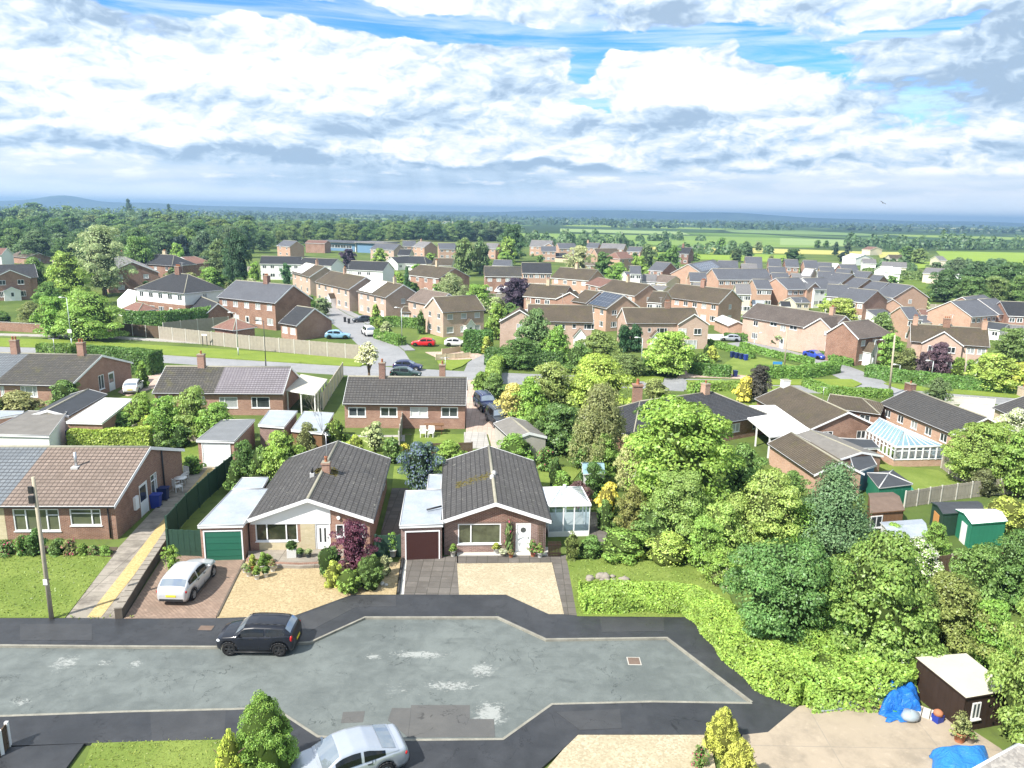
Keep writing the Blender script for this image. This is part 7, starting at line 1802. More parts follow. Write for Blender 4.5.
hedge([(868, 376), (900, 382), (960, 389), (1060, 396)], 2.4, 2.0, (.075, .15, .03), 'long dark clipped hedge along the main road before the wide semi')
hedge([(806, 386), (830, 395), (890, 398)], 1.6, 1.2, (.10, .18, .03), 'narrow hedge behind the brown roofed bungalow')
hedge([(690, 392), (720, 390), (752, 391)], 1.6, 1.2, (.13, .2, .035), 'low hedge behind the black slate roof')
hedge([(640, 336), (668, 341), (690, 341)], 1.6, 1.5, (.075, .14, .03), 'hedge beside the silver car on the drive')
hedge([(725, 340), (752, 341)], 1.4, 1.4, (.07, .14, .03), 'short dark hedge right of the silver car')
hedge([(846, 282), (880, 290), (912, 297)], 2.6, 1.8, (.10, .16, .03), 'field hedge beyond the stepped estate roofs')
hedge([(866, 276), (900, 279), (925, 281)], 6, 3.0, (.085, .13, .035), 'thick hedge between the estate and the mobile homes')
hedge([(860, 308), (890, 305), (912, 308)], 1.8, 1.7, (.07, .14, .03), 'green hedge behind the feathery lime tree')
M_ = [
 (92, 291, 340, 66, 'dome', (.16, .235, .045), 'big fresh green tree behind the lamp post on the left', .05), (56, 296, 338, 40, 'dome', BRIGHT, 'green tree between the brick house and the lamp post', .05), (33, 302, 328, 30, 'dome', OLIVE, 'olive shrub in the front garden of the left edge house', .02), (3, 312, 328, 22, 'bush', DEEP, 'dark shrub at the left edge in front of the brick house', .0),
 (70, 251, 306, 46, 'dome', LIME, 'bright lime tree behind the two telegraph poles', .05), (105, 226, 296, 62, 'airy', (.22, .26, .125), 'tall pale willow like tree left of the brick gable house', .08), (36, 258, 296, 36, 'dome', MID, 'green tree between the white verge bungalow and the lime tree', .04), (50, 282, 312, 30, 'dome', MID, 'green bush right of the left edge brick house', .02), (78, 290, 318, 26, 'dome', LIME, 'small lime bush beneath the telegraph poles', .0),
 (140, 236, 280, 34, 'dome', MID, 'green tree behind the gable house chimney', .05), (184, 234, 266, 22, 'dome', (.03, .05, .04), 'almost black round tree above the dark hipped roof', .04), (178, 243, 268, 18, 'dome', LIME, 'yellow green tree beside the almost black one', .04), (205, 230, 264, 30, 'dome', (.07, .12, .055), 'blue green round tree above the brown skylight roof', .04), (240, 232, 290, 30, 'egg', (.035, .075, .03), 'very dark upright tree left of the cream gable terrace', .03), (221, 240, 284, 34, 'dome', (.10, .145, .05), 'grey green tree right of the skylight roof', .03), (256, 262, 292, 16, 'dome', LIME, 'lime bush against the cream gable of the long terrace', .0),
 (212, 268, 290, 30, 'bush', BRIGHT, 'bright shrubs in the garden behind the slate outhouse', .0), (236, 285, 304, 22, 'bush', MID, 'shrub beside the slate outhouse', .0), (191, 272, 290, 24, 'bush', (.2, .22, .08), 'pale shrub between the hipped roofs', .0), (163, 318, 330, 10, 'bush', YEL, 'small yellow bush in front of the hipped white house', .0),
 (287, 264, 286, 14, 'egg', (.05, .13, .04), 'small dark conifer in front of the long dark terrace', .05), (322, 298, 316, 22, 'dome', GREYG, 'grey green bush in front of the middle semi', .02), (312, 294, 322, 14, 'dome', MID, 'green bush at the foot of the farthest panelled semi', .0), (376, 305, 322, 10, 'bush', LIME, 'small lime tree in front of the nearest panelled semi', .1), (378, 318, 334, 14, 'bush', LIME, 'lime bush beside the white car on the side road', .0), (386, 322, 340, 16, 'bush', PALE, 'pale shrub on the corner hedge by the lamp post', .0),
 (407, 265, 298, 13, 'cone', (.04, .09, .03), 'dark pointed conifer between the nearest panelled semi and the broad brown house', .02), (399, 272, 292, 16, 'dome', LIME, 'lime tree left of the dark pointed conifer', .03), (452, 273, 304, 34, 'weep', (.19, .23, .10), 'pale willow in front of the red end gable', .06), (478, 284, 312, 36, 'dome', BRIGHT, 'bright green tree mass behind the pink house', .04), (497, 303, 340, 22, 'egg', LIME, 'upright lime tree right of the pink house', .04), (510, 303, 322, 22, 'dome', DEEP, 'dark green bush below the copper tree', .02), (421, 311, 334, 8, 'column', DEEP, 'ivy covered column between the pink houses', .0), (487, 337, 354, 14, 'bush', GOLD, 'golden bush beside the tall dark square hedge', .0),
 (516, 278, 314, 36, 'round', COP, 'dark copper purple tree in the middle distance', .04), (349, 249, 270, 20, 'round', COP, 'dark purple tree in front of the school', .03), (380, 248, 264, 18, 'dome', LIME, 'lime tree right of the school', .03), (505, 252, 268, 16, 'dome', BRIGHT, 'bright tree beside the white grey roofed bungalow', .02), (493, 270, 290, 18, 'dome', BRIGHT, 'bright bush left of the white windowed brick house', .02),
 (464, 238, 276, 20, 'column', (.10, .15, .045), 'tall broad cypress left of the pair in the middle distance', .02), (480, 240, 274, 18, 'column', (.075, .125, .045), 'tall darker cypress right of the pair in the middle distance', .02), (512, 224, 262, 30, 'dome', (.05, .10, .035), 'dark dome shaped tree in front of the fields', .04), (507, 236, 266, 22, 'dome', LIME, 'lime tree under the dark dome shaped tree', .03),
 (534, 309, 362, 40, 'dome', (.10, .165, .055), 'grey green tree in front of the left gable of the semi', .05), (556, 325, 366, 34, 'dome', BRIGHT, 'bright bush below the white gabled porch', .02), (520, 338, 368, 44, 'dome', DEEP, 'dark green bush left of the white gabled porch', .02), (598, 332, 366, 48, 'dome', (.14, .185, .05), 'rounded olive green bush right of the white gabled porch', .02), (578, 344, 372, 30, 'bush', MID, 'green bush under the white gabled porch by the hedge', .0), (628, 353, 376, 40, 'dome', (.11, .15, .045), 'olive bush left of the lamp post on the main road', .02),
 (668, 331, 376, 54, 'dome', (.20, .28, .05), 'light green tree in front of the tall front gable', .08), (624, 324, 352, 13, 'column', (.03, .075, .028), 'left one of the two dark cypresses before the tall gabled semi', .0), (635, 324, 352, 13, 'column', (.032, .08, .03), 'right one of the two dark cypresses before the tall gabled semi', .0), (712, 346, 362, 12, 'bush', GOLD, 'golden shrub on the lawn right of the tall gable', .0), (706, 345, 360, 10, 'bush', DEEP, 'dark shrub beside the golden one on the lawn', .0), (700, 352, 372, 26, 'bush', BRIGHT, 'rounded shrub at the foot of the tall gable', .0),
 (780, 326, 346, 26, 'bush', GREYG, 'grey green shrub in front of the long pink terrace', .0), (799, 332, 348, 22, 'bush', BRIGHT, 'bright bush in the middle of the long pink terrace front', .0), (816, 341, 354, 11, 'bush', GOLD, 'golden bush under the bay windowed gable', .0), (843, 345, 360, 9, 'bush', GOLD, 'yellow green shrub right of the bay window', .0),
 (838, 298, 322, 46, 'dome', (.21, .28, .055), 'feathery yellow green tree behind the long pink terrace', .03), (878, 312, 350, 34, 'dome', (.10, .17, .04), 'green tree between the long terrace and the wide semi', .04), (888, 334, 370, 26, 'dome', BRIGHT, 'bright green bush by the telegraph pole at the side road', .02), (905, 348, 376, 28, 'bush', OLIVE, 'mixed olive shrub in front of the left wing of the wide semi', .0), (937, 342, 376, 28, 'dome', (.085, .055, .065), 'dark purple tree in front of the wide semi', .05), (921, 352, 378, 20, 'dome', (.07, .05, .055), 'smaller purple bush left of the dark purple tree', .02), (957, 357, 378, 13, 'ball', LIME, 'clipped lime ball bush before the wide semi', .0), (969, 360, 380, 14, 'egg', BRIGHT, 'bright small conifer before the wide semi', .0), (991, 353, 390, 54, 'dome', (.21, .285, .05), 'large yellow green tree before the right end of the wide semi', .02), (1016, 362, 392, 40, 'dome', GOLD, 'yellow green bush at the right edge above the long hedge', .0), (1010, 328, 362, 40, 'dome', (.10, .165, .04), 'green tree at the right edge beside the wide semi', .04),
 (578, 246, 280, 34, 'airy', PALE, 'pale loose tree in front of the grey roofed estate houses', .04), (602, 252, 276, 24, 'dome', DEEP, 'dark round tree right of the pale loose one', .03), (617, 262, 284, 28, 'dome', BRIGHT, 'bright tree in front of the bright brick corner house', .03), (638, 256, 278, 20, 'dome', LIME, 'lime tree right of the bright brick corner house', .03), (634, 252, 266, 10, 'dome', DEEP, 'small dark tree at the end of the brick corner house', .02), (647, 244, 268, 20, 'dome', (.09, .14, .05), 'grey green tree left of the dark farm house', .03), (672, 245, 268, 20, 'dome', MID, 'green tree beside the dark farm house', .02), (662, 254, 272, 20, 'bush', DEEP, 'dark bush left of the blue grey roofed house', .0), (675, 264, 284, 22, 'dome', (.08, .13, .05), 'dark green tree in front of the blue grey roofed house', .02), (700, 273, 288, 13, 'ball', DEEP, 'round dark bush by the orange estate gable', .0), (714, 276, 290, 12, 'dome', OLIVE, 'olive bush before the long grey terrace', .0), (722, 277, 291, 14, 'dome', COP, 'purple bush before the long grey terrace', .0), (734, 279, 293, 16, 'dome', DEEP, 'dark bush before the long grey terrace', .0), (746, 278, 294, 18, 'dome', LIME, 'lime bush before the right end of the long grey terrace', .0), (690, 252, 263, 22, 'bush', MID, 'green bush behind the solar panelled estate house', .0),
 (792, 249, 264, 22, 'dome', (.04, .075, .025), 'dark round oak behind the right estate', .03), (736, 248, 262, 16, 'dome', (.06, .10, .035), 'dark green round tree behind the long grey terrace', .03), (748, 246, 260, 14, 'dome', (.05, .085, .035), 'smaller dark tree beside the tall grey block', .03), (721, 237, 249, 11, 'dome', MID, 'single round tree in the straw coloured field', .1), (758, 241, 252, 10, 'dome', GREYG, 'grey green tree at the far edge of the straw field', .1), (786, 286, 300, 11, 'dome', MID, 'green tree in front of the left end of the front estate row', .03),
 (835, 242, 256, 7, 'egg', (.04, .07, .035), 'narrow dark poplar like tree left of the barns', .03), (847, 242, 255, 8, 'egg', (.04, .07, .035), 'second narrow dark tree left of the barns', .03), (817, 240, 248, 8, 'dome', DEEP, 'small dark tree at the far hedge', .05), (826, 240, 248, 7, 'dome', DEEP, 'next small dark tree at the far hedge', .05), (842, 252, 262, 10, 'dome', (.02, .035, .02), 'almost black bush left of the long white barn', .0),
 (944, 269, 302, 40, 'dome', (.05, .10, .03), 'dark oak at the left end of the trees behind the stepped roofs', .05), (968, 276, 306, 36, 'dome', (.075, .13, .035), 'green oak in front of the trees behind the stepped roofs', .05), (975, 262, 296, 44, 'dome', (.05, .095, .035), 'large dark oak in the middle of the right hand trees', .05), (1005, 262, 300, 46, 'dome', (.06, .11, .035), 'large green oak near the right edge beyond the estate', .05), (1018, 275, 306, 36, 'dome', (.085, .145, .035), 'lighter oak at the right edge beyond the estate', .05), (993, 276, 306, 30, 'dome', (.10, .155, .04), 'bright oak above the third stepped roof', .05), (955, 258, 285, 28, 'dome', (.07, .11, .05), 'grey green tree beside the wide grey farm shed', .04), (935, 262, 280, 24, 'dome', (.075, .115, .05), 'grey green tree behind the wide grey farm shed', .03), (918, 248, 264, 20, 'dome', (.12, .165, .05), 'bright tree at the corner of the bright field', .03), (905, 246, 262, 18, 'dome', DEEP, 'dark tree behind the grey open barn', .03), (925, 292, 306, 10, 'bush', MID, 'shrub left of the first stepped roof', .0),
]
for x, yt, yb, w, k, c, lb, tr in M_: T(x, yt, yb, w, k, c, lb, cat='bush' if ('bush' in lb or 'shrub' in lb) else 'tree', trunk=tr, parts=w > 15)
rw = random.Random(21)
def sky_y(x):
 pts = [(-200, 208), (0, 206), (30, 197), (75, 200), (110, 206), (150, 204), (190, 209), (240, 213), (300, 217), (340, 216), (380, 218), (430, 223), (500, 229)]
 for a, c in zip(pts, pts[1:]):
  if a[0] <= x <= c[0]: return a[1]+(c[1]-a[1])*(x-a[0])/(c[0]-a[0])
 return 232
def foot_y(x):
 pts = [(-200, 256), (0, 258), (60, 268), (110, 268), (150, 262), (200, 262), (250, 258), (285, 248), (400, 243), (460, 243), (520, 242)]
 for a, c in zip(pts, pts[1:]):
  if a[0] <= x <= c[0]: return a[1]+(c[1]-a[1])*(x-a[0])/(c[0]-a[0])
 return 242
WC = [(.066, .118, .034), (.084, .142, .038), (.05, .095, .032), (.105, .16, .045), (.075, .122, .048), (.042, .08, .032), (.095, .14, .036)]
WG = 'trees of the dense wood along the left skyline'
zones = [(60, 'behind the left edge houses'), (130, 'behind the tall pale willow like tree'), (200, 'behind the dark hipped roof'), (270, 'behind the long dark terrace'), (340, 'behind the school'), (420, 'behind the brick estate by the wood'), (600, 'behind the tall cypress pair')]
kindn = {'dome': 'broad crowned', 'round': 'round crowned', 'egg': 'tall crowned', 'airy': 'loose feathery', 'cone': 'dark pointed'}
def shade(c): return 'dark green' if c[1] < .1 else 'light green' if c[1] > .139 else 'mid green'
nw = 0
for row in range(9):
 f = row/8
 x = -28+rw.uniform(0, 12)
 while x < 505:
  fy, sy = foot_y(x), sky_y(x)
  y0 = fy-(fy-sy-10)*f*.92
  pt = P(x, y0-1.5)
  q0 = 34 if x < 260 else 20; yt = fy-q0-(fy-q0-sy)*f+rw.uniform(-3, 3.5) if f < 1 else sy+rw.uniform(-2.5, 3)
  h = max(9, min(28, height_at(pt, x, yt))); w = h*rw.uniform(.85, 1.3)
  k = rw.choice(['dome', 'dome', 'round', 'dome', 'round', 'airy', 'dome', 'cone' if rw.random() < .3 else 'dome']); c = WC[rw.randrange(7)] if k != 'cone' else (.035, .065, .035)
  z = next(t for b_, t in zones if x < b_)
  if nw < 225:
   plant_at(pt, h, w, k, c, '%s %s tree in the wood %s' % (kindn[k], shade(c), z), trunk=.06, parts=False, group=WG, lod=1 if row < 4 else 2, name='wood_tree')
   nw += 1
  x += max(11, w*ppm(pt)*rw.uniform(.6, .85))
for x, yt, yb, w, lb in ((130, 199, 225, 14, 'pointed conifer standing above the skyline of the left wood'), (170, 204, 226, 12, 'smaller pointed conifer on the skyline of the left wood')):
 plant(x, yt, yb, w, 'cone' if 'conifer' in lb else 'egg', (.035, .07, .035), lb, parts=False, trunk=.1)
def mass(name, label, spots, leaf, seed, col):
 """spots: (x, y, half width x, half depth y, height, count)"""
 rg = np.random.default_rng(seed); pts = []; nr = []
 for x, y, wx, wy, h, n in spots:
  m = max(1, int(wx*wy/60));
  cxs = x+rg.uniform(-wx, wx, m); cys = y+rg.uniform(-wy, wy, m); hh = h*rg.uniform(.6, 1.15, m); rr = np.minimum(h*.55, max(3., min(wx, wy)*1.2))*rg.uniform(.7, 1.2, m)
  ids = rg.integers(0, m, n); d = rg.normal(0, 1, (n, 3)); d[:, 2] = np.abs(d[:, 2]); d /= np.linalg.norm(d, axis=1, keepdims=True)
  p = np.stack((cxs[ids]+d[:, 0]*rr[ids], cys[ids]+d[:, 1]*rr[ids], hh[ids]*(.12+.88*d[:, 2])*rg.uniform(.8, 1.0, n)), 1)
  pts.append(p); nr.append(d)
 o = link(name, leaf_mesh(name, np.concatenate(pts), np.concatenate(nr), leaf, 'leaf', None, 1.2, seed, .4)); o.color = (*col, 1)
 return tag(o, label, 'woodland', kind='stuff')
sp = []
for x in range(-60, 520, 24):
 fy, sy = foot_y(x), sky_y(x)
 for f in (.35, .6, .85):
  pt = P(x, fy-(fy-sy-10)*f*.9); sp.append((pt.x, pt.y, 16, 12, max(8, min(24, height_at(pt, x, fy-18-(fy-18-sy)*f)-4)), 600))
for x in range(-60, 520, 20):
 pt = P(x, 229+x*.006); sp.append((pt.x, pt.y, 30, 40, min(19, max(8, height_at(pt, x, sky_y(x)+3))), 700))
mass('woodland', 'unbroken mass of the wood filling in behind its front trees', sp, 1.7, 5, (.075, .12, .045))
sp = []
r2 = random.Random(8)
for x0, x1, y, h, n in ((890, 1060, 249.5, 12, 26), (845, 905, 247, 10, 10), (520, 560, 245.5, 9, 8), (556, 620, 243.5, 9, 10), (640, 700, 240.5, 7, 8), (950, 1060, 272, 6, 10), (690, 770, 254.5, 6, 10), (600, 700, 252.5, 6, 12), (560, 640, 248, 8, 10), (860, 905, 270.5, 5, 8)):
 for i in range(n):
  x = x0+(x1-x0)*i/n+r2.uniform(-2, 2); pt = P(x, y+r2.uniform(-.8, .8)); sp.append((pt.x, pt.y, 7, 4, h*r2.uniform(.7, 1.2), 90))
mass('hedgerow_woodland', 'belts of hedgerow trees and copses between the fields', sp, 1.9, 6, (.065, .11, .045))
sp = []
for i in range(190):
 Y = 1250*math.exp(r2.random()*1.75); X = r2.uniform(-.85, .85)*Y
 sp.append((X, Y, r2.uniform(50, 170)*(Y/1500)**.7, r2.uniform(4, 16), r2.uniform(7, 13), 110))
mass('far_woodland', 'dark hedges and woods scattered over the far plain to the horizon', sp, 6.0, 7, (.045, .075, .036))
def head(a, b): d = P(*b)-P(*a); return math.atan2(d.y, d.x)
def mid(a, b): return (P(*a)+P(*b))/2
car('hatch', 'silver_paint', mid((171, 610), (206, 571)), head((170, 606), (206, 566)), 'silver hatchback parked on the block paved drive below the green garage door', z=GZ)
car('mini', 'black_paint', P(260, 647), pi+.01, 'black compact car parked half on the kerb in the close', 'dark_alloy', z=.02)
car('saloon', 'pale_silver_paint', P(345, 776), head((403, 748), (300, 779)), 'pale silver saloon in the foreground turning behind the round conifer', z=.06)
car('hatch', 'navy_paint', P(408, 370), -.06, 'navy blue hatchback on the main road behind the long bungalow')
car('hatch', 'dark_green_car_paint', P(406, 377.5), -.05, 'dark green grey car half hidden by the ridge of the long bungalow', z=.02)
car('suv', 'navy_paint', P(485.5, 409), -pi/2+.33, 'dark navy off-roader farther up the drive beside the long bungalow', group='off-roaders on the drive')
car('suv', 'dark_grey_paint', P(498.5, 424), -pi/2+.30, 'dark grey off-roader nearer the low pitched grey garage', group='off-roaders on the drive')
car('hatch', 'red_paint', P(423.5, 346), pi-.05, 'bright red car on the drive of the pink brick house', detail=False)
car('hatch', 'white_car_paint', P(456, 346), .1, 'white car half hidden behind the low timber fence', detail=False)
car('suv', 'white_car_paint', P(368.5, 335), head((370, 338), (352, 325)), 'white car driving up the side road', detail=False)
car('hatch', 'dark_grey_paint', P(362, 322), pi+.4, 'dark car behind the bins in front of the nearest panelled semi', detail=False)
car('hatch', 'light_blue_paint', P(338, 338.5), .1, 'light blue car showing over the pale fence at the junction', detail=False)
car('saloon', 'blue_car_paint', P(814.5, 358), head((795, 354), (832, 362)), 'blue car parked on the right side road before the pink terrace', detail=False)
car('hatch', 'pale_silver_paint', P(730, 341), pi-.25, 'silver car on the drive under the large red gable', detail=False)
car('hatch', 'white_car_paint', P(134, 391), head((128, 396), (146, 376)), 'white car on the drive beside the ivy clad bungalow')
for x, y, p, h, lb in ((787, 298, 'white_car_paint', .2, 'white car in the yard behind the long terrace'), (748, 292, 'grey_paint', .3, 'grey car between the garages behind the mossy house'), (906, 300, 'grey_paint', .1, 'dark covered car on the grass left of the stepped roofs'), (901, 316, 'white_car_paint', 0., 'white van like car behind the wide semi'), (1003, 325, 'red_paint', .2, 'dull red car under the white bungalow on the right')):
 car('hatch', p, P(x, y), h, lb, detail=False)
def pole(x0, y0, x1, y1, label, r=.12, m='pole_timber', name='telegraph_pole', cat='pole', arms=0, box=False, lean_=True):
 pt = P(x0, y0); h = height_at(pt, x1, y1); d = ray(x1, y1); t = pt.y/d.y; top = Vector((d.x*t, pt.y, h)) if lean_ else Vector((pt.x, pt.y, h))
 if abs(top.x-pt.x) > .05*h: top.x = pt.x+math.copysign(.05*h, top.x-pt.x)
 root = thing(name, label, cat, pt); q = top-pt
 MB().tube((0, 0, -.1), q, r, r*.68, 10).build('pole', m, root)
 if box:
  b = MB(); b.box((-.20, -.24, q.z-1.25), (.02, -.10, q.z-.88)); b.box((-.18, -.22, q.z-.76), (.0, -.10, q.z-.42)); b.v = [p+Vector((q.x, q.y, 0)) for p in b.v]; b.build('cable_box', 'black_plastic', root)
  b = MB()
  for k in range(9): b.tube((q.x*.9*(1.2+.22*k)/q.z+.12*(-1)**k, 0, 1.6+.3*k), (q.x*.9*(1.2+.22*k)/q.z+.2*(-1)**k, 0, 1.62+.3*k), .012, n=4)
  b.build('step_irons', 'dark_metal', root)
  sg = MB().box((-.1, -.135, 2.0), (.1, -.12, 2.3)); sg.v = [p+Vector((q.x*.25, 0, 0)) for p in sg.v]; sg.build('notice_plate', 'white_plate', root)
 for k in range(arms): b = MB().box((q.x-.7, -.06, q.z-.4-.45*k), (q.x+.7, .06, q.z-.3-.45*k)); b.build('cross_arm', m, root)
 return root
def lamp(x0, y0, y1, label, m='lamp_steel', side=1, sign=False):
 pt = P(x0, y0); h = height_at(pt, x0, y1); root = thing('street_lamp', label, 'street lamp', pt)
 MB().tube((0, 0, -.1), (0, 0, 1.2), .085, .08, 8).tube((0, 0, 1.2), (0, 0, h), .06, .04, 8).tube((0, 0, h-.02), (side*.55, -.1, h+.08), .035, .03, 6).build('column', m, root)
 b = MB(); b.lathe([(0, -.09), (.12, -.06), (.14, 0), (.1, .07), (0, .09)], 10); b.v = [Vector((side*.8+p.x*2.0, -.12+p.y, h+.08+p.z)) for p in b.v]; b.build('lamp_head', 'lamp_glass' if m == 'lamp_steel' else m, root)
 if sign: MB().box((-.35, -.12, 2.0), (.25, -.09, 2.5)).build('sign_plate', 'white_plate', root)
 return root
pole(52, 621, 33, 477, 'weathered wooden telegraph pole with black boxes at the edge of the left lawn', .115, box=True)
pole(562, 404, 561.5, 368, 'thin telegraph pole standing among the bushes behind the low pitched grey garage', .13)
pole(784.5, 368, 787, 329, 'plain pole behind the big corner hedge on the right', .10)
pole(889, 396, 895, 335, 'tall telegraph pole at the mouth of the right side road', .13)
pole(55, 292, 55.5, 260, 'leaning telegraph pole with a stay in the trees at the left', .16); pole(76.5, 300, 77, 279, 'short pole right of the stayed telegraph pole', .14)
pole(964, 382, 963.5, 350, 'grey pole in the garden of the wide semi', .1)
pole(640, 300, 640.5, 283, 'thin pole between the chimneyed roofs', .1); pole(686, 292, 686, 277, 'thin pole by the orange estate gable', .1)
lamp(72, 346.5, 298, 'tall grey street lamp with a small white sign by the left verge', side=-1, sign=True)
lamp(238.5, 356, 313, 'slim grey street lamp in front of the pale fence', side=-1)
lamp(266, 368, 321, 'black street lamp at the edge of the main road', 'black_lamp_paint', -1)
lamp(402, 346, 308, 'grey street lamp on the corner of the side road', side=-1)
lamp(640.5, 376, 338, 'grey street lamp on the main road left of the gap in the hedges', side=-1)
lamp(930, 386, 361, 'grey street lamp before the long dark hedge', side=-1)
lamp(754, 347, 333, 'short lamp post behind the silver car', side=1); lamp(506, 345, 320, 'pale lamp post right of the upright lime tree', side=-1)
lamp(872, 366, 340, 'thin lamp post by the white porch of the pink terrace', side=1); lamp(898, 382, 365, 'small lamp post left of the long dark hedge', side=-1)
def sign(x, y, w, label, m='white_plate', h=.9, hh=.28):
 root = thing('street_sign', label, 'sign', P(x, y)); MB().box((-w/2, -.03, h-hh), (w/2, .0, h)).build('plate', m, root); pm = MB().box((-.04, 0.001, 0), (.04, .07, h)).mesh('post', 'dark_metal')
 for s in (-.4, .4): link('post', pm, root, (w*s, 0, 0))
 return root
sign(82, 333, .9, 'small white sign board under the big fresh green tree', h=2.3, hh=.5); sign(873, 376, 1.3, 'white street name plate at the end of the long dark hedge', h=1.5); sign(776, 378.5, 1.2, 'blue sign in the big clipped corner hedge', 'blue_sign', 2.2, .35); sign(205, 346, .8, 'small grey sign before the pale fence', h=1.8)
fence([(168, 543), (188, 519), (210, 497), (233, 477)], 1.75, 'long dark green timber fence beside the concrete driveway', 'dark_green_paint', 'dark_green_paint', 1.6, ph=.08)
fence([(169, 557), (202, 558)], 1.75, 'dark green panel closing the gap beside the green garage door', 'dark_green_paint', 'dark_green_paint', 2.4)
fence([(376, 557), (400, 557)], 1.4, 'dark green gate panel between the two front bungalows', 'dark_green_paint', 'dark_green_paint', 2.)
fence([(160, 339.5), (200, 344), (250, 349.5), (310, 355), (364, 360)], 2.1, 'long pale timber fence above the left verge', gap=2.6, board_w=.3)
fence([(86, 332), (120, 335), (160, 338.5)], 1.9, 'dark panelled fence with white concrete posts under the fresh green tree', 'dark_timber', gap=2.6, board_w=.35)
fence([(164, 336), (198, 332), (229, 329)], 2.2, 'pale weathered fence below the long dark hedge', gap=2.4, board_w=.3)
wall_run([(-60, 326), (0, 330), (52, 333)], 1.3, .3, 'brick garden wall in front of the left edge house', 'brown_brick', 'concrete')
fence([(399, 449), (403.5, 422)], 1.6, 'weathered fence dividing the two gardens behind the long bungalow', gap=2.0)
fence([(323, 410), (331, 396), (343, 377)], 1.9, 'pale fence running from the carport to the main road', 'pale_timber', gap=2.4, board_w=.25)
fence([(432, 454), (472, 453)], 1.0, 'low dark boundary fence behind the blue flowering bush', 'dark_timber', 'dark_timber')
fence([(436, 360), (455, 359), (470, 358)], .9, 'low yellow timber fence beside the pink drive', 'pale_timber', 'pale_timber', board_w=.3)
fence([(442, 355), (460, 352)], 1.0, 'short timber fence in front of the white car', 'pale_timber', 'pale_timber', board_w=.3)
fence([(904, 508), (940, 502), (985, 496), (1040, 492)], 1.75, 'grey panelled fence with pale posts across the end of the lawn', gap=1.85)
fence([(941, 468), (957, 480), (980, 486), (1020, 492)], 1.7, 'weathered fence curving round the lawn of the large conservatory', gap=1.9)
fence([(946, 404), (968, 405), (994, 407)], 1.2, 'pale balustrade like fence along the main road on the right', 'pale_concrete', 'pale_concrete', 1.2, board_w=.5)
fence([(902, 583), (932, 578), (966, 574)], 1.7, 'dark stained fence with a white ring among the right hand bushes', 'dark_timber', 'weathered_timber')
fence([(123, 447), (134, 438), (147, 430)], 1.2, 'short timber wall beside the red paved yard', 'weathered_timber', 'weathered_timber')
fence([(152, 440), (175, 441), (197, 442)], 1.4, 'pale garden fence behind the bushes near the felt roofed garage', 'weathered_timber', 'weathered_timber')
fence([(540, 447), (558, 450), (579, 452)], 1.5, 'tan timber fence right of the low pitched grey garage', 'pale_timber', 'pale_timber')
fence([(-30, 772), (3, 757), (10, 748)], 1.1, 'brown slatted fence with a white post at the lower left corner', 'dark_timber', 'white_paint', 1.5, board_w=.12)
ring = MB(); p = P(930, 575)
for i in range(16):
 a, c = 2*pi*i/16, 2*pi*(i+1)/16; ring.tube((math.cos(a)*.35, 0, 1.05+math.sin(a)*.35), (math.cos(c)*.35, 0, 1.05+math.sin(c)*.35), .06, n=6)
o = ring.build('ring_ornament', 'white_paint'); o.location = p+Vector((0, -.12, 0)); tag(o, 'white ring hung on the dark stained fence', 'ornament')
def bin_(x, y, m, label, rz=0., group=None):
 root = thing('wheelie_bin', label, 'bin', P(x, y, 0), rz, group); b = MB(); ks = KS(P(x, y)); root.scale = (ks, ks, ks)
 lo = [(-.22, -.26), (.22, -.26), (.22, .26), (-.22, .26)]; hi = [(-.28, -.34), (.28, -.34), (.28, .34), (-.28, .34)]
 L0 = [b.pt((x_, y_, .06)) for x_, y_ in lo]; L1 = [b.pt((x_, y_, .98)) for x_, y_ in hi]
 for i in range(4): b.idx((L0[i], L0[(i+1) % 4], L1[(i+1) % 4], L1[i]))
 b.build('body', m, root)
 l = MB(); l.prism([(-.31, -.38), (.31, -.38), (.31, .36), (-.31, .36)], .98, 1.03, 0, 0, True); l.tube((-.26, .40, 1.0), (.26, .40, 1.0), .03, n=6); l.build('lid', m, root)
 w = MB().tube((-.27, .24, .1), (-.2, .24, .1), .1, n=10).tube((.2, .24, .1), (.27, .24, .1), .1, n=10); w.build('wheels', 'black_plastic', root)
 return root
bin_(156.5, 508, 'blue_bin', 'blue wheelie bin by the side door of the brown tiled bungalow', -1.5); bin_(164, 501, 'dark_blue_bin', 'dark wheelie bin behind the blue one by the bungalow side door', -1.5)
bin_(70, 441, 'blue_bin', 'blue wheelie bin behind the brown tiled roof'); bin_(64, 441.5, 'green_bin', 'dark green wheelie bin beside the white walled garage')
bin_(468, 353, 'blue_bin', 'blue wheelie bin by the tall dark square hedge')
for i, (x, y) in enumerate(((732, 357.5), (736.5, 358.5), (741, 359.5))): bin_(x, y, 'dark_blue_bin', 'dark wheelie bin in the row on the lawn behind the clipped hedge', .3, 'row of dark bins on the lawn')
bin_(745.5, 360.5, 'blue_bin', 'blue wheelie bin at the right end of the dark row on the lawn', .3)
bin_(345, 322, 'black_plastic', 'left black bin by the kerb of the side road', .2); bin_(349, 323.5, 'black_plastic', 'right black bin by the kerb of the side road', .2)
bin_(735, 377, 'dark_blue_bin', 'single dark bin at the gap in the main road hedges', .1)
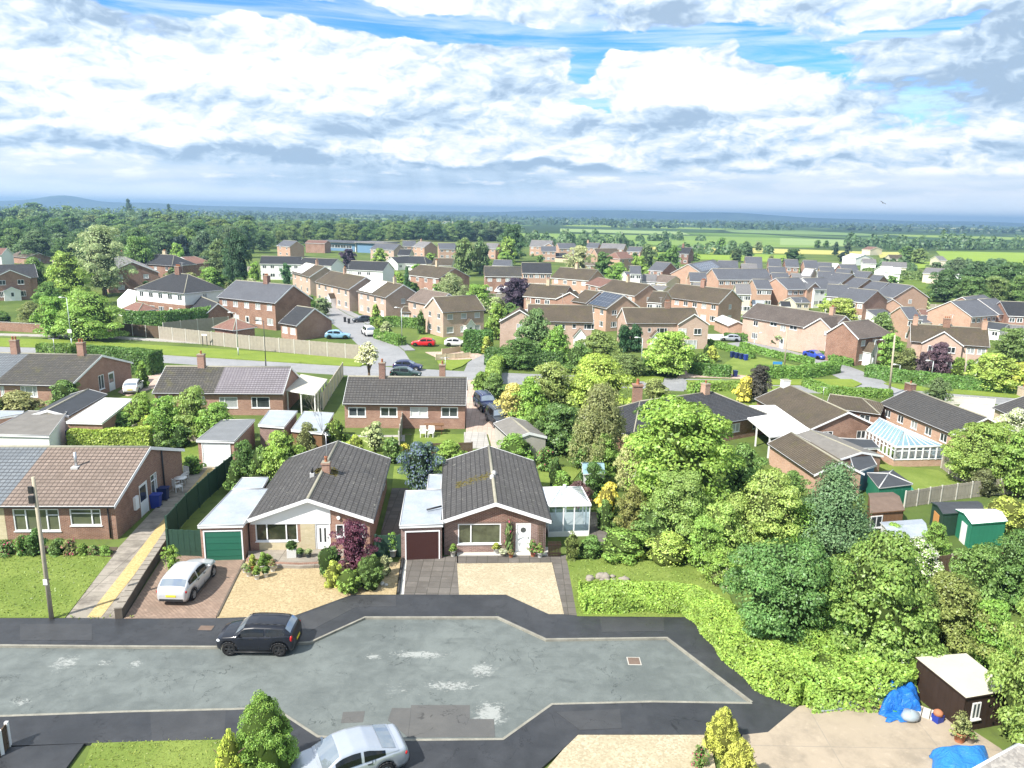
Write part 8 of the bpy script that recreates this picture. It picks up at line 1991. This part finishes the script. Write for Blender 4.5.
def chair(x, y, rz, label, m='white_paint', group=None):
 root = thing('garden_chair', label, 'chair', P(x, y, .05), rz, group)
 MB().box((-.26, -.26, .40), (.26, .26, .45)).build('seat', m, root); b = MB()
 for i in range(6): xx = -.25+.1*i; b.box((xx-.03, .24, .46), (xx+.03, .28, .98))
 b.box((-.28, .235, .93), (.28, .285, 1.0)); b.build('backrest', m, root)
 lm = MB().box((-.025, -.025, 0), (.025, .025, .40)).mesh('leg', m)
 for sx in (-.23, .23):
  for sy in (-.23, .23): link('leg', lm, root, (sx, sy, 0))
 am = MB().box((-.03, -.28, .62), (.03, .26, .66)).mesh('armrest', m)
 for sx in (-.29, .29): link('armrest', am, root, (sx, 0, 0))
 return root
def table(x, y, label, m='white_paint', r=.45, h=.72):
 root = thing('garden_table', label, 'table', P(x, y, .05)); MB().lathe([(0, h-.03), (r, h-.03), (r, h), (0, h)], 18).build('tabletop', m, root); lm = MB().tube((0, 0, 0), (0, 0, h-.03), .025, n=6).mesh('leg', m)
 for i in range(4): a = i*pi/2+.7; link('leg', lm, root, (math.cos(a)*r*.7, math.sin(a)*r*.7, 0))
 return root
chair(178, 492, 2.4, 'white garden chair nearest the bins beside the bungalow'); chair(184, 480, -.4, 'white garden chair farther along beside the bungalow'); table(181, 487, 'round white garden table between the two white chairs')
chair(423, 437, .1, 'left white garden chair in front of the long bungalow'); chair(431, 437, -.1, 'right white garden chair in front of the long bungalow')
def picnic(x, y, label):
 root = thing('picnic_table', label, 'picnic table', P(x, y, .05), .1); b = MB()
 MB().box((-.9, -.35, .70), (.9, .35, .75)).build('tabletop', 'brown_timber', root)
 bm = MB().box((-.9, -.13, .42), (.9, .13, .47)).mesh('bench', 'brown_timber')
 for s in (-.65, .65): link('bench', bm, root, (0, s, 0))
 lm = MB().tube((0, -.7, 0), (0, -.2, .7), .04, n=5).mesh('leg', 'brown_timber')
 for sx in (-.7, .7):
  for rz in (0, pi): e = link('leg', lm, root, (sx, 0, 0)); e.rotation_euler.z = rz
picnic(434, 432, 'brown picnic table in front of the right half of the long bungalow')
def pot(x, y, d, h, m, label, kind='bush', col=LIME, ph=.45, pw=None, z=GZ, sq=False, plant_=True, group=None):
 pt = P(x, y, z); root = thing('plant_pot', label, 'plant pot', pt, .2, group); r = d/2
 if sq: MB().prism([(-r, -r), (r, -r), (r, r), (-r, r)], 0, h, 0).build('pot', m, root)
 else: MB().lathe([(r*.72, 0), (r*.95, h*.9), (r*1.06, h*.9), (r*1.06, h), (r*.9, h), (r*.85, h*.9), (0, h*.9)], 14).build('pot', m, root)
 if plant_:
  c = link('plant', crown(kind, 0, 2), root, (0, 0, h*.85)); w = pw or d*1.5; c.scale = (w/2, w/2, ph); c.color = (*col, 1)
 return root
PG = 'flower pots grouped on the gravel'
for i, (x, y, d, h, m, k, c, ph, lb) in enumerate(((249, 576, .32, .28, 'white_pot', 'flower', MID, .35, 'white pot with pink flowers nearest the gravel edge'), (257, 579, .34, .30, 'white_pot', 'bush', LIME, .55, 'white pot with a tall lime plant at the front of the group'), (266, 577, .32, .28, 'white_pot', 'bush', MID, .4, 'white pot right of the tall lime plant'), (273, 571, .34, .34, 'white_pot', 'flower', OLIVE, .4, 'white pot at the right end of the group'), (245, 572, .30, .26, 'white_pot', 'bush', PALE, .3, 'small pale pot at the left end of the group'),
 (253, 570, .34, .3, 'terracotta', 'bush', GOLD, .7, 'terracotta pot with a golden plant in the middle of the group'), (262, 570, .34, .3, 'white_pot', 'bush', BRIGHT, .55, 'white pot with bushy green plant at the back of the group'), (269, 565, .32, .28, 'white_pot', 'bush', LIME, .4, 'white pot at the back right of the group'))):
 pot(x, y, d, h, m, lb, k, c, ph, group=PG)
pot(292, 556, .52, .48, 'white_pot', 'square white planter with a round bush below the wide window', 'ball', DEEP, .55, .65, z=.30, sq=True)
pot(300, 557, .36, .26, 'grey_bin', 'low grey pot right of the square white planter', 'bush', MID, .35, z=.30); pot(308.5, 557, .36, .26, 'grey_bin', 'low grey pot left of the white front door', 'bush', PALE, .3, z=.30)
pot(393, 556, .42, .4, 'white_pot', 'white pot holding the lemon leaved shrub', plant_=False, z=.1)
pot(453, 556, .34, .34, 'pale_concrete', 'pale pot with a green plant left of the dark gabled bungalow window', 'bush', LIME, .5); pot(496, 553, .36, .3, 'white_pot', 'pot of yellow flowers under the right end of the window', 'bush', GOLD, .4, z=.17)
pot(503, 555, .4, .2, 'rock', 'low stone trough of white flowers beside the climbing rose', 'blossom', PALE, .22, z=.17); pot(533, 556, .36, .3, 'terracotta', 'terracotta pot with pink roses right of the white door', 'flower', MID, .7, .8); pot(540, 557, .34, .28, 'white_pot', 'white pot of mixed flowers by the slatted gate', 'flower', BRIGHT, .6)
pot(511, 557, .3, .24, 'terracotta', 'small terracotta pot left of the white door', 'flower', OLIVE, .25); pot(959, 741, .46, .42, 'terracotta', 'terracotta pot under the wispy shrub by the brown shed', plant_=False)
pot(970, 742, .34, .3, 'rock', 'small round pot at the end of the concrete yard', 'flower', MID, .25)
def rocks(x, y, n, rad, label, m='rock', z=GZ, sz=(.12, .3)):
 rg = random.Random(n); b = MB()
 for k in range(n):
  a = rg.uniform(0, 6.28); rr = rad*rg.random()**.6; s = rg.uniform(*sz); c = Vector((math.cos(a)*rr*1.5, math.sin(a)*rr*.6, s*.2))
  pr = [(0, -.5), (.8, -.4), (1, 0), (.75, .45), (.25, .62), (0, .65)]; k0 = len(b.v); b.lathe(pr, 7)
  for i in range(k0, len(b.v)): v = b.v[i]; j = rg.uniform(.8, 1.2); b.v[i] = Vector((c.x+v.x*s*j, c.y+v.y*s*j*.8, c.z+v.z*s*j))
 o = b.build('rockery', m); o.location = P(x, y, z); return tag(o, label, 'rockery')
rocks(607, 580, 16, .75, 'small rockery of grey stones in the corner lawn'); rocks(378, 585, 5, .3, 'few pale stones on the gravel right of the maple', 'pale_concrete', sz=(.08, .16))
def tarp(pts, m, label, ht, seed=1, n=26, name='tarpaulin', drape=.12):
 c = [P(x, y, GZ) for x, y in pts]; o = sum(c, Vector())/4; rg = random.Random(seed); b = MB(); ph = [rg.uniform(0, 6) for _ in range(8)]; g = []
 for j in range(n+1):
  row = []
  for i in range(n+1):
   s, t = i/n, j/n; p = (c[0]*(1-s)+c[1]*s)*(1-t)+(c[3]*(1-s)+c[2]*s)*t-o
   e = min(s, 1-s, t, 1-t); k = min(1, e*4.)**.5 if e > 0 else 0; hh = ht(s, t)*k
   f = (1-k)
   fold = math.sin(s*23+ph[0]+3*math.sin(t*5+ph[1]))*.5+math.sin(t*19+ph[2]+2*math.sin(s*7+ph[3]))*.5+.6*math.sin((s+t)*11+ph[4])
   p = p+Vector((fold*.07*f, fold*.07*f, 0)); z = hh*(1+.04*fold)+fold*drape*(.15+2.2*k*(1-k))*.4+.03
   row.append(b.pt((p.x, p.y, max(.012, z))))
  g.append(row)
 for a, d in zip(g, g[1:]):
  for i in range(n): b.idx((a[i], a[i+1], d[i+1], d[i]), 0, True)
 q = b.build(name, m); q.location = (o.x, o.y, GZ); return tag(q, label, 'tarpaulin')
tarp([(879, 716), (921, 715), (917, 694), (881, 697)], 'blue_tarp', 'heap covered by a creased blue tarpaulin beside the brown shed', lambda s, t: .85+.12*t-.2*s+.05*math.sin(s*9), 3)
tarp([(886, 722), (918, 722), (915, 710), (884, 710)], 'blue_tarp', 'blue sheet spread on the concrete in front of the covered heap', lambda s, t: .10, 5, drape=.08)
ltp = [P(930, 775, 1.1), P(1010, 775, 1.1), P(987, 752, 1.35), P(932, 752, 1.3)]
bgs = MB(); bgs.lathe([(0, 0), (.34, .02), (.4, .15), (.33, .3), (.1, .36), (0, .36)], 12)
for i, v in enumerate(bgs.v): bgs.v[i] = Vector((v.x*(1+.12*math.sin(i*2.1)), v.y*(.8+.1*math.cos(i)), v.z*(1+.1*math.sin(i*1.3))))
o = bgs.build('plastic_bag', 'clear_plastic'); o.location = P(910, 719, GZ+.03); tag(o, 'full clear plastic bag on the blue sheet', 'bag')
o = MB().lathe([(.14, 0), (.19, .26), (.17, .26), (.13, .03), (0, .03)], 12).build('bucket', 'red_plastic'); o.location = P(884, 712, GZ); tag(o, 'red bucket at the front of the covered heap', 'bucket')
o = MB().lathe([(.12, 0), (.15, .2), (.13, .2), (.1, .03), (0, .03)], 12).build('bucket', 'mid_green_paint'); o.location = P(894, 713, GZ); tag(o, 'green bucket at the front of the covered heap', 'bucket')
def leaning_frame(x, y, w, h, label, frame='pink_plastic', pane='white_plate'):
 root = thing('framed_panel', label, 'panel', P(x, y, GZ), .1); root.scale = (.75, .75, .75); root.rotation_euler = (-.22, 0, .1); t = .07; b = MB()
 b.box((-w/2, 0, 0), (-w/2+t, .05, h)); b.box((w/2-t, 0, 0), (w/2, .05, h)); b.box((-w/2+t, 0, 0), (w/2-t, .05, t)); b.box((-w/2+t, 0, h-t), (w/2-t, .05, h)); b.build('frame', frame, root); MB().box((-w/2+t, .015, t), (w/2-t, .035, h-t)).build('pane', pane, root)
leaning_frame(872, 703, .42, .95, 'pink framed panel leaning against the laurel bank'); leaning_frame(880, 702, .25, 1.25, 'narrow white board leaning beside the blue covered heap', 'white_paint')
def ladder(x, y, label):
 root = thing('ladder', label, 'ladder', P(x, y, GZ)); root.scale = (.75, .75, .75); root.rotation_euler = (-.2, 0, .15); st_ = MB().box((-.02, -.03, 0), (.02, .03, 2.3)).mesh('stile', 'steel');
 for s in (-.2, .2): link('stile', st_, root, (s, 0, 0))
 rg_ = MB().tube((-.18, 0, 0), (.18, 0, 0), .018, n=6).mesh('rung', 'steel')
 for i in range(8): link('rung', rg_, root, (0, 0, .25+.27*i))
ladder(905, 690, 'aluminium ladder standing behind the blue covered heap')
for i, (a, c, z, lb) in enumerate((((822, 706), (862, 699), .10, 'upper pale board lying along the laurel bank'), ((820, 710), (858, 705), .04, 'lower pale board lying along the laurel bank'))):
 o = strip('board', [P(*a, GZ+z), P(*c, GZ+z)], .28, GZ+z+.05, 'pale_sheet_roof', kind=None, z0=GZ+z); tag(o, lb, 'board')
t_ = thing('coal_crate', 'dark blue crate with orange sack beside the brown shed wall', 'crate', P(937, 721, GZ), .4); t_.scale = (.8, .8, .8)
MB().box((-.22, -.2, 0), (.22, .2, .38)).build('crate', 'blue_bin', t_); b = MB().lathe([(.05, .36), (.24, .38), (.22, .55), (.1, .64), (0, .65)], 10); b.build('sack', 'terracotta', t_)
st2 = MB()
for i in range(3): st2.box((-.5+.3*i, -.3, 0), (-.24+.3*i, .3, .12))
o = st2.build('paving_stack', 'pale_concrete'); o.location = P(928, 715, GZ); o.rotation_euler.z = -.6; tag(o, 'short row of pale slabs along the brown shed wall', 'slabs')
R0 = [P(958, 778, 1.9), P(1018, 744, 2.2), P(1085, 760, 2.2), P(1085, 830, 1.9)]
root = thing('outbuilding', 'outbuilding with grey stone chipped roof cut by the lower right corner', 'outbuilding', (R0[1].x, R0[1].y, 0)); o_ = Vector((R0[1].x, R0[1].y, 0)); q = [p-o_ for p in R0]
MB().poly(q[::1]).poly([p-Vector((0, 0, .12)) for p in q][::-1]).build('roof', 'grey_shingle', root); b = MB()
cc = sum(q, Vector())/4; inn = [p+(cc-p)*.06 for p in q]
for i in range(4): a, d = inn[i], inn[(i+1) % 4]; b.poly([(a.x, a.y, -.05), (d.x, d.y, -.05), (d.x, d.y, d.z-.1), (a.x, a.y, a.z-.1)])
b.build('wall', 'brown_brick', root); b = MB()
for i in (0, 1): b.tube(q[i]+Vector((0, 0, -.04)), q[i+1]+Vector((0, 0, -.04)), .07, n=5)
b.build('verge', 'white_paint', root)
tarp([(935, 790), (1000, 790), (985, 752), (930, 754)], 'light_blue_tarp', 'light blue sheet over garden furniture at the lower right corner', lambda s, t: .5+.2*t, 9, drape=.015)
def aerial(h, x, y=0., up=1.3):
 b = MB().tube((0, 0, -.2), (0, 0, up), .022, n=5).tube((-.5, 0, up-.08), (.5, 0, up-.08), .016, n=4)
 for i in range(7): b.tube((-.45+.15*i, -.22, up-.08), (-.45+.15*i, .22, up-.08), .009, n=4)
 o = b.build('tv_aerial', 'steel', h.roof); o.location = (x, y, h.zroof(x, y)); o.rotation_euler.z = .5
aerial(B1, B1.r0+(B1.r1-B1.r0)*.44+.3, -.25, 2.6); aerial(MBg, MBg.r1-2.2, .3, 2.2); aerial(W1, 2.5, -.5, 2.2); aerial(TL, 4, .4, 1.8)
for h in (E2, Lh, Nh, Oh, Qh, Rh, Dh, Ch): aerial(h, h.r0+(h.r1-h.r0)*.5+.4, .1, 2.2)
gh = shed('small pale glasshouse by the lawn behind the small conservatory', [(583, 474), (605, 473), (603, 462), (581, 462)], 1.8, 'white_paint', 'polycarbonate', .35, 'glasshouse', 'glasshouse')
def inside(p, poly):
 r = False; n = len(poly)
 for i in range(n):
  a, c = poly[i], poly[(i+1) % n]
  if (a.y > p.y) != (c.y > p.y) and p.x < (c.x-a.x)*(p.y-a.y)/(c.y-a.y)+a.x: r = not r
 return r
def blades(pxs, z, col, label, dens=34, size=.06, seed=1):
 poly = [P(x, y, z) for x, y in pxs]; xs = [p.x for p in poly]; ys = [p.y for p in poly]; rg = random.Random(seed); pts = []
 n = int((max(xs)-min(xs))*(max(ys)-min(ys))*dens)
 for i in range(n):
  p = Vector((rg.uniform(min(xs), max(xs)), rg.uniform(min(ys), max(ys)), z+rg.uniform(.0, .05)))
  if inside(p, poly): pts.append(tuple(p))
 o = link('grass', leaf_mesh('grass', pts, np.tile((0, -.4, .9), (len(pts), 1)), size, 'leaf', None, 2.2, seed, .7)); o.color = (*col, 1)
 return tag(o, label, 'grass', kind='stuff')
blades([(-60, 557), (0, 554), (60, 553), (111, 558), (66, 616.5), (0, 616.5), (-60, 617)], GZ+.012, (.115, .155, .03), 'short grass of the lawn in front of the brick bungalow pair', seed=1)
blades([(578, 613), (568, 561.5), (612, 558), (650, 562), (692, 567), (712, 577), (728, 596), (735, 620), (700, 618)], GZ+.01, (.115, .16, .03), 'short grass of the corner lawn inside the bright hedge', seed=2)
blades([(78, 775), (88, 741.5), (150, 739.5), (229, 738), (258, 790), (60, 790)], GZ+.012, (.13, .16, .03), 'rough grass of the lawn at the bottom of the photo', 75, .042, 3)
blades([(452, 619), (498, 619), (500, 616), (452, 616)], .02, (.08, .13, .03), 'weeds along the kerb before the dark gabled bungalow', 60, .09, 4)
blades([(70, 618.5), (130, 618.5), (135, 616), (70, 616)], GZ+.01, (.10, .13, .03), 'weeds at the foot of the driveway', 40, .08, 5)
rf = random.Random(77)
SG_ = 'garden shrubs among the far houses'
areas = [((600, 262), (700, 296), 14), ((700, 280), (770, 304), 8), ((760, 296), (905, 312), 12), ((880, 306), (1024, 326), 12), ((770, 262), (925, 298), 12), ((510, 248), (640, 268), 22), ((390, 255), (520, 285), 26), ((240, 268), (340, 300), 14), ((410, 296), (520, 330), 16), ((130, 262), (232, 296), 20), ((600, 296), (720, 330), 14)]
occ = [(o.location.x, o.location.y) for o in scene.objects if o.parent is None and o.get('category') in ('house', 'garage', 'bungalow', 'barn', 'school', 'outhouse')]
k = 0
for a, c, n in areas:
 for i in range(n):
  x, y = rf.uniform(a[0], c[0]), rf.uniform(a[1], c[1]); p = P(x, y)
  if min((p.x-q[0])**2+(p.y-q[1])**2 for q in occ) < (5.2*KS(p)+.012*p.y)**2: continue
  s = KS(p); h = rf.uniform(1.6, 4.6)*s; w = h*rf.uniform(.8, 1.5)
  plant_at(p, h, w, rf.choice(('dome', 'dome', 'round', 'egg', 'bush')), rf.choice((LIME, MID, DEEP, BRIGHT, OLIVE, MID, PALE, (.065, .115, .032))), 'small garden shrub standing between houses of the far streets', cat='shrub', name='garden_shrub', group=SG_, trunk=0, parts=False, lod=3 if p.y > 170 else 2); k += 1
for q, lb in ((((640, 290), (668, 292)), 'pale fence between the chimneyed roofs and the mossy house'), (((768, 300), (800, 303)), 'pale fence behind the long pink terrace'), (((905, 309), (945, 311)), 'pale fence behind the garages on the right'), (((840, 306), (868, 304)), 'pale fence below the front estate row'), (((555, 262), (590, 264)), 'pale fence in front of the grey estate houses'), (((420, 285), (446, 292)), 'dark fence behind the tan roofed wing'), (((470, 300), (505, 300)), 'weathered fence under the white windowed brick house'), (((205, 300), (228, 308)), 'weathered fence beside the slate outhouse'), (((232, 270), (252, 272)), 'pale fence left of the cream gable terrace'), (((700, 296), (742, 300)), 'fence behind the large red gable'), (((950, 326), (1000, 330)), 'fence behind the chimneys of the wide semi'), (((655, 268), (690, 272)), 'fence before the blue grey roofed house')):
 fence(list(q), 1.8, lb, rf.choice(('weathered_timber', 'pale_timber', 'weathered_timber')), gap=2.4, board_w=.4)
GX = [((700, 300), (712, 301), 'felt_dark', 'low dark roofed garage behind the large red gable'), ((752, 300), (764, 300.5), 'pale_sheet_roof', 'grey roofed garage left of the mossy terrace roof'), ((605, 266), (616, 266.5), 'black_slate', 'dark garage before the bright brick corner house'), ((585, 262), (597, 262.5), 'brown_pantiles', 'tan garage among the trees of the estate'),
   ((655, 285), (668, 286), 'light_grey_tiles', 'light roofed garage between the semi and the mossy house'), ((727, 284), (740, 284.5), 'white_sheet_roof', 'white roofed garage beside the tall red gable'), ((918, 309), (930, 309.5), 'red_roof_tiles', 'red roofed garage before the stepped roofs'), ((780, 301), (790, 301.4), 'black_slate', 'black roofed garage next to the cream one'), ((940, 324), (952, 324.5), 'felt_dark', 'dark garage right behind the central chimney'), ((498, 286), (508, 286.5), 'white_sheet_roof', 'white roofed shed under the copper tree'), ((545, 300), (557, 300.5), 'mossy_dark_tiles', 'dark roof peeping over the brown roofed semi'), ((440, 284), (452, 285), 'felt_dark', 'dark shed roof beside the pale willow'), ((975, 330), (988, 331), 'white_sheet_roof', 'white garage behind the right chimney of the wide semi')]
for a, c, r, lb in GX: FH(lb, a, c, 6.5, rf.choice(('white_render', 'cream_render', 'orange_brick', 'brown_brick')), r, zr=3.5, ze=2.4, n=1, cat='garage', name='garage')
for x, y, pnt, lb in ((640, 292, 'white_car_paint', 'white car between the chimneyed roofs'), (666, 289, 'navy_paint', 'dark blue car near the mossy house'), (770, 303, 'silver_paint', 'silver car behind the long terrace'), (857, 303, 'red_paint', 'red car below the front estate row'), (925, 318, 'silver_paint', 'silver car among the garages on the right'), (985, 334, 'grey_paint', 'grey car behind the wide semi'), (818, 303, 'white_car_paint', 'white car before the white rendered pair'), (612, 284, 'blue_car_paint', 'blue car above the solar panels')):
 car('hatch', pnt, P(x, y), rf.uniform(-.3, .5), lb, detail=False)
bd = MB(); bd.lathe([(0, -.2), (.05, -.12), (.06, 0), (.04, .14), (0, .26)], 8); bd.v = [Vector((p.z, p.y, p.x)) for p in bd.v]
for sg in (-1, 1): bd.poly([(.08, 0, .02), (-.08, 0, .02), (-.16, sg*.30, .16), (.0, sg*.34, .17)]); bd.poly([(.0, sg*.34, .17), (-.16, sg*.30, .16), (-.14, sg*.62, .10)])
o = bd.build('bird', 'black_plastic'); d = ray(883, 203); t = 75/d.y; o.location = (d.x*t, 75, CAMH+d.z*t); o.rotation_euler = (.5, -.3, .6); o.scale = (.6, .6, .6); tag(o, 'small dark bird in flight below the clouds on the right', 'bird')
